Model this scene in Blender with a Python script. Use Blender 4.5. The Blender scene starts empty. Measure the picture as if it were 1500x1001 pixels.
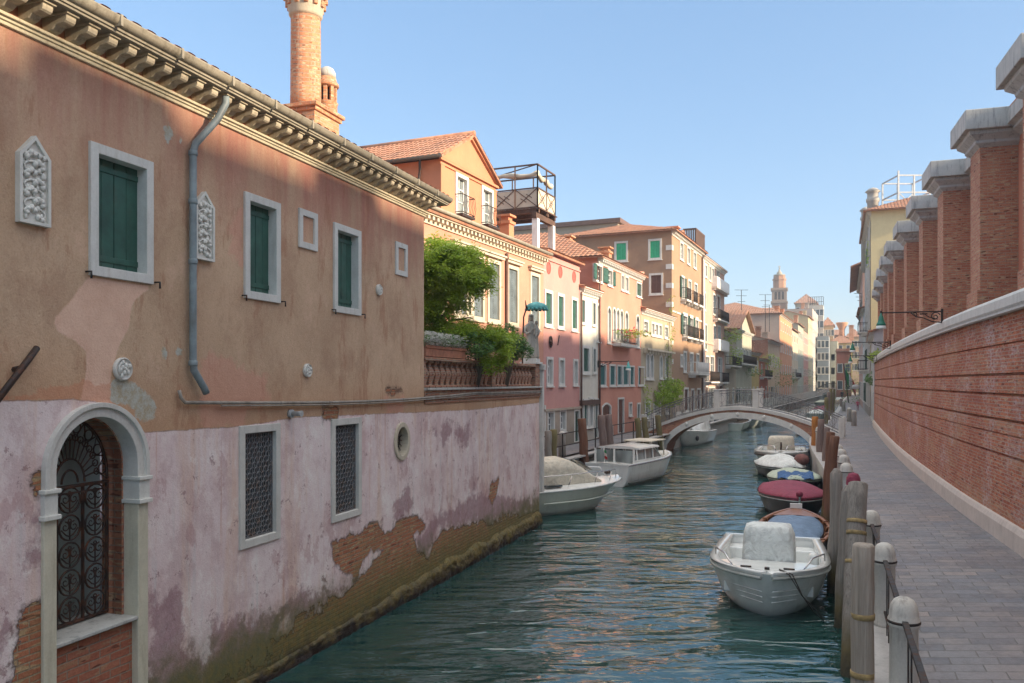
import bpy, math, random
import numpy as np
from mathutils import Vector, Matrix, noise as mnoise
R = math.radians
random.seed(7)
SC = bpy.context.scene
COL = SC.collection
# ---------------------------------------------------------------- measuring: camera constants
FX, CX, HY, CZ = 1200.0, 750.0, 560.0, 4.0

# ---------------------------------------------------------------- frames
class Frame:
    def __init__(s, O, d, n):
        s.O = Vector((O[0], O[1])); s.d = Vector(d).normalized(); s.n = Vector(n).normalized()
    def P(s, u, n, z):
        q = s.O + s.d*u + s.n*n
        return Vector((q.x, q.y, z))
    def uz(s, px, py, off=0.0):
        k = (px-CX)/FX
        o = s.O + s.n*off
        u = (k*o.y-o.x)/(s.d.x-k*s.d.y)
        Y = o.y+u*s.d.y
        return u, CZ+(HY-py)/FX*Y
    def u(s, px, off=0.0): return s.uz(px, 0, off)[0]
    def z(s, px, py, off=0.0): return s.uz(px, py, off)[1]
    def side(s, u, sgn=-1):      # the wall turning back from the front at u, facing the camera (sgn -1) or away
        q = s.O+s.d*u
        return Frame(q, -s.n, s.d*sgn)
    def shift(s, du=0, dn=0): return Frame(s.O+s.d*du+s.n*dn, s.d, s.n)
def lineframe(X0, Y0, sl, side=1):
    d = Vector((sl, 1)).normalized()
    n = Vector((d.y, -d.x))*side
    return Frame((X0, Y0), d, n)
WORLD = Frame((0, 0), (1, 0), (0, 1))

# ---------------------------------------------------------------- mesh builder
class MB:
    def __init__(s): s.v = []; s.f = []; s.sm = []
    def add(s, vs, fs, smooth=False):
        o = len(s.v); s.v += [Vector(x) for x in vs]
        for f in fs: s.f.append([i+o for i in f]); s.sm.append(smooth)
    def quad(s, a, b, c, d): s.add([a, b, c, d], [(0, 1, 2, 3)])
    def box(s, f, u0, u1, n0, n1, z0, z1):
        P = f.P
        s.add([P(u0,n0,z0),P(u1,n0,z0),P(u1,n1,z0),P(u0,n1,z0),P(u0,n0,z1),P(u1,n0,z1),P(u1,n1,z1),P(u0,n1,z1)],
              [(0,3,2,1),(4,5,6,7),(0,1,5,4),(1,2,6,5),(2,3,7,6),(3,0,4,7)])
    def prism(s, pts, off):
        """pts: 3d loop, off: extrusion vector"""
        n = len(pts); off = Vector(off)
        s.add(list(pts)+[Vector(p)+off for p in pts],
              [tuple(range(n))[::-1], tuple(range(n, 2*n))]+[(i,(i+1)%n,(i+1)%n+n,i+n) for i in range(n)])
    def bar(s, a, b, w, h=None, up=(0,0,1)):
        a = Vector(a); b = Vector(b); h = h or w
        d = (b-a).normalized(); up = Vector(up)
        if abs(d.dot(up)) > .98: up = Vector((1,0,0))
        x = d.cross(up).normalized()*w/2; y = x.cross(d).normalized()*h/2
        s.add([a-x-y,a+x-y,a+x+y,a-x+y,b-x-y,b+x-y,b+x+y,b-x+y],
              [(0,3,2,1),(4,5,6,7),(0,1,5,4),(1,2,6,5),(2,3,7,6),(3,0,4,7)])
    def tube(s, path, r, n=8, cap=True, closed=False):
        path = [Vector(p) for p in path]; m = len(path)
        rs = r if isinstance(r, (list, tuple)) else [r]*m
        vs = []; up = Vector((0,0,1))
        for i, p in enumerate(path):
            if closed: t = (path[(i+1) % m]-path[i-1])
            else: t = path[min(i+1, m-1)]-path[max(i-1, 0)]
            t.normalize()
            if i == 0:
                x = t.cross(up)
                if x.length < .1: x = t.cross(Vector((1,0,0)))
                x.normalize()
            else:
                x = (x - t*x.dot(t)).normalized()
            y = t.cross(x)
            for k in range(n):
                a = 2*math.pi*k/n
                vs.append(p+(x*math.cos(a)+y*math.sin(a))*rs[i])
        fs = []
        for i in range(m if closed else m-1):
            j = (i+1) % m
            for k in range(n):
                fs.append((i*n+k, i*n+(k+1)%n, j*n+(k+1)%n, j*n+k))
        s.add(vs, fs, True)
        if cap and not closed:
            o = len(s.v)-len(vs)
            s.f.append([o+k for k in range(n)][::-1]); s.sm.append(False)
            s.f.append([o+(m-1)*n+k for k in range(n)]); s.sm.append(False)
    def lathe(s, prof, c=(0,0,0), n=16, smooth=True, sq=1.0, rot=0.0):
        """prof: list of (r, z) bottom to top"""
        c = Vector(c); vs = []; fs = []; m = len(prof)
        for r, z in prof:
            for k in range(n):
                a = 2*math.pi*k/n+rot
                vs.append(c+Vector((r*math.cos(a), r*math.sin(a)*sq, z)))
        for i in range(m-1):
            for k in range(n):
                fs.append((i*n+k, i*n+(k+1)%n, (i+1)*n+(k+1)%n, (i+1)*n+k))
        fs.append(tuple(range(n))[::-1]); fs.append(tuple((m-1)*n+k for k in range(n)))
        s.add(vs, fs, smooth)
    def ball(s, c, rx, ry, rz, n=10, m=7):
        c = Vector(c); vs = []; fs = []
        for i in range(m+1):
            t = math.pi*i/m-math.pi/2
            for k in range(n):
                a = 2*math.pi*k/n
                vs.append(c+Vector((rx*math.cos(t)*math.cos(a), ry*math.cos(t)*math.sin(a), rz*math.sin(t))))
        for i in range(m):
            for k in range(n): fs.append((i*n+k, i*n+(k+1)%n, (i+1)*n+(k+1)%n, (i+1)*n+k))
        s.add(vs, fs, True)
    def rings(s, rings, cap=True, smooth=True, closed=True):
        """list of equal-length point loops"""
        n = len(rings[0]); vs = [p for r in rings for p in r]; fs = []
        for i in range(len(rings)-1):
            for k in range(n if closed else n-1):
                fs.append((i*n+k, i*n+(k+1)%n, (i+1)*n+(k+1)%n, (i+1)*n+k))
        s.add(vs, fs, smooth)
        if cap:
            o = len(s.v)-len(vs); L = len(rings)-1
            s.f.append([o+k for k in range(n)][::-1]); s.sm.append(False)
            s.f.append([o+L*n+k for k in range(n)]); s.sm.append(False)
    def build(s, name, material, parent=None, bevel=0, label=None, sub=0, fix=True, attrs=None, solid=0):
        off = Vector((0,0,0)); p = parent
        if p is not None:
            off = p['_w'] if '_w' in p.keys() else Vector((0,0,0))
            off = Vector(off)
        me = bpy.data.meshes.new(name)
        me.from_pydata([v-off for v in s.v], [], s.f)
        me.polygons.foreach_set('use_smooth', s.sm)
        if fix and len(s.v) < 60000:
            import bmesh
            bm = bmesh.new(); bm.from_mesh(me)
            if fix != 'n': bmesh.ops.remove_doubles(bm, verts=bm.verts, dist=1e-5)
            bmesh.ops.recalc_face_normals(bm, faces=bm.faces)
            bm.to_mesh(me); bm.free()
        # metre-scale uv: u along the horizontal tangent, v up the face
        nl = len(me.loops)
        uvl = me.uv_layers.new(name='UVMap')
        li = np.empty(nl, np.int32); me.loops.foreach_get('vertex_index', li)
        co = np.empty(len(me.vertices)*3); me.vertices.foreach_get('co', co); co = co.reshape(-1,3)+np.array(off)
        pn = np.empty(len(me.polygons)*3); me.polygons.foreach_get('normal', pn); pn = pn.reshape(-1,3)
        lt = np.empty(len(me.polygons), np.int32); me.polygons.foreach_get('loop_total', lt)
        N = np.repeat(pn, lt, axis=0); C = co[li]
        h = np.hypot(N[:,0], N[:,1])
        flat = h < .05
        tx = np.where(flat, 1.0, -N[:,1]/np.maximum(h,1e-6)); ty = np.where(flat, 0.0, N[:,0]/np.maximum(h,1e-6))
        T = np.stack([tx,ty,np.zeros_like(tx)],1)
        V = np.cross(N, T)
        uv = np.stack([(C*T).sum(1), (C*V).sum(1)],1)
        uvl.data.foreach_set('uv', uv.ravel().astype(np.float32))
        me.materials.append(material)
        o = bpy.data.objects.new(name, me); COL.objects.link(o)
        if parent is not None: o.parent = parent
        o['_w'] = tuple(off)
        if label: o['label'] = label
        if bevel:
            b = o.modifiers.new('b', 'BEVEL'); b.width = bevel; b.segments = 2; b.limit_method = 'ANGLE'; b.angle_limit = R(40)
        if solid:
            b = o.modifiers.new('s', 'SOLIDIFY'); b.thickness = solid
        if sub:
            b = o.modifiers.new('ss', 'SUBSURF'); b.levels = sub; b.render_levels = sub
        return o

def tag(o, label, cat, group=None, kind=None):
    if label: o['label'] = label
    if cat: o['category'] = cat
    if group: o['group'] = group
    if kind: o['kind'] = kind
    return o
def thing(name, label, cat, loc, group=None):
    e = bpy.data.objects.new(name, None); COL.objects.link(e)
    e.empty_display_size = .2
    e.location = loc; e['_w'] = tuple(loc)
    return tag(e, label, cat, group)
def struct(name, mb, m, **k):
    o = mb.build(name, m, **k); o['kind'] = 'structure'; return o
def copy_tree(o, parent=None):
    c = o.copy(); COL.objects.link(c); c.parent = parent
    for ch in list(o.children): copy_tree(ch, c)
    return c

# ---------------------------------------------------------------- node helper
class NT:
    def __init__(s, name):
        s.mat = bpy.data.materials.new(name); s.mat.use_nodes = True
        s.t = s.mat.node_tree; s.t.nodes.clear()
    def n(s, typ, **k):
        nd = s.t.nodes.new(typ)
        for a, b in k.items(): setattr(nd, a, b)
        return nd
    def set(s, sock, v):
        if v is None: return
        if isinstance(v, bpy.types.NodeSocket): s.t.links.new(v, sock)
        else:
            if sock.type == 'RGBA' and isinstance(v, (tuple, list)) and len(v) == 3: v = (*v, 1)
            if sock.type == 'RGBA' and isinstance(v, (int, float)): v = (v, v, v, 1)
            sock.default_value = v
    def pos(s): return s.n('ShaderNodeNewGeometry').outputs['Position']
    def isl(s): return s.n('ShaderNodeNewGeometry').outputs['Random Per Island']
    def obj(s): return s.n('ShaderNodeTexCoord').outputs['Object']
    def rnd(s): return s.n('ShaderNodeObjectInfo').outputs['Random']
    def uv(s): return s.n('ShaderNodeUVMap', uv_map='UVMap').outputs[0]
    def at(s, name): return s.n('ShaderNodeAttribute', attribute_name=name).outputs['Fac']
    def map(s, v, sc=(1,1,1), loc=(0,0,0), rot=(0,0,0)):
        m = s.n('ShaderNodeMapping'); s.set(m.inputs[0], v)
        m.inputs['Scale'].default_value = sc; m.inputs['Location'].default_value = loc; m.inputs['Rotation'].default_value = rot
        return m.outputs[0]
    def noise(s, v, scale=1, detail=4, rough=.55, dist=0):
        m = s.n('ShaderNodeTexNoise'); s.set(m.inputs['Vector'], v)
        m.inputs['Scale'].default_value = scale; m.inputs['Detail'].default_value = detail
        m.inputs['Roughness'].default_value = rough; m.inputs['Distortion'].default_value = dist
        return m.outputs['Fac']
    def voro(s, v, scale=1, feature='F1', out='Distance'):
        m = s.n('ShaderNodeTexVoronoi', feature=feature); s.set(m.inputs['Vector'], v); m.inputs['Scale'].default_value = scale
        return m.outputs[out]
    def m(s, op, a, b=None, c=None, clamp=False):
        x = s.n('ShaderNodeMath', operation=op, use_clamp=clamp)
        s.set(x.inputs[0], a)
        if b is not None: s.set(x.inputs[1], b)
        if c is not None: s.set(x.inputs[2], c)
        return x.outputs[0]
    def mr(s, v, a, b, c=0, d=1, sm=False):
        x = s.n('ShaderNodeMapRange', interpolation_type='SMOOTHSTEP' if sm else 'LINEAR')
        s.set(x.inputs[0], v)
        for i, q in enumerate((a, b, c, d)): s.set(x.inputs[i+1], q)
        return x.outputs[0]
    def mix(s, f, a, b, mode='MIX'):
        x = s.n('ShaderNodeMix', data_type='RGBA', blend_type=mode)
        s.set(x.inputs[0], f); s.set(x.inputs[6], a); s.set(x.inputs[7], b)
        return x.outputs[2]
    def ramp(s, f, stops, const=False):
        x = s.n('ShaderNodeValToRGB'); s.set(x.inputs[0], f)
        cr = x.color_ramp
        if const: cr.interpolation = 'CONSTANT'
        while len(cr.elements) < len(stops): cr.elements.new(.5)
        for e, (p, c) in zip(cr.elements, stops):
            e.position = p; e.color = (*c, 1) if not isinstance(c, (int, float)) else (c, c, c, 1)
        return x.outputs[0]
    def sep(s, v):
        x = s.n('ShaderNodeSeparateXYZ'); s.set(x.inputs[0], v); return x.outputs
    def bump(s, h, st=.3, dist=.02, nrm=None):
        x = s.n('ShaderNodeBump'); s.set(x.inputs['Height'], h)
        x.inputs['Strength'].default_value = st; x.inputs['Distance'].default_value = dist
        if nrm is not None: s.set(x.inputs['Normal'], nrm)
        return x.outputs[0]
    def brick(s, v, w=.25, h=.065, mort=.008, c1=(1,1,1), c2=(0,0,0), cm=(.5,.5,.5), off=.5):
        x = s.n('ShaderNodeTexBrick'); s.set(x.inputs['Vector'], v)
        x.inputs['Scale'].default_value = 1; x.inputs['Brick Width'].default_value = w; x.inputs['Row Height'].default_value = h
        x.inputs['Mortar Size'].default_value = mort; x.inputs['Mortar Smooth'].default_value = .3; x.offset = off
        s.set(x.inputs['Color1'], c1); s.set(x.inputs['Color2'], c2); s.set(x.inputs['Mortar'], cm)
        return x.outputs['Color'], x.outputs['Fac']
    def out(s, col, rough=.9, nrm=None, **k):
        p = s.n('ShaderNodeBsdfPrincipled'); o = s.n('ShaderNodeOutputMaterial')
        s.set(p.inputs['Base Color'], col); s.set(p.inputs['Roughness'], rough)
        if nrm is not None: s.set(p.inputs['Normal'], nrm)
        for a, b in k.items(): s.set(p.inputs[a.replace('_', ' ')], b)
        s.t.links.new(p.outputs[0], o.inputs[0]); s.p = p
        return s.mat
def lin(r, g, b):
    f = lambda c: (c/255/12.92) if c/255 <= .04045 else ((c/255+.055)/1.055)**2.4
    return (f(r), f(g), f(b))
def mul(c, k): return tuple(min(1, x*k) for x in c)

# ---------------------------------------------------------------- materials
def brick_col(t, uv, base=(.36,.125,.07), alt=(.46,.22,.12), pale=(.5,.36,.22), mort=(.30,.25,.20), w=.25, h=.066, white=0, mossz=None):
    wob = t.n('ShaderNodeVectorMath', operation='ADD')
    nz = t.n('ShaderNodeTexNoise'); t.set(nz.inputs['Vector'], uv); nz.inputs['Scale'].default_value = 2.5
    sc = t.n('ShaderNodeVectorMath', operation='SCALE'); t.t.links.new(nz.outputs['Color'], sc.inputs[0]); sc.inputs['Scale'].default_value = .02
    t.set(wob.inputs[0], uv); t.t.links.new(sc.outputs[0], wob.inputs[1]); v = wob.outputs[0]
    c, f = t.brick(v, w, h, .009, (0,0,0), (1,1,1), (.5,.5,.5))
    cell = t.mix(t.sep(c)[0], base, alt)
    pal = t.mr(t.noise(t.map(uv, (4,15,1)), 1, 1), .58, .62)
    cell = t.mix(pal, cell, pale)
    dk = t.mr(t.noise(t.map(uv, (4,15,1), (9,3,0)), 1, 1), .64, .67)
    cell = t.mix(dk, cell, mul(base, .35))
    col = t.mix(f, cell, mort)
    big = t.noise(uv, .5, 5, .6)
    col = t.mix(t.mr(big, .35, .7, 0, .45), col, mul(base, .75))
    fine = t.noise(uv, 30, 4, .7)
    col = t.mix(.5, col, t.ramp(fine, [(.3, .25), (.7, .9)]), 'SOFT_LIGHT')
    if white:
        row = t.noise(t.map(uv, (.35,1.6,1)), 1, 5, .6)
        col = t.mix(t.mr(row, .40, .48, .55, 0), col, t.mix(.5, col, (.46,.30,.17)))
        col = t.mix(t.mr(row, .56, .66, 0, .6), col, t.mix(.6, col, (.24,.06,.05)))
        wm = t.mr(t.noise(uv, .55, 6, .75), .50, .60)
        wf = t.mr(t.noise(t.map(uv, (7,16,1)), 1, 4, .7), .44, .54)
        col = t.mix(t.m('MULTIPLY', t.m('MULTIPLY', wm, wf), white), col, (.56,.47,.46))
    hgt = t.m('ADD', t.m('MULTIPLY', f, -1.0), t.m('MULTIPLY', fine, .5))
    return col, hgt, f
def m_brick(name, white=0, **k):
    t = NT(name); uv = t.uv()
    col, h, f = brick_col(t, uv, white=white, **k)
    return t.out(col, .9, t.bump(h, .8, .012))
def m_plaster(name, c1, c2=None, stain=None, peel=0, basez=1.05, rough=.92, grime=.5):
    t = NT(name); p = t.pos(); uv = t.uv()
    c2 = c2 or mul(c1, .78); stain = stain or mul(c1, .5)
    a = t.noise(p, .7, 6, .6); b = t.noise(p, 5, 5, .65)
    col = t.mix(t.mr(a, .35, .65), c1, c2)
    col = t.mix(t.mr(b, .5, .8, 0, .5), col, mul(c1, 1.18))
    st = t.noise(t.map(p, (2.2, 2.2, .16)), 1, 6, .65)
    col = t.mix(t.mr(st, .54, .78, 0, grime), col, stain)
    z = t.sep(p)[2]
    low = t.mr(t.m('ADD', z, t.m('MULTIPLY', t.noise(p, 1.3, 5), -2.4)), basez-1.0, basez+.5, .75, 0)
    col = t.mix(low, col, mul(stain, .8))
    h = t.m('ADD', t.noise(p, 40, 3), t.m('MULTIPLY', b, 2))
    if peel:
        bc, bh, f = brick_col(t, uv)
        m = t.mr(t.m('SUBTRACT', t.noise(p, .9, 6, .7), t.m('MULTIPLY', t.m('MAXIMUM', t.m('SUBTRACT', z, basez), 0), .03)), .66-peel*.1, .67-peel*.1)
        col = t.mix(m, col, bc); h = t.m('ADD', h, t.m('MULTIPLY', m, -2))
    return t.out(col, rough, t.bump(h, .35, .01))
def m_stone(name, c=(.55,.53,.48), dirt=(.2,.19,.17), amt=.6, rough=.75):
    t = NT(name); p = t.pos()
    a = t.noise(p, 3, 6, .65); b = t.noise(t.map(p, (9,9,1.2)), 1, 5, .7)
    col = t.mix(t.mr(a, .3, .7), c, mul(c, .82))
    col = t.mix(t.mr(b, .52, .75, 0, amt), col, dirt)
    f = t.noise(p, 45, 4, .7)
    col = t.mix(.35, col, t.ramp(f, [(.3, .3), (.7, .75)]), 'SOFT_LIGHT')
    return t.out(col, rough, t.bump(t.m('ADD', f, a), .3, .008))
def m_tile(name, c1=(.33,.135,.075), c2=(.44,.235,.145), c3=(.17,.10,.075)):
    t = NT(name); uv = t.uv(); p = t.pos()
    c, f = t.brick(uv, .2, .38, .002, (0,0,0), (1,1,1), (.1,.1,.1), off=0)
    w = t.n('ShaderNodeTexWhiteNoise', noise_dimensions='2D')
    fl = t.n('ShaderNodeVectorMath', operation='FLOOR'); t.set(fl.inputs[0], t.map(uv, (5, 2.63, 1)))
    t.t.links.new(fl.outputs[0], w.inputs[0])
    col = t.mix(w.outputs[0], c1, c2)
    col = t.mix(t.mr(t.noise(p, 1.3, 6, .7), .48, .7, 0, .8), col, c3)
    col = t.mix(t.mr(t.noise(p, 14, 4, .7), .55, .8, 0, .5), col, (.5,.45,.38))
    return t.out(col, .9, t.bump(t.noise(p, 40, 3), .4, .01))
def m_wood(name, c=(.28,.22,.16), c2=(.12,.09,.07), rough=.8, sc=(14,14,.8)):
    t = NT(name); p = t.obj()
    g = t.noise(t.map(p, sc), 1, 6, .7, .6)
    col = t.mix(t.mr(g, .32, .68), c2, c)
    col = t.mix(t.mr(t.noise(p, 1.2, 3), .4, .7, 0, .5), col, mul(c, 1.2))
    return t.out(col, rough, t.bump(g, .6, .012))
def m_pole(name, c, c2, wet=(.05,.045,.03)):
    t = NT(name); p = t.obj(); w = t.pos()
    g = t.noise(t.map(p, (13,13,.6)), 1, 6, .7, 1.2)
    g2 = t.noise(t.map(p, (45,45,1.2)), 1, 4, .7)
    col = t.mix(t.mr(g, .3, .7), c2, c)
    col = t.mix(t.mr(g2, .55, .72, 0, .7), col, mul(c2, .5))
    z = t.sep(w)[2]
    zz = t.m('ADD', z, t.m('MULTIPLY', t.noise(w, 5, 4), -.5))
    col = t.mix(t.mr(zz, .1, .55, .9, 0), col, (.13,.10,.035))
    col = t.mix(t.mr(zz, -.15, .1, .95, 0), col, wet)
    return t.out(col, .85, t.bump(t.m('ADD', g, g2), .8, .02))
def m_simple(name, c, rough=.5, var=.15, sc=6, metallic=0, bump=.1, coat=0, rnd=0, dirt=None):
    t = NT(name); p = t.obj()
    a = t.noise(p, sc, 5, .6)
    col = t.mix(t.mr(a, .3, .7), mul(c, 1+var), mul(c, 1-var))
    if dirt:
        col = t.mix(t.mr(t.noise(t.map(t.pos(), (5,5,1.4)), 1, 6, .7), .5, .75, 0, dirt), col, (.12,.1,.07))
    if rnd: col = t.mix(t.m('MULTIPLY', t.rnd(), rnd), col, mul(c, .4))
    return t.out(col, rough, t.bump(a, bump, .01), Metallic=metallic, Coat_Weight=coat)
def m_iron(name='wrought_iron', c=(.03,.028,.027), rust=(.12,.05,.025)):
    t = NT(name); p = t.pos(); a = t.noise(p, 9, 5, .7)
    return t.out(t.mix(t.mr(a, .48, .7), c, rust), t.mr(a, .3, .7, .45, .85), t.bump(a, .3, .004), Metallic=.3)
def m_glass(name, c=(.03,.04,.045), rough=.06):
    t = NT(name); p = t.pos()
    a = t.noise(p, .8, 3); b = t.noise(t.map(p, (1.5,1.5,.5)), 1, 2)
    col = t.mix(t.mr(b, .4, .65), c, mul(c, 2.6))
    return t.out(col, rough, t.bump(a, .15, .05), Specular_IOR_Level=.9)
def m_leaf(name, c1=(.27,.42,.04), c2=(.07,.17,.02), c3=(.50,.60,.08)):
    t = NT(name); r = t.isl(); p = t.pos()
    col = t.ramp(r, [(0, c2), (.45, c1), (.85, c1), (1, c3)])
    col = t.mix(t.mr(t.noise(p, 1.6, 4, .6), .4, .65, 0, .6), col, c3)
    o = t.n('ShaderNodeOutputMaterial'); d = t.n('ShaderNodeBsdfPrincipled'); tr = t.n('ShaderNodeBsdfTranslucent'); mx = t.n('ShaderNodeMixShader')
    t.set(d.inputs['Base Color'], col); d.inputs['Roughness'].default_value = .5; t.set(tr.inputs[0], t.mix(.5, col, c3))
    mx.inputs[0].default_value = .4
    t.t.links.new(d.outputs[0], mx.inputs[1]); t.t.links.new(tr.outputs[0], mx.inputs[2]); t.t.links.new(mx.outputs[0], o.inputs[0])
    return t.mat

M = {}
M['stone'] = m_stone('istrian_stone', (.66,.65,.60), (.3,.29,.25), .45)
M['stone_grey'] = m_stone('weathered_stone', (.50,.50,.47), (.13,.13,.125), .85)
M['stone_warm'] = m_stone('warm_stone', (.62,.55,.42), (.25,.2,.14), .55)
M['stone_clean'] = m_stone('carved_marble', (.74,.74,.68), (.42,.42,.37), .3)
M['tile'] = m_tile('roof_tiles')
M['tile_far'] = m_tile('roof_tiles_far', (.34,.155,.095), (.42,.25,.17), (.22,.14,.10))
M['iron'] = m_iron()
M['iron_rust'] = m_iron('rusty_iron', (.05,.035,.03), (.17,.065,.03))
M['glass'] = m_glass('window_glass')
M['glass_pale'] = m_glass('window_glass_pale', (.12,.14,.14))
M['leaf'] = m_leaf('leaves_bright')
M['leaf_dark'] = m_leaf('leaves_dark', (.10,.22,.06), (.04,.12,.04), (.19,.33,.09))
M['leaf_lime'] = m_leaf('leaves_lime', (.26,.40,.03), (.13,.25,.02), (.40,.50,.06))
M['petal'] = m_simple('white_petals', (.8,.8,.76), .6)
M['bark'] = m_wood('bark', (.2,.16,.12), (.07,.05,.04))
M['terracotta'] = m_simple('terracotta', (.4,.17,.1), .85, .25, 8)
M['shut_green'] = m_simple('green_shutter_paint', (.028,.10,.075), .5, .3, 5, dirt=.3)
M['shut_dark'] = m_simple('dark_green_shutter_paint', (.03,.075,.055), .55, .25, 5, dirt=.35)
M['shut_bright'] = m_simple('bright_green_shutter_paint', (.03,.42,.2), .5, .15, 5)
M['shut_brown'] = m_simple('brown_shutter_paint', (.13,.06,.04), .6, .25, 5)
M['shut_grey'] = m_simple('blue_grey_shutter_paint', (.13,.165,.18), .5, .3, 3, dirt=.3)
M['iron_grey'] = m_iron('grey_ironwork', (.17,.18,.19), (.22,.15,.11))
M['iron_pale'] = m_iron('pale_ironwork', (.30,.31,.31), (.30,.22,.16))
M['shut_teal'] = m_simple('teal_shutter_paint', (.03,.13,.13), .55, .2, 5)
M['lead'] = m_stone('lead_grey', (.33,.30,.23), (.11,.09,.06), .9, .7)
M['pipe'] = m_simple('painted_downpipe', (.23,.29,.31), .5, .25, 5, bump=.2, dirt=.6)
M['pipe_rust'] = m_simple('brown_downpipe', (.14,.08,.06), .6, .25, 5)
M['wood'] = m_wood('weathered_wood')
M['wood_dark'] = m_wood('dark_wood', (.12,.065,.045), (.05,.03,.02))
M['cable'] = m_simple('cable_black', (.03,.03,.03), .6)
M['brick'] = m_brick('old_red_brick', base=(.34,.12,.07), alt=(.45,.2,.11))
M['brick_chim'] = m_brick('chimney_brick', base=(.46,.18,.09), alt=(.55,.27,.14), pale=(.55,.4,.24), w=.21, h=.075, mort=(.42,.33,.24))
M['brick_butt'] = m_brick('buttress_brick', base=(.40,.15,.09), alt=(.50,.24,.14), pale=(.52,.37,.22), mort=(.36,.28,.21), w=.27, h=.075)
M['white_paint'] = m_simple('white_paint', (.75,.75,.72), .5, .08, 3, dirt=.2)
M['lamp_green'] = m_simple('green_enamel', (.02,.17,.11), .4, .2, 6)
M['lamp_glass'] = m_simple('milk_glass', (.75,.78,.74), .3, .05)
M['lamp_teal'] = m_simple('verdigris', (.1,.38,.36), .6, .35, 8)
# ================================================================ sweep along curves
def catmull(pts, n=6):
    out = []; P = [Vector(p) for p in pts]
    P = [P[0]*2-P[1]]+P+[P[-1]*2-P[-2]]
    for i in range(1, len(P)-2):
        for k in range(n):
            t = k/n; a, b, c, d = P[i-1], P[i], P[i+1], P[i+2]
            out.append(.5*((2*b)+(c-a)*t+(2*a-5*b+4*c-d)*t*t+(3*b-a-3*c+d)*t**3))
    out.append(P[-2]); return out
def sweep(name, path, prof, mat, parent=None, side=1, label=None, bevel=0):
    """ribbon of profile points (n, z) along a 2-d path; n is measured to the right (side 1) or left (-1)"""
    m = len(path); k = len(prof); off = Vector(parent['_w']) if parent is not None else Vector((0,0,0))
    vs = []; S = [0]; T = [0]
    for i in range(1, m): S.append(S[-1]+(path[i]-path[i-1]).length)
    for j in range(1, k): T.append(T[-1]+math.hypot(prof[j][0]-prof[j-1][0], prof[j][1]-prof[j-1][1]))
    for i in range(m):
        d = (path[min(i+1,m-1)]-path[max(i-1,0)]).normalized(); n = Vector((d.y,-d.x))*side
        for a, z in prof:
            q = path[i]+n*a; vs.append(Vector((q.x,q.y,z))-off)
    fs = []; uv = []
    z0 = prof[0][1]
    for i in range(m-1):
        for j in range(k-1):
            f = (i*k+j, (i+1)*k+j, (i+1)*k+j+1, i*k+j+1)
            u = ((S[i],z0+T[j]),(S[i+1],z0+T[j]),(S[i+1],z0+T[j+1]),(S[i],z0+T[j+1]))
            if side == -1: f = f[::-1]; u = u[::-1]
            fs.append(f); uv += u
    me = bpy.data.meshes.new(name); me.from_pydata(vs, [], fs)
    l = me.uv_layers.new(name='UVMap'); l.data.foreach_set('uv', np.array(uv, np.float32).ravel())
    me.materials.append(mat)
    o = bpy.data.objects.new(name, me); COL.objects.link(o); o['_w'] = tuple(off)
    if parent is not None: o.parent = parent
    if label: o['label'] = label
    return o

def Xat(path, Y):
    for a, b in zip(path, path[1:]):
        if a.y <= Y <= b.y: return a.x+(b.x-a.x)*(Y-a.y)/(b.y-a.y)
    return path[-1].x+(Y-path[-1].y)*.42
def V2(l): return [Vector(p) for p in l]
QR = catmull([(-.95,-4),(1.2,2),(3.30,7.5),(5.2,12.5),(7.8,19.8),(9.95,25.7),(15.9,43.7),(25.0,65),(34.9,88),(47.3,118),(57.0,141),(79,192)], 5)
WR = catmull([(-.6,-14),(2.8,-4),(4.85,2),(8.8,14.1),(10.8,20.1),(14.7,30.8),(19.3,42.6),(24.3,55)], 8)
HR = V2([(24.3,55),(29.8,68),(39.4,92),(50,118),(61,141),(82,192)])
FL = lineframe(1.49, 35.8, .44)          # left row of houses
LH0 = lineframe(.77, 23.1, .335)         # the near wall of the left house, u = 0 at the far corner
def LX(Y): return 1.49+.44*(Y-35.8)
QL = V2([(-1.5,22.9),(LX(28)+2.3,28),(LX(60)+2.35,60),(LX(192)+2.6,192)])
QL[0] = Vector((LX(22.9)+2.3, 22.9))

# ---------------------------------------------------------------- water
def make_water():
    t = NT('canal_water'); p = t.pos()
    f = t.n('ShaderNodeCameraData')
    a = t.noise(t.map(p, (.8,2.0,1), rot=(0,0,R(-14))), .85, 2, .5, .5)
    b = t.noise(t.map(p, (1.5,3.6,1), rot=(0,0,R(-24))), 1.7, 2, .55, .4)
    c = t.noise(t.map(p, (1,2.2,1), rot=(0,0,R(10))), .35, 3, .5)
    patch = t.mr(t.noise(t.map(p, (1,.8,1)), .22, 3), .35, .65, .35, 1.0)
    h = t.m('ADD', t.m('MULTIPLY', t.m('ADD', t.m('MULTIPLY', a, 1.2), t.m('MULTIPLY', b, .26)), patch), t.m('MULTIPLY', c, .7))
    col = t.mix(t.noise(p, .3, 3), (.008,.046,.044), (.014,.064,.056))
    return t.out(col, .02, t.bump(h, 1.0, .19), IOR=1.7, Specular_IOR_Level=.8)
w = MB(); w.quad((-300,-60,0),(500,-60,0),(500,600,0),(-300,600,0))
struct('water', w, make_water())

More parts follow.
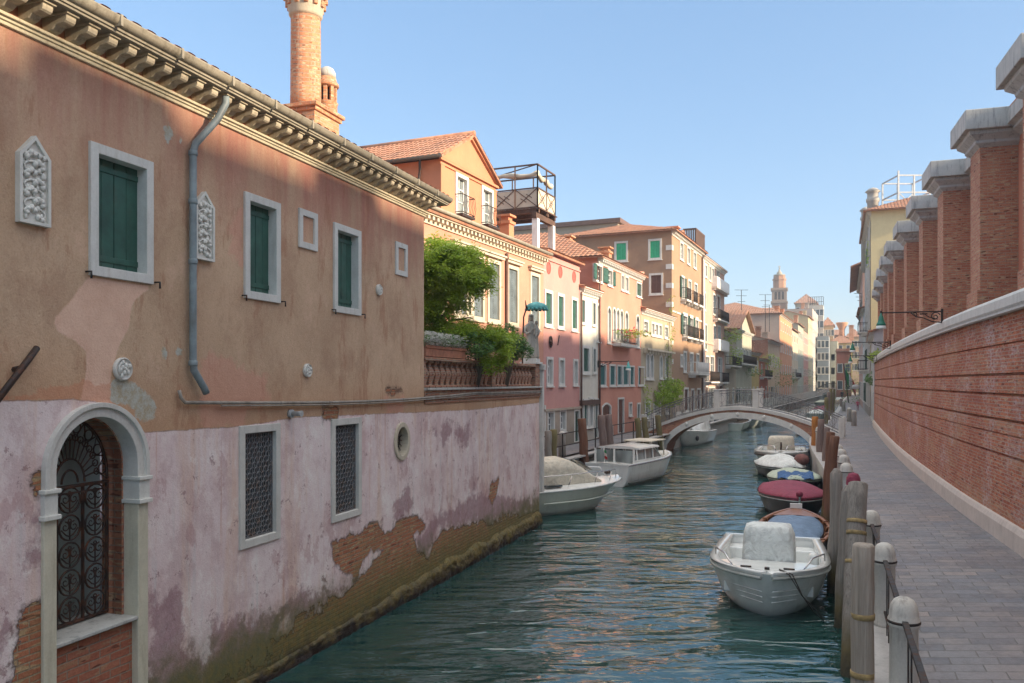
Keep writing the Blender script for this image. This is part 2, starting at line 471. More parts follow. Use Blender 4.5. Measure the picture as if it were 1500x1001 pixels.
# ---------------------------------------------------------------- pavement of the right quay
def make_pave():
    t = NT('trachyte_paving'); uv = t.uv(); 
    rot = t.map(uv, rot=(0,0,R(90)))
    c, f = t.brick(rot, .52, .235, .008, (0,0,0), (1,1,1), (.5,.5,.5), off=.37)
    v = t.sep(c)[0]
    col = t.ramp(v, [(0,(.15,.16,.18)),(.35,(.20,.205,.22)),(.7,(.25,.24,.24)),(.93,(.18,.195,.225)),(1,(.31,.27,.25))])
    col = t.mix(t.mr(t.noise(uv, .45, 5, .65), .42, .72, 0, .55), col, (.23,.165,.14))
    col = t.mix(t.mr(t.noise(uv, 6, 5, .7), .5, .75, 0, .5), col, (.09,.09,.1))
    col = t.mix(t.mr(t.noise(uv, 1.7, 6, .75), .50, .60, 0, .4), col, (.13,.12,.125))
    col = t.mix(t.mr(t.noise(uv, .9, 4, .6), .55, .64, 0, .35), col, (.34,.31,.29))
    col = t.mix(f, col, (.14,.135,.13))
    h = t.m('ADD', t.m('MULTIPLY', f, -1.2), t.m('MULTIPLY', t.noise(uv, 22, 4, .7), .7))
    h = t.m('ADD', h, t.m('MULTIPLY', v, .6))
    return t.out(col, t.mr(t.noise(uv, 8, 4), .3, .7, .55, .8), t.bump(h, .7, .012))
M['pave'] = make_pave()
M['kerb'] = m_stone('kerb_stone', (.43,.42,.40), (.15,.15,.14), .6, .65)
M['skirt'] = m_stone('skirting_stone', (.60,.53,.47), (.26,.21,.18), .5, .8)
M['quay'] = m_brick('quay_brick', base=(.22,.12,.08), alt=(.3,.19,.13), mort=(.2,.19,.15))
M['earth'] = m_simple('packed_ground', (.2,.18,.15), .95, .3, .5)

def strip2(name, A, B, z, mat, kind='structure', parent=None, zb=None):
    """flat ground between two polylines sampled at shared Y"""
    ys = sorted(set([round(p.y,3) for p in A]+[round(p.y,3) for p in B]))
    ys = [y for y in ys if max(A[0].y,B[0].y) <= y <= min(A[-1].y,B[-1].y)]
    vs = []; fs = []; uv = []; s = 0
    for i, y in enumerate(ys):
        vs += [(Xat(A,y),y,z),(Xat(B,y),y,z)]
        if i:
            fs.append((2*i-2,2*i-1,2*i+1,2*i)); s1 = s+math.hypot(vs[2*i][0]-vs[2*i-2][0], vs[2*i][1]-vs[2*i-2][1])
            wa = vs[2*i-1][0]-vs[2*i-2][0]; wb = vs[2*i+1][0]-vs[2*i][0]
            uv += [(s,0),(s,-wa),(s1,-wb),(s1,0)]; s = s1
    me = bpy.data.meshes.new(name); me.from_pydata(vs, [], fs)
    l = me.uv_layers.new(name='UVMap'); l.data.foreach_set('uv', np.array(uv, np.float32).ravel())
    me.materials.append(mat); o = bpy.data.objects.new(name, me); COL.objects.link(o); o['kind'] = kind; o['_w'] = (0,0,0)
    return o
def offs(path, d):
    out = []
    for i, p in enumerate(path):
        t = (path[min(i+1,len(path)-1)]-path[max(i-1,0)]).normalized(); out.append(p+Vector((t.y,-t.x))*d)
    return out
kin = offs(QR, .34)
WRf = WR+HR[1:]
WRfull = [p for p in WR if p.y > -4.5]+HR[1:]
strip2('pavement', kin, WRfull, 1.05, M['pave'])
sweep('quay_kerb', QR, [(0,-.6),(0,.78),(-.05,.80),(-.05,1.04),(-.03,1.062),(.345,1.062),(.345,1.0)], M['kerb'], side=1)['kind'] = 'structure'
# left quay
QLi = offs(QL, -.34)
HL = V2([(LX(22.9),22.9),(LX(192),192)])
sweep('quay_edge', QL, [(0,-.6),(0,.78),(.04,.80),(.04,1.04),(.02,1.06),(-.345,1.06),(-.345,1.0)], M['kerb'], side=-1)['kind'] = 'structure'
strip2('paving', HL, QLi, 1.05, M['pave'])
g = MB()
g.add([(-300,-60,.9),(LX(192)-.0,-60,.9)], [])
g = MB()
L_ = [Vector((LH0.P(-26,-.5,0).x, LH0.P(-26,-.5,0).y)), Vector((LH0.P(0,-.5,0).x, LH0.P(0,-.5,0).y)), Vector((LX(23.2)+1.9,23.2)), Vector((LX(192)+1.9,192)), Vector((LX(450),450))]
g.add([(p.x,p.y,.96) for p in L_]+[(-400,450,.96),(-400,-60,.96)], [(0,1,2,3,4,5,6)])
R_ = [p for p in offs(QR,.3)]+[Vector((180,450))]
g.add([(p.x,p.y,.96) for p in R_]+[(500,450,.96),(500,-60,.96),(-1,-60,.96)], [tuple(range(len(R_)+3))])
g.quad((-400,450,.96),(500,450,.96),(500,900,.96),(-400,900,.96))
struct('ground', g, M['earth'], fix=False)

# ================================================================ long brick garden wall on the right
gw = thing('brick_wall', 'long curving red brick wall with pale stone coping beside the quay walkway', 'wall', (8.8,14.1,1.05))
M['gwall'] = m_brick('garden_wall_brick', white=.55, base=(.34,.085,.04), alt=(.52,.17,.08), pale=(.50,.31,.19), mort=(.40,.30,.24), w=.25, h=.07)
sweep('wall', WR, [(0,1.0),(0,2.60),(.07,2.605),(.07,2.65),(0.01,2.655),(.01,3.0),(.05,3.005),(.05,3.03),(.015,3.035),(.02,3.26),(.10,3.265),(.10,3.31),(.02,3.315),(.025,3.74),(.10,3.745),(.10,3.79),(.03,3.795),(.035,4.12),(.10,4.125),(.10,4.17),(.035,4.175),(.04,4.7),(.08,4.705),(.08,4.73),(.035,4.735),(.035,5.3)], M['gwall'], gw, side=1)
sweep('coping', WR, [(-.02,5.26),(-.10,5.27),(-.10,5.31),(-.13,5.36),(-.13,5.52),(-.09,5.58),(.0,5.62),(.5,5.62),(.5,5.2)], M['stone'], gw, side=1)
sweep('skirting', WR, [(-.10,1.0),(-.09,1.36),(-.05,1.45),(.01,1.47)], M['skirt'], gw, side=1)
sweep('wall', WR, [(-.48,1.0),(-.48,5.3)], M['gwall'], gw, side=-1)

# ================================================================ buttressed warehouse behind it
M['wh_plaster'] = m_plaster('warehouse_plaster', (.56,.23,.14), (.48,.18,.11), (.34,.14,.1), peel=.35, basez=1)
M['cap'] = m_stone('buttress_cap_stone', (.46,.46,.44), (.11,.115,.12), 1.0, .8)
wh = thing('warehouse', 'tall brick warehouse with a row of stone capped buttresses above the garden wall', 'building', (14,21,1.05))
Hs = [512,399,324,273,236,207,185,167,150,136.5]
Ls = [745,664,613,585.4,564,548.5,540,534.5,530.4,527.6]
K_ = 7.0
caps = [(l/h*K_, 1200*K_/h) for h, l in zip(Hs, Ls)]
for _ in range(4): caps.insert(0, (caps[0][0]-1.47, caps[0][1]-4.65))
cp = V2(caps)
main = [Vector(p) for p in offs(cp, 1.3)]
main = [main[0]+(main[0]-main[1])*1.2]+main+[main[-1]+(main[-1]-main[-2])*.4]
sweep('wall', main, [(0,1),(0,10.35)], M['wh_plaster'], wh, side=1)
sweep('cornice', main, [(0,10.3),(-.2,10.42),(-.2,10.5),(-.35,10.55),(-.35,10.9),(.1,10.93)], M['cap'], wh, side=1)
backp = offs(main, 12)
sweep('wall', backp, [(0,1),(0,11)], M['wh_plaster'], wh, side=-1)
mb = MB()
for a in (0, -1):
    A = main[a]; B = backp[a]; C = (A+B)/2
    mb.add([(A.x,A.y,1),(B.x,B.y,1),(B.x,B.y,10.9),(C.x,C.y,13.1),(A.x,A.y,10.9)], [(0,1,2,3,4)])
mb.build('wall', M['wh_plaster'], wh)
rp = offs(main, 6)
sweep('roof', main, [(-.3,10.95),(-.28,11.03),(6,13.2),(12.3,11.0)], M['tile'], wh, side=1)
for i, c in enumerate(cp):
    d = (cp[min(i+1,len(cp)-1)]-cp[max(i-1,0)]).normalized()
    f = Frame(c, d, Vector((-d.y, d.x)))      # u away along the wall, n towards the canal (0 = cap face)
    mb = MB()
    mb.box(f, .42, 1.50, -1.5, -.42, 1.0, 10.25)
    mb.box(f, .34, 1.58, -1.5, -.34, 1.0, 6.4+.0)
    b = mb.build('buttress', M['brick_butt'], wh, bevel=.015)
    mb = MB()
    mb.box(f, 0, 1.92, -1.5, 0, 10.49, 11.0)
    e = [(.42,10.1),(.30,10.2),(.30,10.26),(.14,10.40),(.12,10.495)]
    rg = [[f.P(a, -1.49, z), f.P(1.92-a, -1.49, z), f.P(1.92-a, -a, z), f.P(a, -a, z)] for a, z in e]
    mb.rings(rg, smooth=False)
    mb.build('cap', M['cap'], b, bevel=.02)
# ================================================================ walls with openings
def arcpts(a, b, c, d, arch, n=14):
    """outline of an opening, ccw from bottom-left: (u, z)"""
    if not arch: return [(a,c),(b,c),(b,d),(a,d)]
    r = (b-a)/2; m = (a+b)/2; s = d-r
    if arch == 'seg':
        h = (b-a)*.12; R_ = ((b-a)**2/4+h*h)/(2*h); zc = d-R_; al = math.asin((b-a)/2/R_)
        return [(a,c),(b,c)]+[(m+R_*math.sin(al-2*al*k/8), zc+R_*math.cos(al-2*al*k/8)) for k in range(9)]
    if arch == 'goth':
        pts = [(a,c),(b,c)]
        for k in range(n//2+1):
            t = k/(n//2)*math.pi/3*.999; pts.append((a+(b-a)*math.cos(t), s-.0+(b-a)*math.sin(t)*.86))
        for k in range(n//2, -1, -1):
            t = k/(n//2)*math.pi/3*.999; pts.append((b-(b-a)*math.cos(t), s+(b-a)*math.sin(t)*.86))
        mx = max(p[1] for p in pts); return [(u, z if z <= s else s+(z-s)*(d-s)/(mx-s)) for u, z in pts]
    if arch == 'oval':
        return [(m+r*math.cos(-math.pi/2+2*math.pi*k/24), (c+d)/2+(d-c)/2*math.sin(-math.pi/2+2*math.pi*k/24)) for k in range(24)]
    return [(a,c),(b,c)]+[(m+r*math.cos(math.pi*k/n), s+r*math.sin(math.pi*k/n)) for k in range(n+1)]
def wall(mb, f, u0, u1, z0, z1, holes=(), rev=.16, cell=None):
    us = {u0,u1}; zs = {z0,z1}
    for h in holes: us |= {h[0],h[1]}; zs |= {h[2],h[3]}
    us = sorted(us); zs = sorted(zs)
    def sub(l):
        if not cell: return l
        o = []
        for a, b in zip(l, l[1:]):
            n = max(1, int(math.ceil((b-a)/cell))); o += [a+(b-a)*k/n for k in range(n)]
        return o+[l[-1]]
    us = [x for x in us if u0 <= x <= u1]; zs = [x for x in zs if z0 <= x <= z1]
    us = sub(us); zs = sub(zs)
    nz = len(zs); base = len(mb.v)
    vs = [f.P(u,0,z) for u in us for z in zs]; fs = []
    hs = [(h[0]+1e-5,h[1]-1e-5,h[2]+1e-5,h[3]-1e-5) for h in holes]
    for i in range(len(us)-1):
        um = (us[i]+us[i+1])/2; hu = [h for h in hs if h[0] < um < h[1]]
        for j in range(nz-1):
            zm = (zs[j]+zs[j+1])/2
            if any(h[2] < zm < h[3] for h in hu): continue
            fs.append((i*nz+j,(i+1)*nz+j,(i+1)*nz+j+1,i*nz+j+1))
    mb.add(vs, fs)
    for h in holes:
        a, b, c, d = h[:4]; arch = h[4] if len(h) > 4 else False; rv = h[5] if len(h) > 5 else rev
        pts = arcpts(a,b,c,d,arch); n = len(pts)
        mb.add([f.P(u,0,z) for u,z in pts]+[f.P(u,-rv,z) for u,z in pts], [(i,(i+1)%n,(i+1)%n+n,i+n) for i in range(n)])
        if arch:
            m = (a+b)/2; cor = [(a,d),(b,d)]+([(a,c),(b,c)] if arch == 'oval' else [])
            for q in cor:
                sel = [p for p in pts if (p[0]-m)*(q[0]-m) >= -1e-6 and p[1] > c+1e-6 and (arch != 'oval' or (p[1]-(c+d)/2)*(q[1]-(c+d)/2) >= -1e-6)]
                if arch == 'oval': sel = [p for p in pts if (p[0]-m)*(q[0]-m) >= -1e-6 and (p[1]-(c+d)/2)*(q[1]-(c+d)/2) >= -1e-6]
                sel.sort(key=lambda p: p[0])
                for p0, p1 in zip(sel, sel[1:]):
                    mb.add([f.P(q[0],0,q[1]),f.P(p0[0],0,p0[1]),f.P(p1[0],0,p1[1])], [(0,1,2)])
def ring2(mb, f, inner, outer, n0, n1):
    """moulding between two outlines of equal count, from depth n0 (back) to n1 (front)"""
    n = len(inner)
    mb.rings([[f.P(u,n0,z) for u,z in inner],[f.P(u,n1,z) for u,z in inner],[f.P(u,n1,z) for u,z in outer],[f.P(u,n0,z) for u,z in outer]], cap=False, smooth=False)
def surround(mb, f, a, b, c, d, w, n0, n1, arch=False, wb=None):
    wb = w if wb is None else wb; e = .012; a += e; b -= e; c += e; d -= e; w += e; wb += e
    ring2(mb, f, arcpts(a,b,c,d,arch), arcpts(a-w,b+w,c-wb,d+w,arch), n0, n1)
def panel(mb, f, pts, n): mb.add([f.P(u,n,z) for u,z in pts], [tuple(range(len(pts)))])
def leafpanel(mb, f, a, b, c, d, n0, n1, planks=0, rails=True):
    w = (b-a)/max(1,planks) if planks else b-a
    if planks:
        for k in range(planks): mb.box(f, a+k*w+.003, a+(k+1)*w-.003, n0, n1, c, d)
    else: mb.box(f, a, b, n0, n1, c, d)
    if rails:
        for q in (.12,.5,.88): mb.box(f, a+.01, b-.01, n1, n1+.02, c+(d-c)*q-.04, c+(d-c)*q+.04)

# ================================================================ the near house on the left
f = LH0
U = lambda px: f.u(px)
UN = U(621)                      # far corner of the two-storey part (u < 0)
U0 = -25.0
house = thing('plaster_house', 'weathered two storey house with brown upper and pink lower plaster rising from the canal', 'house', f.P(UN,0,0))
def rect(px0, px1, z0, z1): return (U(px0), U(px1), z0, z1)
W = [rect(140,213,5.16,6.32), rect(363,403,5.17,6.36), rect(492,523,5.17,6.37)]
G = [rect(356,403,1.95,3.35), rect(489,524,1.93,3.34)]
door = (U(78), U(200), .0, 3.66, True, .42)
ocu = (U(588)-.235, U(588)+.235, 2.66, 3.20, 'oval', .25)
holes = [w+(False,.13) for w in W]+[g_+(False,.12) for g_ in G]+[door, ocu]
gridU = U(-60)
def zc(tag_):     # crops of the photograph used for measuring: origin and scale
    return {'3':(0,400,3.033),'4':(0,700,3.325),'5':(340,560,2.944),'1':(0,0,3.033),'2':(240,130,2.86),'7':(600,300,3.337),'8':(720,300,2.634),'b':(940,320,3.575),'f':(1040,370,4.004)}[tag_]
def pz(tag_, pts, fr=None):
    ox, oy, k = zc(tag_); return [(fr or f).uz(ox+x/k, oy+y/k) for x, y in pts]
POLY = {
 'brick': [pz('5',[(435,700),(480,670),(530,655),(560,650),(590,615),(625,612),(660,660),(690,640),(720,600),(760,580),(800,575),(835,610),(825,640),(780,660),(800,740),(850,760),(870,690),(900,645),(1000,625),(1080,598),(1110,625),(1200,600),(1330,545),(1345,700),(870,900),(700,1100),(200,1200),(420,960),(500,900),(560,830),(600,790),(650,730),(600,720),(560,770),(530,840),(470,820),(440,770)]),
           pz('5',[(1120,425),(1150,420),(1140,480),(1120,520),(1105,500)]),
           pz('4',[(110,630),(200,600),(215,600),(215,1100),(20,1100),(50,880),(90,720)]),
           pz('5',[(392,105),(425,112),(460,100),(450,155),(395,160)]),
           pz('5',[(665,30),(735,30),(690,62)]),
           pz('3',[(150,920),(195,890),(190,950),(150,985)])],
 'patch': [pz('3',[(390,20),(680,60),(600,120),(578,180),(575,230),(530,330),(495,440),(490,500),(505,580),(350,590),(380,470),(385,350),(335,300),(255,265),(238,210),(330,100)])],
 'cement': [pz('3',[(500,480),(560,465),(640,520),(690,600),(690,640),(630,665),(590,600),(490,560)]),
            pz('1',[(735,590),(750,555),(770,600),(745,640)]), pz('1',[(790,610),(812,605),(812,645),(792,640)]),
            pz('3',[(715,335),(738,330),(736,385),(718,380)]), pz('3',[(785,335),(812,335),(812,370),(790,370)])],
 'mauve': [pz('4',[(110,330),(190,290),(212,200),(215,450),(120,460)]), pz('4',[(145,180),(205,180),(200,240),(150,240)]),
           pz('4',[(710,520),(740,510),(790,560),(840,500),(880,500),(890,600),(915,700),(915,790),(960,850),(1000,840),(1040,700),(1120,640),(1200,690),(1340,640),(1340,900),(715,1100)]),
           pz('4',[(0,690),(60,700),(40,850),(30,1100),(-60,1100)]),
           pz('5',[(200,1000),(300,880),(400,900),(470,850),(540,860),(470,940),(300,1100)]),
           pz('5',[(895,175),(925,160),(955,180),(960,230),(910,270)]), pz('5',[(960,200),(1020,180),(1030,240),(1000,285),(960,240)]), pz('5',[(865,190),(882,185),(880,220),(865,215)]),
           pz('5',[(690,510),(760,460),(780,520),(770,570),(700,590)]), pz('5',[(790,665),(900,560),(1000,520),(1050,470),(1320,510),(1320,560),(1100,610),(880,640),(850,745),(810,760)]),
           pz('5',[(1035,410),(1050,415),(1052,475),(1038,470)])],
 'rosy': [pz('3',[(890,390),(1000,370),(1180,450),(1190,560),(1050,690),(920,690),(890,560)]), pz('5',[(660,65),(740,70),(735,140),(665,140)]),
          pz('2',[(270,560),(330,520),(330,740),(280,700)])],
 'bare': [pz('3',[(370,480),(500,490),(505,580),(350,590)]), pz('3',[(0,560),(380,480),(380,570),(0,575)])],
}
bz = [(-30, f.z(0,588)), (U(0), f.z(0,588)), (U(112), f.z(112,586)), (U(140), 3.8), (U(212), f.z(212,634)), (U(350), f.z(350,625)), (U(420), f.z(420,614)), (U(440), f.z(440,611)), (U(621), f.z(621,604)), (U(700), f.z(700,600)), (.6, f.z(790,590))]
def sdist(P, poly):
    poly = np.array(poly); n = len(poly); d = np.full(len(P), 1e9); ins = np.zeros(len(P), bool)
    for i in range(n):
        a = poly[i]; b = poly[(i+1) % n]; ab = b-a
        t = np.clip(((P-a)@ab)/max(1e-9, ab@ab), 0, 1)
        q = a+t[:,None]*ab; d = np.minimum(d, np.hypot(*(P-q).T))
        c = (a[1] > P[:,1]) != (b[1] > P[:,1])
        with np.errstate(divide='ignore', invalid='ignore'):
            xi = (b[0]-a[0])*(P[:,1]-a[1])/(b[1]-a[1])+a[0]
        ins ^= c & (P[:,0] < xi)
    return np.where(ins, d, -d)
def wall_attrs(o, fr):
    me = o.data; n = len(me.vertices)
    co = np.empty(n*3); me.vertices.foreach_get('co', co); co = co.reshape(-1,3)+np.array(tuple(o['_w']))
    u = (co[:,0]-fr.O.x)*fr.d.x+(co[:,1]-fr.O.y)*fr.d.y
    P = np.stack([u, co[:,2]], 1)
    for k, polys in POLY.items():
        v = np.full(n, -1.0)
        for p in polys: v = np.maximum(v, sdist(P, p))
        a = me.attributes.new(k, 'FLOAT', 'POINT'); a.data.foreach_set('value', np.clip(v, -1, 1).astype(np.float32))
    a = me.attributes.new('low', 'FLOAT', 'POINT')
    a.data.foreach_set('value', (np.interp(u, [b[0] for b in bz], [b[1] for b in bz])-co[:,2]).astype(np.float32))
def make_hero():
    t = NT('old_plaster'); p = t.pos(); uv = t.uv(); z = t.sep(p)[2]
    n1 = t.noise(p, .8, 6, .62); n2 = t.noise(p, 3.2, 6, .68); n3 = t.noise(p, 12, 5, .7); n4 = t.noise(p, 55, 3, .7)
    nn = lambda amt: t.m('MULTIPLY', t.m('SUBTRACT', t.m('ADD', t.m('MULTIPLY', n2, .7), t.m('MULTIPLY', n3, .3)), .5), amt)
    def mask(k, jag, w=.012, bias=0): return t.mr(t.m('ADD', t.m('ADD', t.at(k), nn(jag)), bias), -w, w)
    st = t.noise(t.map(p, (2.4,2.4,.22)), 1, 6, .65)
    st2 = t.noise(t.map(p, (5,5,.35), (3,1,7)), 1, 5, .65)
    # upper, brown ochre render
    up = t.mix(t.mr(n1, .35, .65), lin(206,176,146), lin(180,150,122))
    up = t.mix(t.mr(n2, .5, .75, 0, .35), up, lin(220,194,166))
    bl = t.noise(t.map(p, (1,1,.7), (7,2,1)), 1.1, 8, .72)
    up = t.mix(t.mr(bl, .50, .62, 0, .42), up, lin(158,122,98))
    up = t.mix(t.mr(bl, .44, .36, 0, .35), up, lin(224,190,166))
    up = t.mix(t.mr(t.noise(p, 26, 6, .8), .52, .66, 0, .30), up, lin(140,108,84))
    red = t.m('MULTIPLY', t.mr(t.m('ADD', z, t.m('MULTIPLY', st2, 1.6)), 6.6, 7.7), t.mr(st, .38, .6, .25, 1))
    up = t.mix(t.m('MULTIPLY', red, .85), up, lin(172,112,98))
    pal = t.m('MULTIPLY', t.mr(st, .60, .68), t.mr(z, 5.4, 6.8))
    up = t.mix(t.m('MULTIPLY', pal, .5), up, lin(216,176,142))
    brown = t.mr(t.m('ADD', t.at('low'), nn(.8)), -.75, -.05, 0, .45)
    up = t.mix(brown, up, lin(188,142,106))
    up = t.mix(t.mr(t.noise(t.map(p, (3,3,.8)), 1, 5, .7), .56, .62, 0, .45), up, lin(160,108,80))
    up = t.mix(t.m('MULTIPLY', mask('rosy', .9, .05), .45), up, lin(212,150,132))
    up = t.mix(mask('patch', .10), up, t.mix(t.mr(n2, .4, .7), lin(226,190,166), lin(214,174,150)))
    up = t.mix(t.m('MULTIPLY', mask('bare', .5), .4), up, lin(205,128,94))
    # lower, pink lilac limewash
    lo = t.mix(t.mr(n1, .35, .65), lin(232,216,214), lin(220,196,194))
    lo = t.mix(t.mr(n2, .45, .7, 0, .6), lo, lin(244,236,230))
    lo = t.mix(t.mr(st, .52, .66, 0, .6), lo, lin(218,184,160))
    lo = t.mix(t.mr(st2, .56, .72, 0, .5), lo, lin(196,198,198))
    lo = t.mix(t.mr(t.noise(t.map(p, (7,7,.25), (5,5,5)), 1, 4, .6), .62, .74, 0, .7), lo, lin(196,142,112))
    bl2 = t.noise(t.map(p, (1,1,.8), (1,9,3)), 1.7, 8, .75)
    lo = t.mix(t.mr(bl2, .50, .58, 0, .38), lo, lin(186,150,150))
    lo = t.mix(t.mr(bl2, .44, .38, 0, .5), lo, lin(246,240,234))
    spots = t.mr(t.noise(p, 4.5, 6, .8), .60, .63)
    lo = t.mix(t.m('MULTIPLY', spots, .6), lo, lin(140,98,98))
    mv = t.m('MAXIMUM', mask('mauve', 1.3, .07, -.03), t.mr(t.m('ADD', t.m('MULTIPLY', z, -.5), t.m('MULTIPLY', n2, 1.6)), .46, .52))
    mv2 = t.mr(t.m('SUBTRACT', t.noise(t.map(p, (1,1,.6), (4,4,4)), 1.5, 7, .72), t.m('MULTIPLY', z, .012)), .555, .575)
    lo = t.mix(t.m('MULTIPLY', mv2, .4), lo, lin(178,130,130))
    lo = t.mix(t.m('MULTIPLY', mv, .72), lo, t.mix(t.mr(n3, .35, .65), lin(132,92,100), lin(164,124,130)))
    gz = t.m('ADD', z, t.m('MULTIPLY', n2, -1.5))
    lo = t.mix(t.mr(gz, -.2, .15, .9, 0), lo, t.mix(n3, lin(96,96,84), lin(130,118,106)))
    lm = t.mr(t.m('ADD', t.at('low'), nn(.10)), -.008, .008)
    col = t.mix(lm, up, lo)
    cem = mask('cement', .35)
    col = t.mix(cem, col, t.mix(t.mr(n3, .4, .6), lin(172,160,136), lin(184,186,176)))
    bc, bh, bf = brick_col(t, uv, base=(.38,.12,.06), alt=(.50,.20,.10), pale=(.50,.36,.19), mort=(.32,.27,.18), h=.065)
    bc = t.mix(t.mr(n2, .45, .62, 0, .38), bc, lin(150,128,90))
    bm = t.m('MAXIMUM', mask('brick', .55, .008), t.mr(t.m('ADD', t.m('ADD', z, t.m('MULTIPLY', n2, -1.2)), t.mr(t.noise(p, .35, 2), .4, .6, -.25, .25)), -.22, -.19, 1, 0))
    col = t.mix(bm, col, bc)
    edge = t.m('SUBTRACT', mask('brick', .55, .03, .03), mask('brick', .55, .008), clamp=True)
    col = t.mix(t.m('MULTIPLY', edge, .75), col, lin(92,66,58))  # dark rim painted round bare brick as the shade of the plaster edge
    # waterline slime
    wz = t.m('ADD', z, t.m('MULTIPLY', n2, -.7))
    col = t.mix(t.mr(wz, .05, .75, .85, 0), col, t.mix(t.mr(n3, .4, .6), lin(120,108,50), lin(92,96,52)))
    col = t.mix(t.mr(wz, -.30, -.05, .97, 0), col, lin(34,24,20))
    col = t.mix(.5, col, t.ramp(n4, [(.25, .32), (.75, .72)]), 'SOFT_LIGHT')
    h = t.m('ADD', t.m('MULTIPLY', n4, .35), t.m('MULTIPLY', n3, .5))
    h = t.m('ADD', h, t.m('MULTIPLY', t.mix(bm, 4.0, bh), 1))
    h = t.m('ADD', h, t.m('MULTIPLY', lm, -.35))
    rg = t.mr(wz, -.3, .2, .35, .92)
    return t.out(col, rg, t.bump(h, .9, .016))
M['hero'] = make_hero()

gridU = U(-60)
wm = MB()
wall(wm, f, gridU, UN, -.5, 7.46, holes, .15, .05)
wo = wm.build('wall', M['hero'], house, fix=False); wall_attrs(wo, f)
wm = MB()
wall(wm, f, U0, gridU, -.5, 7.46, (), .15, .6)
e = f.side(UN, 1)     # end wall beside the garden
wall(wm, e, 0, 9, .5, 7.46, (), .15, .5)
e2 = Frame(f.P(U0,0,0).xy, -f.n, -f.d)
wall(wm, e2, 0, 9, -.5, 7.46, (), .15, .5)
wo = wm.build('wall', M['hero'], house, fix=False); wall_attrs(wo, f)

# flared wet footing
fm = MB()
us = np.arange(-17, .02, .045)
rows = [(-.4,.11),(.0,.10),(.06,.09),(.12,.10),(.18,.06),(.24,.07),(.30,.03),(.36,-.01)]
vs = []; 
for u in us:
    for z, n in rows:
        j = mnoise.noise(Vector((u*2.2, z*3, 0)))*.04+mnoise.noise(Vector((u*8, z*14, 4)))*.05+mnoise.noise(Vector((u*22, z*30, 4)))*.02
        k = .55+.45*max(0, min(1, (u+11)/4)); zz = z+ (mnoise.noise(Vector((u*1.3,0,9)))*.12 if z > 0 else 0)
        vs.append(f.P(float(u), (n+j)*k if n > 0 else n, zz*k if z > 0 else z))
k = len(rows)
fm.add(vs, [(i*k+j, (i+1)*k+j, (i+1)*k+j+1, i*k+j+1) for i in range(len(us)-1) for j in range(k-1)], True)
fo = fm.build('footing', M['hero'], house, fix=False); wall_attrs(fo, f)

# windows with closed green shutters
M['frame_w'] = m_stone('painted_stone_frame', (.68,.69,.65), (.36,.33,.26), .45)
for (a,b,c,d) in W:
    mb = MB(); surround(mb, f, a, b, c, d, .09, -.135, .035)
    w_ = mb.build('window', M['frame_w'], house, bevel=.006)
    mb = MB(); m_ = (a+b)/2
    for x0, x1 in ((a,m_),(m_,b)):
        leafpanel(mb, f, x0+.004, x1-.004, c+.004, d-.004, -.125, -.10, 2, False)
    for q in (.1,.9):
        mb.box(f, a+.01, b-.01, -.103, -.088, c+(d-c)*q-.03, c+(d-c)*q+.03)
    mb.build('shutter', M['shut_green'], w_, bevel=.003)
    for x in (a-.12, b+.14):
        mb = MB(); mb.tube([f.P(x,0,c-.06), f.P(x,.07,c-.06), f.P(x,.07,c-.13)], .011, 6); mb.build('shutter_hook', M['iron'], w_)
# blind windows
for px0,px1,z0,z1 in ((436.5,463.5,5.93,6.49),(578.5,595.5,5.92,6.51)):
    a,b = U(px0),U(px1); mb = MB(); surround(mb, f, a+.08, b-.08, z0+.08, z1-.08, .08, -.01, .03)
    mb.build('blind_window', M['frame_w'], house, bevel=.005)
# grilled windows with scale pattern
for (a,b,c,d) in G:
    mb = MB(); surround(mb, f, a, b, c, d, .09, -.10, .03)
    w_ = mb.build('window', M['stone_warm'] if 0 else M['stone'], house, bevel=.006)
    mb = MB(); panel(mb, f, arcpts(a,b,c,d,False), -.115); mb.build('pane', M['glass'], w_)
    mb = MB(); nx = 7; sx = (b-a)/nx; r = sx*.58; rz = r*1.15; nzr = int((d-c)/(rz*1.0))
    surround(mb, f, a+.02, b-.02, c+.02, d-.02, .02, -.06, -.03)
    for j in range(nzr+1):
        for i in range(nx+1):
            uc = a+(i+(.5 if j % 2 else 0))*sx; zc_ = c+j*rz
            for sg in (0,):
                pts = [f.P(uc+r*math.cos(math.pi*k/6), -.045, zc_+rz*1.0*math.sin(math.pi*k/6)) for k in range(7) if a <= uc+r*math.cos(math.pi*k/6) <= b and zc_+rz*math.sin(math.pi*k/6) <= d]
                if len(pts) > 1: mb.tube(pts, .0105, 4, False)
                pts = [f.P(uc, -.045, zc_), f.P(uc, -.045, min(d, zc_+rz*1.3))]
                if a < uc < b and zc_ < d-.01: mb.tube(pts, .008, 4, False)
    mb.build('grille', M['iron_grey'], w_, fix=False)
# oculus
a,b,c,d = ocu[:4]
mb = MB(); surround(mb, f, a, b, c, d, .075, -.2, .035, 'oval'); w_ = mb.build('oculus', M['stone_warm'], house, bevel=.008)
mb = MB(); panel(mb, f, arcpts(a,b,c,d,'oval'), -.2); mb.build('pane', M['glass'], w_)
mb = MB(); cu, cz = (a+b)/2, (c+d)/2
for k in range(8):
    t_ = math.pi*k/8; mb.tube([f.P(cu-.235*math.cos(t_),-.1,cz-.27*math.sin(t_)), f.P(cu+.235*math.cos(t_),-.1,cz+.27*math.sin(t_))], .008, 5)
mb.tube([f.P(cu+.12*math.cos(x*math.pi/8),-.1,cz+.13*math.sin(x*math.pi/8)) for x in range(16)], .009, 5, closed=True)
mb.build('grille', M['iron'], w_)

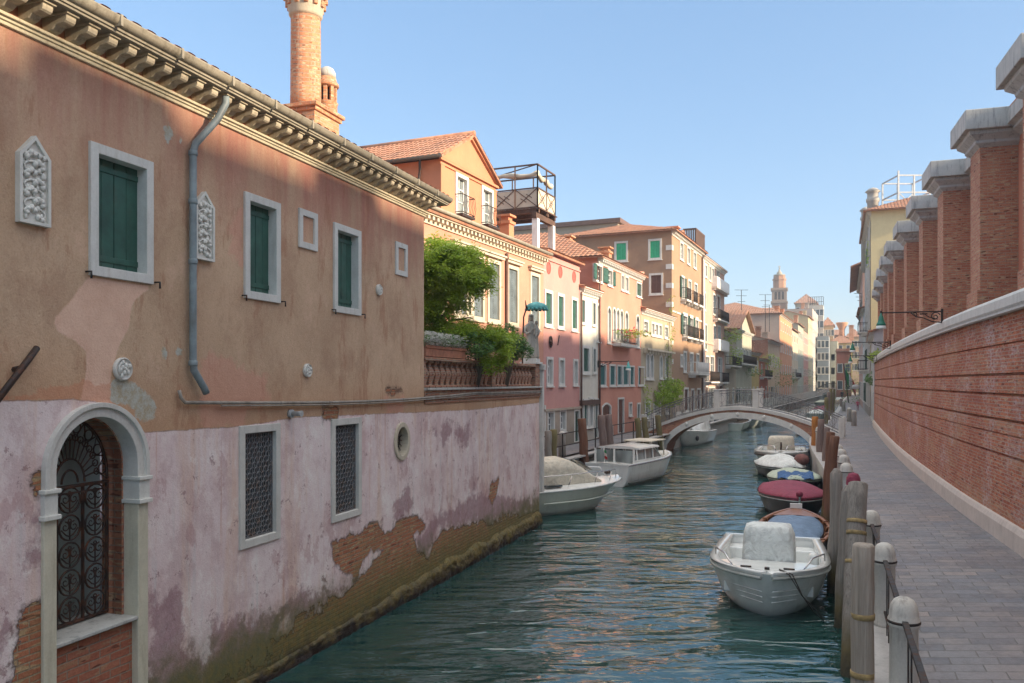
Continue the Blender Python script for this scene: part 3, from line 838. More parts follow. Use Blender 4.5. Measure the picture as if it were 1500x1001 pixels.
# doorway
a,b,c,d = door[:4]; cu = (a+b)/2; r = (b-a)/2; sp = d-r
dw = MB()
for u0_, u1_ in ((a-.135,a+.012),(b-.012,b+.135)):
    dw.box(f, u0_, u1_, -.16, .035, .3, 2.72)
J = dw.build('jamb', m_stone('rough_jamb_stone', (.66,.62,.48), (.36,.32,.21), .6), house, bevel=.01)
mb = MB()
out_ = [(u,z) for u,z in arcpts(a-.135,b+.135,2.98,d+.135,True,24)[2:]]; in_ = [(u,z) for u,z in arcpts(a+.012,b-.012,2.98,d-.012,True,24)[2:]]
out_ = [(b+.135,2.98)]+out_+[(a-.135,2.98)]; in_ = [(b-.012,2.98)]+in_+[(a+.012,2.98)]
mid = [((u0+u1)/2*.75+u1*.25 if 0 else u0*.35+u1*.65, z0*.35+z1*.65) for (u0,z0),(u1,z1) in zip(in_, out_)]
mb.rings([[f.P(u,-.18,z) for u,z in in_],[f.P(u,.03,z) for u,z in in_],[f.P(u,.03,z) for u,z in mid],[f.P(u,.06,z) for u,z in mid],[f.P(u,.06,z) for u,z in out_],[f.P(u,-.02,z) for u,z in out_]], cap=False, smooth=False, closed=False)
mb.build('arch', M['stone'], house, bevel=.006)
for u0_, u1_ in ((a-.16,a+.03),(b-.03,b+.16)):
    mb = MB()
    mb.box(f, u0_+.02, u1_-.02, -.18, .05, 2.74, 2.95)
    mb.box(f, u0_, u1_, -.18, .075, 2.95, 2.99); mb.box(f, u0_, u1_, -.18, .075, 2.70, 2.745)
    mb.build('impost', M['stone_clean'], house, bevel=.006)
mb = MB()      # brick inner reveal
inn = [(a+.03,1.43),(b-.03,1.43)]+[(cu+(r-.03)*math.cos(math.pi*k/16), sp+(r-.03)*math.sin(math.pi*k/16)) for k in range(17)]
n_ = len(inn)
mb.add([f.P(u,-.17,z) for u,z in inn]+[f.P(u,-.44,z) for u,z in inn], [(i,(i+1)%n_,(i+1)%n_+n_,i+n_) for i in range(n_)])
ring2(mb, f, inn, [(a-.02,1.36),(b+.02,1.36)]+[(cu+(r+.02)*math.cos(math.pi*k/16), sp+(r+.02)*math.sin(math.pi*k/16)) for k in range(17)], -.3, -.17)
mb.build('reveal', M['brick_butt'], house)
mb = MB(); mb.box(f, a, b, -.40, -.05, .0, 1.46); mb.build('parapet', m_brick('parapet_brick', base=(.36,.115,.065), alt=(.44,.17,.10), pale=(.42,.23,.13), mort=(.30,.25,.19), w=.27, h=.085), house)
mb = MB(); mb.box(f, a+.002, b-.002, -.62, .03, 1.462, 1.50); mb.build('sill', M['stone_grey'], house, bevel=.008)
mb = MB(); panel(mb, f, [(a-.1,1.4),(b+.1,1.4),(b+.1,3.8),(a-.1,3.8)], -.60); mb.build('pane', m_glass('door_glass', (.16,.2,.19), .3), house)  # pane colour lightened to stand in for a bright reflection
# wrought-iron gate
gt = MB(); NG = -.36
def S3(u, z): return f.P(u, NG, z)
def spiral(cx, cz, r0, dirn, start, turns=1.1, n=14, th=.009):
    pts = []
    for k in range(n+1):
        q = k/n; rr = r0*(1-.8*q); an = start+dirn*turns*2*math.pi*q
        pts.append(S3(cx+rr*math.cos(an), cz+rr*math.sin(an)))
    gt.tube(pts, [th*(1-.4*k/n) for k in range(n+1)], 4, False)
zt = 2.93; zb = 1.52; aa, bb = a+.04, b-.04
def circ(cx, cz, r0, th=.009, n=18): gt.tube([S3(cx+r0*math.cos(2*math.pi*k/n), cz+r0*math.sin(2*math.pi*k/n)) for k in range(n)], th, 4, closed=True)
cols = 3; cw = (bb-aa)/cols; rowsn = 5; ch = (zt-zb)/rowsn
for x in range(cols+1): gt.bar(S3(aa+x*cw, zb), S3(aa+x*cw, zt), .028 if x in (0,cols) else .018, .03)
for z_ in (zb+.01, zt): gt.bar(S3(aa, z_), S3(bb, z_), .05 if z_ == zt else .03, .03)
gt.bar(S3(aa, zt-.07), S3(bb, zt-.07), .015, .02)
for x in range(cols):
    for y in range(rowsn):
        cx = aa+(x+.5)*cw; cz_ = zb+(y+.5)*ch; rr = min(cw, ch)*.46
        circ(cx, cz_, rr, .011)
        gt.bar(S3(cx, cz_-rr), S3(cx, cz_+rr*.5), .012)
        for sg in (-1, 1):
            spiral(cx+sg*rr*.42, cz_+rr*.10, rr*.42, sg, math.pi/2 if sg > 0 else math.pi/2, 1.2)
            gt.tube([S3(cx, cz_-rr*.7), S3(cx+sg*rr*.35, cz_-rr*.55), S3(cx+sg*rr*.8, cz_-rr*.1)], .008, 4, False)
        circ(cx, cz_+rr*.55, rr*.14, .008, 8)
rf = (bb-aa)/2; cf = zt+.03
arcF = lambda q, k: (cu+q*math.cos(math.pi*k), cf+q*(sp+rf-cf)/rf*math.sin(math.pi*k))
gt.tube([S3(*arcF(rf, k/20)) for k in range(21)], .016, 5, False)
for q in (.13, .24): gt.tube([S3(*arcF(rf*q*1.6, k/12)) for k in range(13)], .012, 4, False)
for k in range(1, 16):
    p0 = arcF(rf*.38, k/16); p1 = arcF(rf*.72, k/16); gt.tube([S3(*p0), S3(*p1)], .009, 4, False)
    circ(p1[0], p1[1]+.0, .035, .008, 8)
    if k % 2:
        p2 = arcF(rf*.88, k/16); circ(*p2, .055, .008, 10); p3 = arcF(rf, (k-1)/16); p4 = arcF(rf, (k+1)/16)
        gt.tube([S3(*p1), S3(*p3)], .008, 4, False); gt.tube([S3(*p1), S3(*p4)], .008, 4, False)
gt.build('gate', M['iron_rust'], house, fix=False)

# cornice, brackets, gutter, roof
mb = MB()
for z0_, z1_, n_ in ((7.17,7.205,.035),(7.205,7.235,.055),(7.235,7.265,.085)): mb.box(f, U0, UN+n_, -.02, n_, z0_, z1_)
mb.build('cornice', m_stone('cornice_stone', (.62,.56,.40), (.24,.19,.11), .8), house, bevel=.006)
bk = None; ML = M['lead']
u = UN-.12; nb = 0
MS = m_stone('bracket_stone', (.50,.44,.32), (.17,.14,.09), .9)
ys = []
while u > U(-60): ys.append(u); u -= .253
for u in ys:
    if bk is None:
        mb = MB(); q = Frame(f.P(u,0,0).xy, f.d, f.n)
        prof = [(0,7.27),(.05,7.272),(.12,7.29),(.17,7.325),(.21,7.33),(.27,7.335),(.29,7.35),(.30,7.375),(.30,7.405),(0,7.405)]
        mb.prism([q.P(-.055,n,z) for n,z in prof], (f.d*.11).to_3d())
        mb.box(q, -.07, .07, .0, .325, 7.405, 7.43)
        bk = mb.build('bracket', MS, house, bevel=.006); b0 = u
    else:
        c = bk.copy(); COL.objects.link(c); dd = f.d*(u-b0); c.location = (dd.x, dd.y, 0)
mb = MB()
mb.box(f, U0, UN+.33, -.1, .37, 7.43, 7.455); mb.box(f, U0, UN+.35, -.1, .39, 7.455, 7.50)
mb.build('eaves_board', ML, house, bevel=.004)
mb = MB()
gp = [(.39+.075-.075*math.cos(math.pi*k/8), 7.555-.075*math.sin(math.pi*k/8)) for k in range(9)]
gp = gp+[(n, z) for n, z in [(.546,7.565),(.535,7.575),(.525,7.555)]]+[(.39+.075-.068*math.cos(math.pi*k/8), 7.555-.066*math.sin(math.pi*k/8)) for k in range(8,-1,-1)]
mb.rings([[f.P(U0,n-.08,z) for n,z in gp],[f.P(UN+.35,n-.08,z) for n,z in gp]], smooth=True)
g2 = f
for k in range(30):
    uu = UN-.4-k*.85
    if uu > U0: mb.box(f, uu, uu+.03, .31, .475, 7.47, 7.58)
mb.build('gutter', ML, house)

def slope(mb, A, e, up, L, V, pitch=.2, amp=.035, row=.36, vtop=None, thick=.1, seg=4, smooth=True):
    """corrugated pantile slope: A low corner, e along the eave, up up the slope"""
    A = Vector(A); e = Vector(e).normalized(); up = Vector(up).normalized(); N = e.cross(up).normalized()
    if N.z < 0: N = -N
    nc = max(1, int(round(L/pitch))); pt = L/nc; prof = [0, amp*.9, amp, amp*.9] if seg == 4 else [0, amp]
    for i in range(nc):
        um = (i+.5)*pt; v1 = V if vtop is None else vtop(um/L)*V
        nr = max(1, int(math.ceil(v1/row))); vs = []; fs = []
        m_ = seg+1
        for r_ in range(nr):
            for q, lift in ((r_*row, .022), (min(v1,(r_+1)*row), .0)):
                for k in range(m_):
                    h = prof[k % seg] if k < seg else 0
                    vs.append(A+e*(i*pt+pt*k/seg)+up*q+N*(h+lift))
        for r_ in range(nr*2-1):
            for k in range(seg): fs.append((r_*m_+k, r_*m_+k+1, (r_+1)*m_+k+1, (r_+1)*m_+k))
        mb.add(vs, fs, False)
def roofplane(mb, A, B, C, D, pitch=.2, thick=.08, **k):
    """A-B eave, D-C ridge (trapezoid or triangle allowed)"""
    A,B,C,D = map(Vector, (A,B,C,D)); e = (B-A); L = e.length; e.normalize()
    up = (D-A)-e*((D-A).dot(e)); V = up.length; up.normalize()
    a0 = (D-A).dot(e); a1 = L-(C-A).dot(e)
    vt = lambda x: max(.02, min(1, (x*L/a0) if a0 > .01 else 1, ((1-x)*L/a1) if a1 > .01 else 1))
    slope(mb, A, e, up, L, V, pitch, vtop=vt, **k)
    N = e.cross(up); N = -N if N.z < 0 else N
    lo = [A-N*.01, B-N*.01, C-N*.01, D-N*.01]; lo2 = [p-N*thick for p in lo]
    mb.add(lo+lo2, [(0,1,2,3),(4,5,6,7),(0,1,5,4),(1,2,6,5),(2,3,7,6),(3,0,4,7)])
mb = MB()
P = f.P
roofplane(mb, P(U0,.40,7.56), P(UN+.3,.40,7.56), P(UN+.3,-4.4,8.9), P(U0,-4.4,8.9), pitch=.2)
roofplane(mb, P(UN+.3,-9.3,7.56), P(U0,-9.3,7.56), P(U0,-4.4,8.9), P(UN+.3,-4.4,8.9), pitch=.3)
mb.build('roof', M['tile'], house, fix=False)
mb = MB(); mb.add([P(UN,0,7.4),P(UN,-9,7.4),P(UN,-4.4,8.8)], [(0,1,2)]); mb.build('gable', M['hero'], house, fix=False)

# carved reliefs and medallions
def relief(px0, px1, zb_, zt_, zs, seed):
    a, b = U(px0), U(px1); m_ = (a+b)/2; mb = MB(); rnd = random.Random(seed)
    o_ = [(a,zb_),(b,zb_),(b,zs),(m_,zt_),(a,zs)]
    mb.prism([f.P(u,-.01,z) for u,z in o_], (f.n*.045).to_3d())
    i_ = [(a+.03,zb_+.03),(b-.03,zb_+.03),(b-.03,zs-.015),(m_,zt_-.045),(a+.03,zs-.015)]
    ring2(mb, f, i_, o_, .03, .06)
    for k in range(7):
        zz = zb_+.10+(zs-zb_-.12)*k/6; s_ = 1 if k % 2 else -1
        for j in range(5):
            q = j/4; uu = m_+s_*(.10-.19*q)*(b-a)/.4; z2 = zz+.05*math.sin(q*5)
            mb.ball(f.P(uu, .045, z2), .030, .030, .022+.012*rnd.random(), 7, 5)
        mb.tube([f.P(m_+s_*.11*math.cos(x*.5), .045, zz+.055*math.sin(x*.5)) for x in range(10)], [.016-.001*x for x in range(10)], 6)
        for j in range(3): mb.ball(f.P(m_+rnd.uniform(-.13,.13)*(b-a)/.4, .045, zz+rnd.uniform(-.04,.04)), .018, .02, .03, 6, 5)
    for j in range(5): mb.ball(f.P(m_+.05*(j-2), .045, zs+.02-.01*abs(j-2)), .025, .02, .03, 6, 5)
    return mb.build('relief', M['stone_clean'], house)
relief(22, 68, 5.45, 6.27, 6.08, 3)
relief(281.5, 309, 5.45, 6.27, 6.10, 8)
def medallion(px, py, r0, seed):
    u, z = f.uz(px, py); mb = MB(); rnd = random.Random(seed)
    rg = [[f.P(u+q*r0*math.cos(2*math.pi*k/24), n, z+q*r0*math.sin(2*math.pi*k/24)) for k in range(24)] for q, n in ((1,-.01),(1,.03),(.9,.045),(.84,.03),(.5,.035),(.01,.037))]
    mb.rings(rg, smooth=True)
    for j in range(9):
        an = j*2.4; q = .12+.055*j
        mb.ball(f.P(u+q*r0*1.2*math.cos(an), .035, z+q*r0*1.3*math.sin(an)), .022*r0/.12, .02, .03*r0/.12, 6, 5)
    mb.tube([f.P(u+r0*.6*math.cos(x*.4), .035, z+r0*.6*math.sin(x*.4)) for x in range(5, 12)], .012, 5)
    mb.build('medallion', M['stone_clean'], house)
medallion(178, 541, .122, 1); medallion(449, 543, .10, 2); medallion(554, 425, .095, 4)

# downpipe, conduit, wall lamp, iron bar
mb = MB(); up_ = U(275.5)
pth = [f.P(U(303.5),.27,7.44), f.P(U(303),.27,7.32), f.P(U(298),.2,7.12), f.P(up_+.03,.08,6.78), f.P(up_,.07,6.66), f.P(up_,.07,4.25), f.P(up_+.015,.07,4.14), f.P(U(290),.09,3.93), f.P(U(293),.09,3.87)]
mb.tube(pth, .043, 12)
for z_ in (6.66, 5.4, 4.22, 6.1): mb.lathe([(.048,-.03),(.052,-.02),(.052,.02),(.048,.03)], f.P(up_,.07,z_), 12)
mb.build('downpipe', M['pipe'], house)
mb = MB()
pts = [f.P(U(258),.04,f.z(258,572)), f.P(U(260),.05,f.z(261,583)), f.P(U(266),.05,3.765)]
for k in range(1, 24):
    u_ = U(266)+(0.0-U(266))*k/23; pts.append(f.P(u_, .05, 3.765-.09*math.sin(math.pi*min(1,k/15))*.9+(.0 if k < 16 else -.02)))
mb.tube(pts, .021, 8)
mb.tube([p+Vector((0,0,-.035))+(f.n*.01).to_3d() for p in pts[3:]], .011, 6)
for k in range(3, 26, 2): mb.lathe([(.03,-.02),(.03,.02)], pts[k]-Vector((0,0,0)), 8)
mb.build('conduit', m_simple('conduit_grey', (.30,.27,.23), .7, .3, 5, dirt=.7), house)
u, z = f.uz(424, 606); mb = MB()
mb.tube([f.P(u,0,z), f.P(u,.05,z)], .06, 14); mb.tube([f.P(u,.05,z), f.P(u,.16,z-.0)], .035, 12)
mb.tube([f.P(u,.16,z), f.P(u,.20,z)], [.035,.045], 12); mb.build('wall_lamp', m_simple('lamp_grey', (.4,.42,.42), .5), house)
mb = MB(); mb.tube([f.P(U(48),.05,f.z(48,510)), f.P(U(30),.09,f.z(30,528)), f.P(U(-40),.2,f.z(-40,600))], .03, 8)
mb.tube([f.P(U(20),-.02,f.z(20,542)), f.P(U(20),.13,f.z(20,538))], .025, 6)
mb.build('iron_stay', M['iron_rust'], house)

# chimneys on the roof
def roofz(n): return 7.56+(.40-n)/4.8*1.34
def fr_at(px, n):
    u = f.u(px, n); return u
ch = None
n0 = -1.35
def facefr(n): return f.shift(0, n)
ff = facefr(n0)                      # plane of the canal side of the big chimney
uL, uR = ff.u(461), ff.u(497)
zt_ = ff.z(485, 165)
e_ = MB()
D_ = .78
e_.box(ff, uL, uR, -D_, 0, 7.2, zt_-.12)
base_top = zt_
for k, (o1, zz) in enumerate(((.04,0),(.08,.07))): e_.box(ff, uL-o1, uR+o1, -D_-o1, o1, base_top-.12+zz, base_top-.05+zz)
# stepped corbels up the camera-facing side
for k in range(5):
    e_.box(ff, uL-.06, uL+.001, -D_+.0+.1*k-.05, -D_+.1*k+.16, base_top-.30-.11*k-.12, base_top-.30-.11*k)
base = e_.build('chimney', M['brick_chim'], house, bevel=.01)
ucen = (uL+uR)/2-.05; c = ff.P(ucen-.02, -D_/2-.02, 0); Yc = c.y
rs = 22/FX*Yc
ztop = CZ+(HY+20)/FX*Yc; zcr = CZ+(HY-22)/FX*Yc
mb = MB(); mb.lathe([(rs*1.02,base_top-.05),(rs,base_top+.3),(rs*.97,zcr-.1),(rs*.97,zcr)], (c.x,c.y,0), 28); mb.build('shaft', M['brick_chim'], base)
mb = MB(); mb.lathe([(rs*.97,zcr-.08),(rs*1.1,zcr-.03),(rs*1.1,zcr+.03),(rs*1.16,zcr+.06),(rs*1.3,ztop-.1),(rs*1.38,ztop+.4)], (c.x,c.y,0), 24)
mb.build('crown', m_stone('chimney_render', (.5,.45,.34), (.3,.2,.12), .6), base)
mb = MB()
for k in range(12):
    a_ = 2*math.pi*(k+.5)/12; dv = Vector((math.cos(a_), math.sin(a_), 0))
    q = Frame(c.xy, dv.xy, (-dv.y, dv.x))
    mb.box(q, rs*1.1, rs*1.32, -.04, .04, zcr+.10, zcr+.22); mb.box(q, rs*1.18, rs*1.44, -.04, .04, zcr+.22, ztop+.0)
    mb.box(q, rs*1.15, rs*1.5, -.06, .06, ztop-.06, ztop+.1)
mb.build('corbel', M['brick_chim'], base, bevel=.008)
# small domed flue behind
fs_ = facefr(-1.6); us_ = fs_.u(486); c2 = fs_.P(us_, -.1, 0); Y2 = c2.y; r2 = 15.5/FX*Y2; z_ = lambda py: CZ+(HY-py)/FX*Y2
mb = MB()
mb.lathe([(r2*.98,7.2),(r2*.95,z_(155)),(r2*1.05,z_(152)),(r2*.8,z_(150))], (c2.x,c2.y,0), 20)
mb.lathe([(r2*.85,z_(130)),(r2*1.1,z_(128)),(r2*1.1,z_(124)),(r2*.95,z_(122)),(r2*.8,z_(114))], (c2.x,c2.y,0), 20)
for k in range(8):
    a_ = 2*math.pi*k/8; dv = Vector((math.cos(a_), math.sin(a_), 0)); q = Frame(c2.xy, dv.xy, (-dv.y, dv.x))
    mb.box(q, r2*.66, r2*.9, -.035, .035, z_(151), z_(129))
fl = mb.build('chimney', M['brick_chim'], house, bevel=.006, label='short round brick flue with a domed grey cap')
mb = MB(); mb.lathe([(r2*.82,z_(115)),(r2*.8,z_(108)),(r2*.6,z_(102)),(r2*.3,z_(99)),(.01,z_(98.5))], (c2.x,c2.y,0), 18); mb.build('cap', M['stone_grey'], fl)
mb = MB(); mb.lathe([(r2*.5,z_(152)),(r2*.5,z_(128))], (c2.x,c2.y,0), 10); mb.build('flue', M['iron'], fl)

# ================================================================ garden wall with brick balustrade
gd = thing('garden_wall', 'pink plastered canal wall with a brick balustrade, crumbling to bare brick above the water', 'wall', f.P(-3.5,0,0))
wm = MB(); wall(wm, f, UN, 0, -.5, 3.58, [h for h in holes if h[0] > UN-.6 and h[3] < 3.5], .15, .05)
e0 = f.side(0, 1); wall(wm, e0, 0, 3.2, -.5, 3.58, (), .15, .2)
wo = wm.build('wall', M['hero'], gd, fix=False); wall_attrs(wo, f)
MBk = m_brick('balustrade_brick', base=(.33,.14,.085), alt=(.43,.22,.13), pale=(.42,.32,.2), w=.22, h=.055)
mb = MB()
mb.box(f, UN+.002, .03, -.35, .03, 3.58, 3.66); mb.box(f, UN+.002, .06, -.35, .06, 3.66, 3.70); mb.box(f, UN+.002, .03, -.35, .03, 3.70, 3.84)
mb.box(f, -.35, .02, -3.2, -.35, 3.58, 3.84)
mb.build('ledge', MBk, gd, bevel=.006)
mb = MB(); mb.box(f, UN+.002, .07, -.36, .09, 3.84, 3.885); mb.build('ledge', M['stone_grey'], gd, bevel=.008)
gb = MB()     # balusters: tapered brick vases, half engaged
u = UN+.18; first = None
while u < -.45:
    if first is None:
        mb = MB(); q = Frame(f.P(u,-.13,0).xy, f.d, f.n)
        rg = []
        for z_, w_ in ((3.885,.13),(3.93,.13),(3.94,.08),(4.0,.085),(4.14,.125),(4.2,.12),(4.33,.06),(4.37,.06),(4.38,.1),(4.42,.11)):
            rg.append([q.P(-w_,-w_*.8,z_),q.P(w_,-w_*.8,z_),q.P(w_,w_*.8,z_),q.P(-w_,w_*.8,z_)])
        mb.rings(rg, smooth=False); first = mb.build('baluster', MBk, gd, bevel=.012); fu = u
    else:
        c = first.copy(); COL.objects.link(c); dd = f.d*(u-fu); c.location = (dd.x, dd.y, 0)
    u += .285
mb = MB()
mb.box(f, UN+.002, UN+.1, -.3, .0, 3.885, 4.42); mb.box(f, -3.95, -3.7, -.3, .02, 3.885, 4.42); mb.box(f, -.42, .0, -.36, .02, 3.885, 4.5)
mb.box(f, UN+.002, .0, -.30, -.25, 3.885, 4.42)
mb.build('pier', MBk, gd, bevel=.01)
mb = MB(); mb.box(f, UN+.002, -.40, -.28, .03, 4.42, 4.49); mb.build('handrail', MBk, gd, bevel=.01)
gr_ = MB(); gr_.add([f.P(UN,-.3,3.8),f.P(-.1,-.3,3.8),f.P(-.1,-9,3.8),f.P(UN,-9,3.8)], [(0,1,2,3)]); gr_.build('terrace', M['earth'], gd)
# ================================================================ generic houses
WK = {'c':('shut_dark','c'), 'C':('shut_green','c'), 'B':('shut_bright','c'), 'r':('shut_brown','c'), 't':('shut_teal','c'), 'g':(None,'g'), 'o':('shut_green','o'), 'O':('shut_dark','o'), 'p':(None,'p'), 'd':('shut_brown','d'), 'D':('shut_dark','d'), 'x':(None,'x'), 'G':('shut_grey','c')}
def add_window(root, f, a, b, c, d, k, arch, frame_m, rv=.16, w=None, sill=True, detail=True):
    w = w if w is not None else min(.13, .13*(b-a)/.8+.02)
    sm, kind = WK[k]
    if kind == 'x': return None
    mb = MB(); surround(mb, f, a, b, c, d, w, -rv, .04, arch, 0 if kind == 'd' else w)
    if sill and kind != 'd': mb.box(f, a-w-.04, b+w+.04, -.02, .09, c-w-.05, c-w)
    nm = 'door' if kind == 'd' else 'window'
    wo = mb.build(nm, frame_m, root)
    if kind in 'go p'.replace(' ',''):
        mb = MB(); panel(mb, f, arcpts(a,b,c,d,arch), -rv+.02); mb.build('pane', M['glass_pale'] if kind == 'p' else M['glass'], wo)
        if detail:
            mb = MB(); m_ = (a+b)/2; n0, n1 = -rv+.022, -rv+.06; dd = d-(b-a)/2*.3 if arch else d
            mb.box(f, m_-.025, m_+.025, n0, n1, c, dd)
            for q in (0.0,.34,.68):
                zz = c+(d-c)*q; mb.box(f, a, b, n0, n1-.005, zz, zz+.04)
            mb.box(f, a, a+.05, n0, n1, c, d-((b-a)/2 if arch else 0)); mb.box(f, b-.05, b, n0, n1, c, d-((b-a)/2 if arch else 0))
            mb.build('sash', M['white_paint'], wo)
    if kind in 'cd':
        mb = MB(); m_ = (a+b)/2; dz = (b-a)/2 if arch is True else 0
        n1 = -.05
        for x0, x1 in ((a+.005,m_-.004),(m_+.004,b-.005)):
            mb.box(f, x0, x1, n1-.04, n1, c+.01, d-dz-.01)
            if detail:
                for q in (.03,.5,.94): mb.box(f, x0+.03, x1-.03, n1, n1+.018, c+(d-dz-c)*q, c+(d-dz-c)*q+.05)
                nl = int((d-c)/.09)
                for j in range(nl): mb.box(f, x0+.06, x1-.06, n1, n1+.010, c+.05+j*.09, c+.09+j*.09) if c+.09+j*.09 < d-dz-.06 else None
        if arch: panel(mb, f, arcpts(a,b,c,d,arch), n1-.02)
        mb.build('shutter' if kind == 'c' else 'door_leaf', M[sm], wo)
    if kind == 'o':
        hw = (b-a)/2
        for x0, x1 in ((a-w-hw,a-w),(b+w,b+w+hw)):
            mb = MB(); mb.box(f, x0, x1-.005, .05, .085, c, d)
            for q in (.03,.5,.94): mb.box(f, x0+.03, x1-.03, .085, .10, c+(d-c)*q, c+(d-c)*q+.05)
            mb.build('shutter', M[sm], wo)
    return wo
def cornice(root, f, u0, u1, z, m, dent=.28, h=.35, out=.3, du=.0):
    mb = MB()
    mb.box(f, u0, u1, -.05, .06, z-h, z-h*.72)
    mb.box(f, u0, u1, -.05, .05, z-h*.72, z-h*.35)
    mb.box(f, u0, u1, -.05, out, z-h*.35, z-h*.12); mb.box(f, u0, u1, -.05, out+.06, z-h*.12, z)
    if dent:
        n = int((u1-u0)/dent)
        for i in range(n):
            uu = u0+(i+.5)*(u1-u0)/n; mb.box(f, uu-dent*.22, uu+dent*.22, .04, out*.85, z-h*.7, z-h*.34)
    return mb.build('cornice', m, root)
def pantile_roof(root, f, u0, u1, dep, z, kind, rh, ov=.35, m=None, pitch=.26, wallm=None):
    m = m or M['tile']; mb = MB(); P = f.P
    U0_, U1_, F_, B_ = u0-ov*.4, u1+ov*.4, ov, -dep-ov*.5
    mid = (F_+B_)/2; uc = (u0+u1)/2
    if kind == 'ridge':
        roofplane(mb, P(U0_,F_,z), P(U1_,F_,z), P(U1_,mid,z+rh), P(U0_,mid,z+rh), pitch)
        roofplane(mb, P(U1_,B_,z), P(U0_,B_,z), P(U0_,mid,z+rh), P(U1_,mid,z+rh), pitch*1.5)
    elif kind == 'gable':
        roofplane(mb, P(U0_,B_,z), P(U0_,F_,z), P(uc,F_,z+rh), P(uc,B_,z+rh), pitch)
        roofplane(mb, P(U1_,F_,z), P(U1_,B_,z), P(uc,B_,z+rh), P(uc,F_,z+rh), pitch)
    elif kind == 'hip':
        U0_, U1_ = u0-ov, u1+ov; hw = min((U1_-U0_)/2, (F_-B_)/2)*.98
        if (U1_-U0_) >= (F_-B_): a, b, n1, n2 = U0_+hw, U1_-hw, mid, mid
        else: a, b, n1, n2 = uc-.01, uc+.01, F_-hw, B_+hw
        roofplane(mb, P(U0_,F_,z), P(U1_,F_,z), P(b,n1,z+rh), P(a,n1,z+rh), pitch)
        roofplane(mb, P(U1_,B_,z), P(U0_,B_,z), P(a,n2,z+rh), P(b,n2,z+rh), pitch*1.5)
        roofplane(mb, P(U0_,B_,z), P(U0_,F_,z), P(a,n1,z+rh), P(a,n2,z+rh), pitch)
        roofplane(mb, P(U1_,F_,z), P(U1_,B_,z), P(b,n2,z+rh), P(b,n1,z+rh), pitch)
    elif kind == 'shed':
        roofplane(mb, P(U0_,F_,z), P(U1_,F_,z), P(U1_,B_,z+rh), P(U0_,B_,z+rh), pitch)
    else:
        mb.box(f, u0, u1, -dep, 0, z-.05, z+.02)
    ro = mb.build('roof', m, root, fix=False)
    if kind in ('ridge','gable','shed'):
        g_ = MB()
        if kind == 'ridge':
            for uu in (u0,u1): g_.add([P(uu,0,z),P(uu,-dep,z),P(uu,mid,z+rh*.97)], [(0,1,2)])
        elif kind == 'gable':
            for nn_ in (0,-dep): g_.add([P(u0,nn_,z),P(u1,nn_,z),P(uc,nn_,z+rh*.95)], [(0,1,2)])
        else:
            for uu in (u0,u1): g_.add([P(uu,0,z),P(uu,-dep,z),P(uu,-dep,z+rh*.97)], [(0,1,2)])
            g_.quad(P(u0,-dep,z),P(u1,-dep,z),P(u1,-dep,z+rh*.97),P(u0,-dep,z+rh*.97))
        g_.build('gable', wallm, root, fix=False)
    return ro
def body(root, f, u0, u1, z0, z1, dep, m, holes, sholes=(), split=None):
    mb = MB()
    wall(mb, f, u0, u1, z0, z1, holes)
    s0 = f.side(u0, -1); s1 = f.side(u1, 1)
    wall(mb, s0, 0, dep, z0, z1, sholes); wall(mb, s1, 0, dep, z0, z1)
    b_ = Frame(f.P(u0,-dep,0).xy, f.d, -f.n); wall(mb, b_, 0, u1-u0, z0, z1)
    mb.quad(f.P(u0,0,z1),f.P(u1,0,z1),f.P(u1,-dep,z1),f.P(u0,-dep,z1))
    return mb.build('wall', m, root, fix='n' if 0 else True)
def chimney(root, p, w, h, m, kind='box', capm=None):
    q = Frame((p[0],p[1]), (.4,.92), (.92,-.4)); z = p[2]; mb = MB()
    if kind == 'box':
        mb.box(q, -w/2, w/2, -w/2, w/2, z, z+h); mb.box(q, -w*.62, w*.62, -w*.62, w*.62, z+h, z+h+.12)
        mb.box(q, -w*.4, w*.4, -w*.4, w*.4, z+h+.12, z+h+.3); mb.box(q, -w*.65, w*.65, -w*.65, w*.65, z+h+.3, z+h+.38)
    elif kind == 'cone':
        mb.lathe([(w*.5,z),(w*.42,z+h*.55),(w*.45,z+h*.6),(w*.95,z+h*.95),(w*.95,z+h),(w*.8,z+h)], (p[0],p[1],0), 16)
    else:
        mb.lathe([(w*.5,z),(w*.5,z+h*.8),(w*.6,z+h*.82),(w*.6,z+h*.86),(w*.5,z+h*.87),(w*.5,z+h*.94),(w*.7,z+h*.96),(w*.4,z+h),(.02,z+h*1.02)], (p[0],p[1],0), 16)
    return mb.build('chimney', m, root)
def winspecs(fr, tg, specs):
    out = []
    for s in specs:
        x0,y0,x1,y1 = s[:4]; k = s[4]; arch = s[5] if len(s) > 5 else False
        ox, oy, kk = zc(tg)
        a, z1 = fr.uz(ox+x0/kk, oy+y0/kk); b, _ = fr.uz(ox+x1/kk, oy+y0/kk); a, b = min(a,b), max(a,b)
        pm = ox+(x0+x1)/2/kk
        z1 = fr.z(pm, oy+y0/kk); z0 = fr.z(pm, oy+y1/kk)
        if y1 == 0: z0 = 1.06
        out.append((a,b,z0,z1,k,arch))
    return out
def level(ws, rows):
    """snap z of windows of a row to their mean so rows are straight"""
    out = list(ws)
    for idx in rows:
        m0 = sum(out[i][2] for i in idx)/len(idx); m1 = sum(out[i][3] for i in idx)/len(idx)
        for i in idx: out[i] = (out[i][0],out[i][1],m0,m1)+out[i][4:]
    return out
def inset(ws, w=.07):
    return [(a+w,b-w,c+w,d-w,k,ar) for a,b,c,d,k,ar in ws]
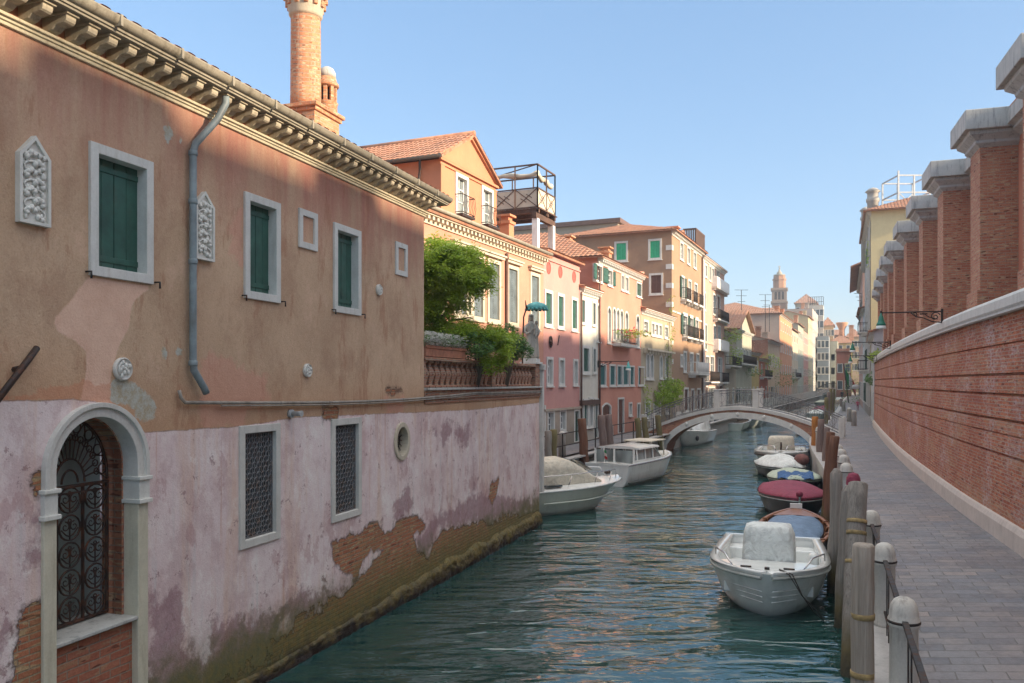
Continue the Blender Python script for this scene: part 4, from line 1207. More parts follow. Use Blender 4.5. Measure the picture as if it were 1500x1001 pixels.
def make_house(name, label, f, px0, px1, z1, dep, wm_, ws=(), sws=(), roof=('ridge',1.4), fm=None, dent=.28, z0=.9, ch=None, ov=.35, detail=True, tile=None, u01=None, group=None, cornm=None, cat='house', pitch=.26, frw=None, rowlab=None):
    u0, u1 = u01 or (f.u(px0), f.u(px1))
    root = thing(name, label, cat, f.P((u0+u1)/2, 0, 1.05), group)
    fm = fm or M['stone']; s0 = f.side(u0, -1)
    ws = inset(ws); sws = inset(sws)
    body(root, f, u0, u1, z0, z1, dep, wm_, [w[:4]+(w[5],) for w in ws], [w[:4]+(w[5],) for w in sws])
    for w in ws: add_window(root, f, *w[:5], w[5], fm, detail=detail, w=frw)
    for w in sws: add_window(root, s0, *w[:5], w[5], fm, detail=detail, w=frw)
    if dent is not None: cornice(root, f, u0, u1, z1, cornm or fm, dent, out=min(.3, ov))
    if roof: pantile_roof(root, f, u0, u1, dep, z1+.01, roof[0], roof[1], ov+.06, tile, pitch, wm_)
    return root, u0, u1

# ---- orange house with pedimented attic
f = FL
M['orange'] = m_plaster('orange_plaster', (.54,.275,.19), (.49,.235,.16), (.36,.16,.1), grime=.4)
M['orange_attic'] = m_plaster('deep_orange_plaster', (.54,.24,.13), (.49,.21,.115), (.4,.15,.08), grime=.25)
ws = winspecs(f, '7', [(215,440,280,545,'G'),(300,380,360,572,'G'),(382,290,440,582,'G'),(478,315,528,592,'G'),(590,345,632,600,'G')])
ws = [(a,b,6.28,8.55,k,ar) for a,b,c,d,k,ar in ws]
w2 = [(u_,u_+1.0,6.28,8.55,'g',False) for u_ in (-10.2,-8.2)]
w3 = [(u_,u_+.9,2.0,4.2,'g',False) for u_ in (-8,-5.4,-3.2)]
oh, u0, u1 = make_house('orange_house', 'orange plastered house with tall windows and a pedimented attic behind the garden wall', f, 600, 795, 9.42, 11, M['orange'], ws+w2+w3, roof=('ridge',1.7), fm=M['stone_warm'], dent=.3, ov=.32, u01=(FL.u(600)-3, FL.u(796)), cornm=M['stone_warm'])
for w in ws[1:]+ws[:1]:
    mb = MB(); mb.box(f, w[0]-.22, w[1]+.22, 0, .14, w[3]+.12, w[3]+.22); mb.box(f, w[0]-.28, w[1]+.28, 0, .2, w[3]+.22, w[3]+.28)
    mb.build('hood', M['stone_warm'], oh)
mb = MB(); mb.tube([f.P(f.u(740),.08,9.0), f.P(f.u(740),.08,1.1)], .06, 8); mb.build('downpipe', M['pipe_rust'], oh)
mb = MB(); mb.tube([f.P(u0,.4,9.5), f.P(u1,.4,9.5)], .07, 8); mb.build('gutter', M['lead'], oh)
# attic
g0, g1 = f.u(657), f.u(736); gc = (g0+g1)/2
aw = [(f.u(667),f.u(682),9.82,11.18,'p',False),(f.u(705.5),f.u(719.5),9.82,11.18,'p',False)]
aw = [(f.uz(669,260,-.3)[0], f.uz(683,260,-.3)[0], 9.95, 11.25, 'p', False), (f.uz(707,0,-.3)[0], f.uz(720,0,-.3)[0], 9.95, 11.25, 'p', False)]
fa = f.shift(0, -.3)
mb = MB(); wall(mb, fa, g0, g1, 9.3, 11.72, [w[:4]+(False,) for w in aw])
s0 = fa.side(g0,-1); wall(mb, s0, 0, 6, 9.3, 11.55); s1 = fa.side(g1,1); wall(mb, s1, 0, 6, 9.3, 11.55)
mb.add([fa.P(g0,0,11.72),fa.P(g1,0,11.72),fa.P(gc,0,12.85)], [(0,1,2)])
b_ = fa.shift(0,-6); mb.add([b_.P(g0,0,11.5),b_.P(g1,0,11.5),b_.P(gc,0,12.85)], [(0,1,2)])
at_ = mb.build('attic', M['orange_attic'], oh)
for w in aw:
    wo = add_window(oh, fa, *w[:5], False, M['stone'], sill=True)
    mb = MB(); a_, b2 = w[0]-.12, w[1]+.12
    for zz in (w[2]+.0, w[2]+.62): mb.tube([fa.P(a_,.0,zz),fa.P(a_,.28,zz),fa.P(b2,.28,zz),fa.P(b2,0,zz)], .018, 5)
    n = 9
    for k in range(n): uu = a_+(b2-a_)*k/(n-1); mb.tube([fa.P(uu,.28,w[2]), fa.P(uu,.33,w[2]+.25), fa.P(uu,.28,w[2]+.62)], .010, 4)
    mb.box(fa, a_, b2, 0, .3, w[2]-.14, w[2]-.05)
    mb.build('balcony_rail', M['iron'], wo)
mb = MB(); ov_ = .14
for sg, gx in ((1,g0),(-1,g1)):
    for k_, (nn_, th) in enumerate(((.10,.16),(.18,.08))):
        A = fa.P(gx-sg*ov_,0,11.60+.0); B = fa.P(gc,0,12.92)
        A2 = fa.P(gx-sg*ov_,nn_,11.60+k_*.07); B2 = fa.P(gc,nn_,12.90+k_*.07)
        mb.prism([fa.P(gx-sg*ov_,0,11.58+k_*.09), fa.P(gc,0,12.78+k_*.09), fa.P(gc,0,12.78+k_*.09+th), fa.P(gx-sg*ov_,0,11.58+k_*.09+th)], (fa.n*nn_).to_3d())
mb.box(fa, g0-ov_, g1+ov_, 0, .10, 11.50, 11.58); mb.box(fa, g0-ov_*.6, g1+ov_*.6, 0, .05, 11.36, 11.42)
mb.box(fa, g0-.03, g0+.25, 0, .04, 9.4, 11.4); mb.box(fa, g1-.25, g1+.03, 0, .04, 9.4, 11.4)
mb.build('pediment', M['orange_attic'], oh, bevel=.01)
mb = MB()
roofplane(mb, fa.P(g0-.3,-6.6,11.60), fa.P(g0-.3,.2,11.60), fa.P(gc,.2,12.98), fa.P(gc,-6.6,12.98), .2)
roofplane(mb, fa.P(g1+.3,.2,11.60), fa.P(g1+.3,-6.6,11.60), fa.P(gc,-6.6,12.98), fa.P(gc,.2,12.98), .2)
mb.tube([fa.P(gc,.2,13.0), fa.P(gc,-6.6,13.0)], .10, 8)
mb.build('roof', M['tile'], oh, fix=False)
mb = MB(); mb.tube([fa.P(g0-.38,.2,11.55), fa.P(g0-.38,-6.6,11.55)], .07, 8)
mb.tube([fa.P(g0-.36,-.6,11.5), fa.P(g0-.1,-.75,11.2), fa.P(g0-.08,-.8,10.9), fa.P(g0-.08,-.8,9.4)], .045, 8); mb.build('gutter', M['iron'], oh)
for (px_, nn_, w_, h_) in ((650,-1.2,.45,.5),(741,-.7,.5,.55)):
    uu = f.uz(px_, 300, nn_)[0]; p = f.P(uu, nn_, 9.9); chimney(oh, p, w_, h_, M['white_paint'] if px_ < 700 else M['orange_attic'])

# ---- pink house with roof terrace
M['pink'] = m_plaster('pink_plaster', (.56,.29,.25), (.52,.26,.23), (.42,.2,.17), grime=.3)
M['pinkbase'] = m_plaster('beige_base_plaster', (.45,.38,.3), (.4,.32,.25), (.2,.17,.13), peel=.6)
z8 = lambda *s: winspecs(f, '8', s)
wsp = level(z8((205,337,233,468,'C'),(254,346,278,475,'C'),(308,362,330,484,'C'),(213,590,235,698,'g'),(260,595,280,697,'g'),(315,598,332,696,'g'),
          (215,795,240,875,'g'),(263,793,285,880,'g'),(318,790,338,0,'D')), [(0,1,2),(3,4,5),(6,7)])
ph, u0, u1 = make_house('pink_house', 'flat fronted pink house with three oval niches under its cornice', f, 795.5, 849, 9.75, 9, M['pink'], wsp, roof=('ridge',1.1), dent=None, ov=.2, u01=(FL.u(796)+.003, FL.u(849)))
mb = MB(); mb.box(f, u0, u1, -.02, .06, 9.35, 9.42); mb.box(f, u0, u1, -.02, .14, 9.70, 9.78); mb.build('cornice', M['pink'], ph)
M['niche'] = m_simple('niche_red', (.34,.10,.08), .9)
for x in (220,265,318):
    uu = f.u(720+x/2.634); mb = MB(); surround(mb, f, uu-.22, uu+.22, 9.0-.22, 9.0+.28, .03, -.02, .02, 'oval'); panel(mb, f, arcpts(uu-.22,uu+.22,8.78,9.28,'oval'), .006)
    mb.build('niche', M['niche'], ph)
mb = MB(); wall(mb, f.shift(0,.03), u0, u1, .9, 2.72, [w[:4]+(False,.19) for w in inset(wsp[6:])]); mb.box(f, u0, u1, .02, .1, 2.72, 2.82); mb.build('base_course', M['pinkbase'], ph)
mb = MB(); mb.box(f, u0, u0+.16, .0, .06, 1.0, 3.0); mb.build('quoin', M['stone'], ph)
mb = MB(); uu = f.u(720+225/2.634); zz = f.z(805, 501)
mb.tube([f.P(uu+.16*math.cos(k*math.pi/8), .05, zz+.24*math.sin(k*math.pi/8)) for k in range(16)], .03, 5, closed=True); mb.tube([f.P(uu-.16,.05,zz), f.P(uu+.16,.05,zz)], .03, 5)
mb.tube([f.P(uu,.05,zz-.24), f.P(uu,.05,zz+.24)], .02, 5); mb.tube([f.P(uu+.9,.04,zz-.1), f.P(uu+1.1,.04,zz+.35)], .02, 5)
mb.build('wall_anchor', M['iron'], ph)
# roof terrace (timber altana)
al = thing('roof_terrace', 'dark timber roof terrace with lattice railing on white posts above the pink house', 'roof terrace', f.P(f.u(789),0,9.8))
q = Frame(f.P(f.u(789),-.05,0).xy, f.d, f.n)
A0, A1, B0, B1 = 0.0, 2.1, -4.2, 0.0
for a in (.1, A1-.12):
    for b in (-.12, -3.6): mb = MB(); mb.box(q, a-.13, a+.13, b-.13, b+.13, 9.6, 11.02); mb.build('post', M['white_paint'], al, bevel=.01)
mb = MB(); 
for b in (-.12,-3.6): mb.box(q, A0-.1, A1+.1, b-.1, b+.1, 11.02, 11.26)
for a in (A0+.0, A1-.16, A1/2): mb.box(q, a, a+.14, B0, B1+.05, 11.26, 11.42)
k = 0
while B0+k*.16 < B1: mb.box(q, A0-.05, A1+.05, B0+k*.16, B0+k*.16+.14, 11.42, 11.46); k += 1
mb.build('deck', M['wood_dark'], al)
mb = MB()
TZ = 13.32
def rail(p, qd):
    L_ = (qd-p).length; n = max(1, round(L_/1.05))
    for i in range(n+1): c_ = p+(qd-p)*i/n; mb.bar((c_.x,c_.y,11.3), (c_.x,c_.y,TZ), .06)
    for zz in (11.5,12.32): mb.bar((p.x,p.y,zz), (qd.x,qd.y,zz), .05)
    mb.bar((p.x,p.y,TZ), (qd.x,qd.y,TZ), .06)
    for i in range(n):
        a_ = p+(qd-p)*i/n; b_ = p+(qd-p)*(i+1)/n; m_ = (a_+b_)/2
        for (s, t) in (((a_,11.5),(b_,12.32)),((a_,12.32),(b_,11.5))): mb.bar((s[0].x,s[0].y,s[1]), (t[0].x,t[0].y,t[1]), .035)
        for h_ in (.17,): 
            mb.bar((m_.x,m_.y,11.5+.24),(a_.x*.5+m_.x*.5,a_.y*.5+m_.y*.5,11.91), .03); mb.bar((m_.x,m_.y,12.08),(b_.x*.5+m_.x*.5,b_.y*.5+m_.y*.5,11.91), .03)
C_ = [q.P(a,b,0).xy for a,b in ((A0,B1),(A1,B1),(A1,B0),(A0,B0))]
for i in range(4): rail(C_[i], C_[(i+1)%4])
mb.bar((*C_[0],TZ),(*C_[2],TZ),.04)
mb.build('railing', M['iron_rust'] if 0 else M['wood_dark'], al, fix=False)
cv = m_simple('canvas_beige', (.52,.46,.36), .9, .15, 3)
mb = MB()
for i in (0,3):
    p, qd = C_[i], C_[(i+1)%4]; o_ = .05
    mb.quad(Vector((p.x,p.y,11.52)), Vector((qd.x,qd.y,11.52)), Vector((qd.x,qd.y,12.28)), Vector((p.x,p.y,12.28)))
so = mb.build('screen', cv, al, solid=.01); 
mb = MB(); mb.tube([q.P(.15+.0,B0+k*.42,12.95+.05*math.sin(k*1.3)) for k in range(11)], [.10+.03*math.sin(k*2) for k in range(11)], 8)
mb.tube([q.P(.15+k*.18,-.15,12.98-.02*k+.05*math.sin(k*1.3)) for k in range(11)], [.11+.03*math.sin(k*2) for k in range(11)], 8); mb.build('rolled_awning', cv, al)

# ---- narrow white house 
M['whitep'] = m_plaster('white_plaster', (.66,.64,.56), (.6,.57,.48), (.38,.34,.28), grime=.35)
wsw = level(z8((345,362,360,460,'C'),(388,375,401,468,'c'),(351,548,377,650,'C'),(390,552,403,650,'c'),(354,752,371,860,'C'),(375,745,391,860,'g'),(397,750,411,0,'D')), [(0,1),(2,3)])
wh2, u0, u1 = make_house('white_house', 'narrow white house with green shutters squeezed between the pink and the salmon house', f, 849.5, 876, 8.65, 8, M['whitep'], wsw, roof=('ridge',1.1), dent=.3, ov=.25, u01=(FL.u(849)+.003, FL.u(876)))
mb = MB(); mb.box(f, u0, u1, 0, .12, 2.86, 3.1); mb.build('beam', M['wood_dark'], wh2)
mb = MB(); mb.tube([f.P(u0+.05,.08,8.4), f.P(u0+.05,.08,1.1)], .05, 8); mb.build('downpipe', M['pipe_rust'], wh2)

# ---- salmon house with arched windows
M['salmon'] = m_plaster('salmon_plaster', (.55,.26,.185), (.50,.22,.155), (.42,.19,.13), peel=0, grime=.4)
zs_ = z8((402,232,427,302,'o'),(446,250,466,315,'o'),(499,270,510,330,'g'),(514,276,528,337,'g'),(558,300,578,357,'c'),
   (406,378,418,525,'g',True),(446,392,460,533,'g',True),(466,398,479,528,'p',True),(480,398,493,528,'p',True),(494,405,508,530,'p',True),(513,412,527,533,'g',True),(556,428,570,557,'g',True),
   (414,613,441,697,'t'),(455,615,478,697,'t'),(484,617,503,698,'t'),(506,620,529,700,'t'),(533,624,550,702,'t'),(565,628,589,702,'t'),
   (425,765,460,0,'d','seg'),(487,745,510,0,'d'),(529,763,541,815,'g'),(561,765,573,830,'c'))
zs_ = level(zs_, [(0,1,2,3),(5,6,11),(7,8,9),(12,13,14,15,16,17)])
sh, u0, u1 = make_house('salmon_house', 'salmon pink house with a row of white arched windows and a flower balcony', f, 876.5, 939, 10.5, 15, M['salmon'], zs_, roof=('hip',2.3), dent=.3, ov=.32, frw=.085, u01=(FL.u(876)+.003, FL.u(939)))
mb = MB(); a, b = f.u(720+466/2.634), f.u(720+532/2.634); zb_ = zs_[7][2]-.12
mb.box(f, a, b, 0, .5, zb_-.16, zb_); 
bo = mb.build('balcony', M['stone'], sh)
mb = MB()
for zz in (zb_+.1, zb_+.7): mb.tube([f.P(a,0,zz),f.P(a,.48,zz),f.P(b,.48,zz),f.P(b,0,zz)], .02, 5)
n = 22
for k in range(n): mb.tube([f.P(a+(b-a)*k/(n-1),.48,zb_), f.P(a+(b-a)*k/(n-1),.48,zb_+.7)], .012, 4)
mb.build('balcony_rail', M['iron'], bo)
mb = MB(); mb.tube([f.P(u0+.05,.08,9.9), f.P(u0+.05,.08,1.1)], .05, 8); mb.build('downpipe', M['pipe_rust'], sh)
for px_, nn_, w_, h_, kk_ in ((905,-3,.6,1.0,'box'),(925,-1.6,.6,.7,'box')):
    p = f.P(f.u(px_), nn_, 11.0); chimney(sh, p, w_, h_, M['brick_chim'])
# cone chimney at its far corner
uu = f.u(943); p = f.P(uu+.2, -.4, 8.4)
# ---- beige stone house with arched windows
M['beige'] = m_plaster('beige_plaster', (.42,.36,.25), (.35,.30,.21), (.25,.2,.13), peel=.7, grime=.6)
zb = z8((586,450,603,500,'g'),(616,455,628,505,'p'),(630,458,642,506,'p'),(644,461,656,508,'p'),(667,470,680,515,'g'),
   (596,575,608,672,'g',True),(611,575,624,672,'g',True),(648,583,659,670,'g',True),(668,585,679,670,'g',True),(592,760,612,830,'g'),(624,765,636,808,'g'),(640,768,652,808,'g'),(672,772,686,808,'g'))
zb = level(zb, [(0,1,2,3,4),(5,6),(7,8),(10,11,12)])
bh, u0, u1 = make_house('beige_house', 'low beige stone house with ivy hanging over its doors', f, 939, 984, 8.55, 9, M['beige'], zb, roof=('ridge',1.3), dent=.35, ov=.3, fm=M['stone'], u01=(FL.u(939)+.003, FL.u(984)))
mb = MB(); mb.box(f, f.u(942), u1-.1, 0, .3, 6.0, 6.12)
for k in range(10): mb.box(f, f.u(942)+k*.75, f.u(942)+k*.75+.14, 0, .25, 5.8, 6.0)
mb.build('ledge', M['stone_warm'], bh)
chimney(bh, p, .40, 2.5, M['orange'], 'cone').name = 'chimney'

# ---- tall brown corner building
M['brown'] = m_plaster('brown_plaster', (.35,.225,.14), (.30,.19,.12), (.22,.14,.1), grime=.35)
zz_ = winspecs(f, 'b', [(200,130,218,220,'p'),(237,152,252,240,'p'),(270,175,285,260,'p'),(207,305,223,425,'O'),(243,325,258,440,'g'),(275,342,290,445,'g'),
   (215,500,238,618,'O'),(249,512,267,625,'O'),(281,520,295,628,'g'),(203,715,214,775,'p'),(219,700,234,800,'g'),(252,705,269,808,'p'),(286,710,299,808,'p'),
   (222,890,243,0,'d'),(258,895,273,0,'d'),(289,893,306,0,'d')])
zz_ = level(zz_, [(0,1,2),(3,4,5),(6,7,8),(10,11,12)])
u0b = f.u(985.5); sfr = f.side(u0b, -1)
sw = winspecs(sfr, '8', [(612,138,658,212,'B'),(482,145,528,220,'B'),(615,270,663,347,'r')])
sw[1] = sw[1][:2]+sw[0][2:4]+sw[1][4:]
br, u0, u1 = make_house('corner_building', 'tall brown corner building with bright green shutters and white corner stones', f, 985.5, 1028, 14.8, 9.5, M['brown'], zz_, sw, roof=('hip',1.55), dent=.4, ov=.4, u01=(FL.u(984)+.01, FL.u(1028)))
mb = MB()
for k in range(9):
    z_ = 2.6+k*1.35
    mb.box(f, u0-.02, u0+.42, 0, .03, z_, z_+.36); mb.box(f, u0-.03, u0, -.42, .03, z_, z_+.36)
mb.box(f, u0, u1, 0, .05, 9.0, 9.12); mb.box(sfr, -.03, 9.5, 0, .05, 9.9, 10.02)
mb.build('quoin', M['stone'], br)
def balcony(root, f, a, b, z, dep=.6, rail_=.85, m=None, stone=M['stone'], infill=False):
    mb = MB(); mb.box(f, a, b, 0, dep, z-.14, z)
    for uu in (a+.1, b-.2): mb.box(f, uu, uu+.1, 0, dep*.7, z-.34, z-.14)
    bo = mb.build('balcony', stone, root)
    mb = MB()
    for zz in (z+.08, z+rail_): mb.tube([f.P(a+.03,0,zz),f.P(a+.03,dep-.03,zz),f.P(b-.03,dep-.03,zz),f.P(b-.03,0,zz)], .025, 5)
    n = max(4, int((b-a)/.14))
    for k in range(n): x = a+.03+(b-a-.06)*k/(n-1); mb.tube([f.P(x,dep-.03,z), f.P(x,dep-.03,z+rail_)], .014, 4)
    for k in range(4): y = dep*k/4; mb.tube([f.P(a+.03,y,z), f.P(a+.03,y,z+rail_)], .014, 4)
    if infill: mb.box(f, a+.02, b-.02, dep-.02, dep, z, z+rail_); mb.box(f, a, a+.02, 0, dep, z, z+rail_)
    mb.build('balcony_rail', m or M['iron'], bo)
    return bo
for i in (3,4,5): balcony(br, f, zz_[i][0]-.3, zz_[i][1]+.3, zz_[i][2]-.1, .5)
for i in (6,7,8): balcony(br, f, zz_[i][0]-.3, zz_[i][1]+.3, zz_[i][2]-.1, .45)
balcony(br, f, zz_[11][0]-.6, zz_[12][1]+.5, zz_[11][2]-.1, .8, m=M['white_paint'])
mb = MB(); mb.tube([sfr.P(.35,.08,14.4), sfr.P(.35,.08,1.1)], .07, 6); mb.tube([f.P(u1-.1,.08,14.4), f.P(u1-.1,.08,1.1)], .07, 6); mb.build('downpipe', M['pipe_rust'], br)
mb = MB(); mb.box(f, u0, u1, 0, .04, 1.0, 3.1); mb2 = MB(); wall(mb2, f.shift(0,.035), u0, u1, .9, 3.3, [w[:4]+(False,.2) for w in inset(zz_[13:])]); mb2.build('base_course', M['pinkbase'], br)
mb = MB(); mb3 = mb; q = f.shift(0, -1.2)
mb.box(q, u0+7.3, u0+9.6, -3, 0, 14.8, 15.7); dm = mb.build('dormer', M['brown'], br)
mb = MB(); roofplane(mb, q.P(u0+7.0,-3,15.7), q.P(u0+7.0,.3,15.7), q.P(u0+8.45,.3,16.3), q.P(u0+8.45,-3,16.3), .3); roofplane(mb, q.P(u0+9.9,.3,15.7), q.P(u0+9.9,-3,15.7), q.P(u0+8.45,-3,16.3), q.P(u0+8.45,.3,16.3), .3); mb.build('roof', M['tile'], br, fix=False)
chimney(br, f.P(u0+6.2, -1.3, 14.9), .8, .9, M['orange'])

# ---- tall pink building with balconies
M['pink2'] = m_plaster('pale_pink_plaster', (.52,.33,.26), (.48,.30,.23), (.42,.27,.22), grime=.3)
z2 = winspecs(f, 'b', [(318,235,328,300,'p'),(330,240,341,308,'g'),(353,252,362,330,'g'),(366,258,378,335,'g'),(392,275,407,370,'g'),
   (320,385,334,480,'C'),(372,398,388,505,'g'),(395,405,410,520,'d'),(330,555,340,690,'C'),(374,560,388,690,'g'),(398,565,412,690,'g'),
   (334,722,352,855,'g'),(358,722,378,855,'g'),(399,730,420,858,'g'),(350,885,382,0,'p'),(404,870,424,0,'d'),(334,880,345,0,'d')])
z2 = level(z2, [(0,1),(2,3)])
pk, u0, u1 = make_house('balcony_building', 'tall pale pink apartment building with many balconies beyond the brown corner building', f, 1028.5, 1061, 14.6, 9, M['pink2'], z2, roof=('shed',1.0), dent=.5, ov=.25, u01=(FL.u(1028)+.01, FL.u(1061)))
for (x0,x1,y,dp,inf) in ((366,432,375,.5,True),(372,432,535,.5,False),(374,440,690,.5,True),(395,450,858,.5,False),(330,380,855,.5,False)):
    a, b = f.u(940+x0/3.575), f.u(940+x1/3.575); z_ = f.z(940+(x0+x1)/2/3.575, 320+y/3.575)
    balcony(pk, f, a, min(b,u1-.1), z_, dp, m=M['white_paint'] if inf else None, infill=inf)
mb = MB(); mb2 = MB(); wall(mb2, f.shift(0,.035), u0, u1, .9, 3.3, [w[:4]+(False,.2) for w in inset(z2[14:])]); mb2.box(f, u0, u1, 0, .08, 7.3, 7.5); mb2.build('base_course', M['pinkbase'], pk)
mb = MB(); mb.tube([f.P(u0+.3,.1,14.2), f.P(u0+.3,.1,1.1)], .1, 6); mb.build('downpipe', M['white_paint'], pk)
al2 = thing('roof_deck', 'brown slatted roof deck on white posts above the tall pale pink building', 'roof terrace', f.P(u0+1,0,14.7))
q = f.shift(u0+.6, -.6)
for a in (.2,3.6):
    for b in (-.25,-.85): mb = MB(); mb.box(q, a-.13, a+.13, b-.13, b+.13, 14.5, 15.5); mb.build('post', M['white_paint'], al2)
mb = MB(); mb.box(q, 0, 4, -1.1, 0, 15.5, 15.7)
for k in range(27): mb.box(q, k*.15, k*.15+.10, -.06, 0, 15.7, 16.95)
for k in range(7): mb.box(q, 0, .06, -.12-k*.15, -.02-k*.15, 15.7, 16.95)
mb.box(q, 0, 4, -.08, .02, 16.9, 17.05); mb.box(q, 0, .08, -1.1, 0, 16.9, 17.05); mb.build('deck', M['wood_dark'], al2)

# ---- tan flat block behind the row
tb = thing('tan_block', 'large plain tan block with dark flat roof edge behind the pink roofs', 'building', (6,72,1))
M['tan'] = m_plaster('tan_render', (.40,.34,.26), (.37,.31,.24), (.3,.25,.2), grime=.2)
q = FL.shift(0, -9.5); mb = MB(); ua, ub = FL.u(912)+2, FL.u(912)+24
qq = Frame((9.3,72), FL.d, FL.n)
mb.box(qq, 0, 16, -20, 0, 1, 18.0); mb.build('wall', M['tan'], tb)
mb = MB(); mb.box(qq, -.3, 16.3, -20.3, .3, 18.0, 18.4); mb.build('roof_edge', M['pipe_rust'], tb)
# ================================================================ rest of the left row, far houses
def autowins(f, u0, u1, rows, n, w, kinds, rnd, arch=False):
    out = []; L = u1-u0
    for (c, d) in rows:
        k = rnd.choice(kinds)
        for i in range(n):
            x = u0+L*(i+.5)/n
            out.append((x-w/2, x+w/2, c, d, rnd.choice(kinds) if rnd.random() < .4 else k, arch and rnd.random() < .5))
    return out
rnd = random.Random(11)
f = FL
far = [ # px0, px1, z top, colour, roof, rise, depth, windows, label
 (1061,1078,  8.9,(.42,.36,.27),'ridge',1.6,7,2,'low ochre grey house with balconies just past the tall pale pink building'),
 (1078,1101,  9.6,(.42,.42,.33),'gable',2.4,8,3,'grey green gabled house with dark green shutters above the bridge railing'),
 (1101,1112,  7.6,(.50,.40,.16),'shed',.8,6,2,'small yellow ochre house with a lean-to tiled roof'),
 (1112,1125,  7.0,(.50,.17,.11),'shed',.8,6,2,'small red house next to the small yellow ochre one'),
 (1125,1142,  9.8,(.56,.45,.32),'ridge',1.6,12,3,'cream fronted house with red brick side wall and tiled roof'),
 (1142,1160, 14.6,(.60,.30,.16),'hip',2.6,16,4,'large orange fronted house with a broad red tiled roof and pale end wall'),
 (1160,1169, 13.4,(.56,.47,.33),'ridge',1.4,9,2,'cream house standing right of the large orange fronted house'),
 (1169,1177, 15.2,(.36,.38,.30),'ridge',1.2,9,2,'narrow grey green house far down the left quay'),
 (1177,1184, 14.6,(.55,.30,.24),'flat',1,9,2,'narrow pink house far down the left quay'),
 (1184,1190, 18.6,(.55,.47,.28),'ridge',1.4,9,2,'tall yellow house far down the left quay'),
 (1190,1198, 21.5,(.42,.40,.36),'flat',1,9,3,'tall grey house with roof railings near the far end of the canal'),
]
farroots = []
for i, (a_, b_, zt_, c_, rk, rr, dp, nw, lab) in enumerate(far):
    m = m_plaster('far_plaster_%s' % 'abcdefghijklm'[i], c_, mul(c_, .85), mul(c_, .5), peel=.3 if i in (0,1,4) else 0, grime=.45)
    u0, u1 = f.u(a_)+.005, f.u(b_)
    nr = max(2, int((zt_-1.5)/2.9)); rows = []
    hh = (zt_-1.2)/nr
    for j in range(nr): rows.append((1.05+hh*j+(.95 if j else .35), 1.05+hh*j+min(2.35, hh-.35)))
    ws = autowins(f, u0, u1, rows, nw+ (2 if (u1-u0) > 12 else 0), 1.0, 'CcggpO' if i < 7 else 'Cgg', rnd)
    sws = ()
    if i == 5: sws = ()
    r_, _, _ = make_house('row_house', lab, f, 0, 0, zt_, dp, m, ws, sws, roof=(rk, rr), dent=.5 if i < 6 else None, ov=.4, detail=i < 5, u01=(u0,u1), pitch=.36 if i < 6 else .5, tile=M['tile_far'], group='houses along the far left quay')
    farroots.append((r_, u0, u1, zt_))
    if i in (0,1,2,3,5,6,8,9):
        if i in (0,1,3,6): balcony(r_, f, u0+.6, u1-.6, rows[1][0]-.2, .7, m=M['iron'])
    for k in range(2): chimney(r_, f.P(u0+(u1-u0)*rnd.uniform(.2,.9), -rnd.uniform(.8,3), zt_+.2), .7, rnd.uniform(.8,1.6), m if k else M['brick_chim'], 'box')
# side walls of pale plaster for the big one
r_, u0, u1, zt_ = farroots[5]
M['palewall'] = m_plaster('pale_end_wall', (.56,.46,.36), (.5,.4,.32), (.36,.28,.22), grime=.3)
mb = MB(); s0 = f.side(u0, -1); wall(mb, s0.shift(0,.03), 0, 16, 8.0, zt_-.02); mb.build('end_wall', M['palewall'], r_)
r_, u0, u1, zt_ = farroots[4]
mb = MB(); s0 = f.side(u0, -1); wall(mb, s0.shift(0,.03), 0, 12, 1.0, zt_-.02); mb.build('end_wall', M['brick'], r_)
# roofs and terraces filling the skyline behind
sky = [(1158,1172,214,19.5,(.46,.33,.2),'hip',2.2,'ochre block with tiled hip roof just behind the cream far house'),
       (1176,1190,222,22,(.48,.30,.18),'ridge',2,'brick coloured block between the tall far houses'),
       (1204,1221,240,20.5,(.48,.36,.22),'hip',2.5,'ochre tiled block rising above the blue grey palace front'),
       (1222,1236,262,19,(.44,.26,.17),'ridge',2,'rust coloured block behind the canal end house'),
       (1240,1262,245,17.5,(.48,.38,.27),'hip',2.5,'tan tiled block behind the right end of the canal'),
       (1100,1132,190,19.0,(.46,.34,.22),'ridge',2.5,'long tan house whose roof shows left of the bell tower'),
       (1165,1196,250,28,(.42,.34,.24),'hip',3,'cream block with a low hipped roof rising behind the far houses'),
       (1184,1206,235,26,(.55,.5,.42),'flat',0,'pale block with a roof railing behind the far end of the canal')]
for px0, px1, Y, zt_, c_, rk, rr, lab in sky:
    m = m_plaster('skyline_plaster', c_, grime=.3)
    q = Frame(((px0-CX)/FX*Y, Y), (1,-.4), (-.4,-1)); w_ = q.u(px1)
    ws = autowins(q, 0, w_, [(zt_-3,zt_-1.2),(zt_-6.5,zt_-4.5),(zt_-10,zt_-8)], 4, 1.1, 'gg', rnd)
    rt, _, _ = make_house('skyline_building', lab, q, 0, 0, zt_, 10, m, ws, roof=(rk, rr), dent=None, detail=False, u01=(0,w_), pitch=.6, tile=M['tile_far'], cat='building')
    if rk == 'flat':
        mb = MB()
        for k in range(8): mb.bar(q.P(w_*k/7,-.2,zt_), q.P(w_*k/7,-.2,zt_+2.4), .12)
        for z_ in (1.0,2.4): mb.bar(q.P(0,-.2,zt_+z_), q.P(w_,-.2,zt_+z_), .1)
        mb.build('railing', M['iron'], rt)
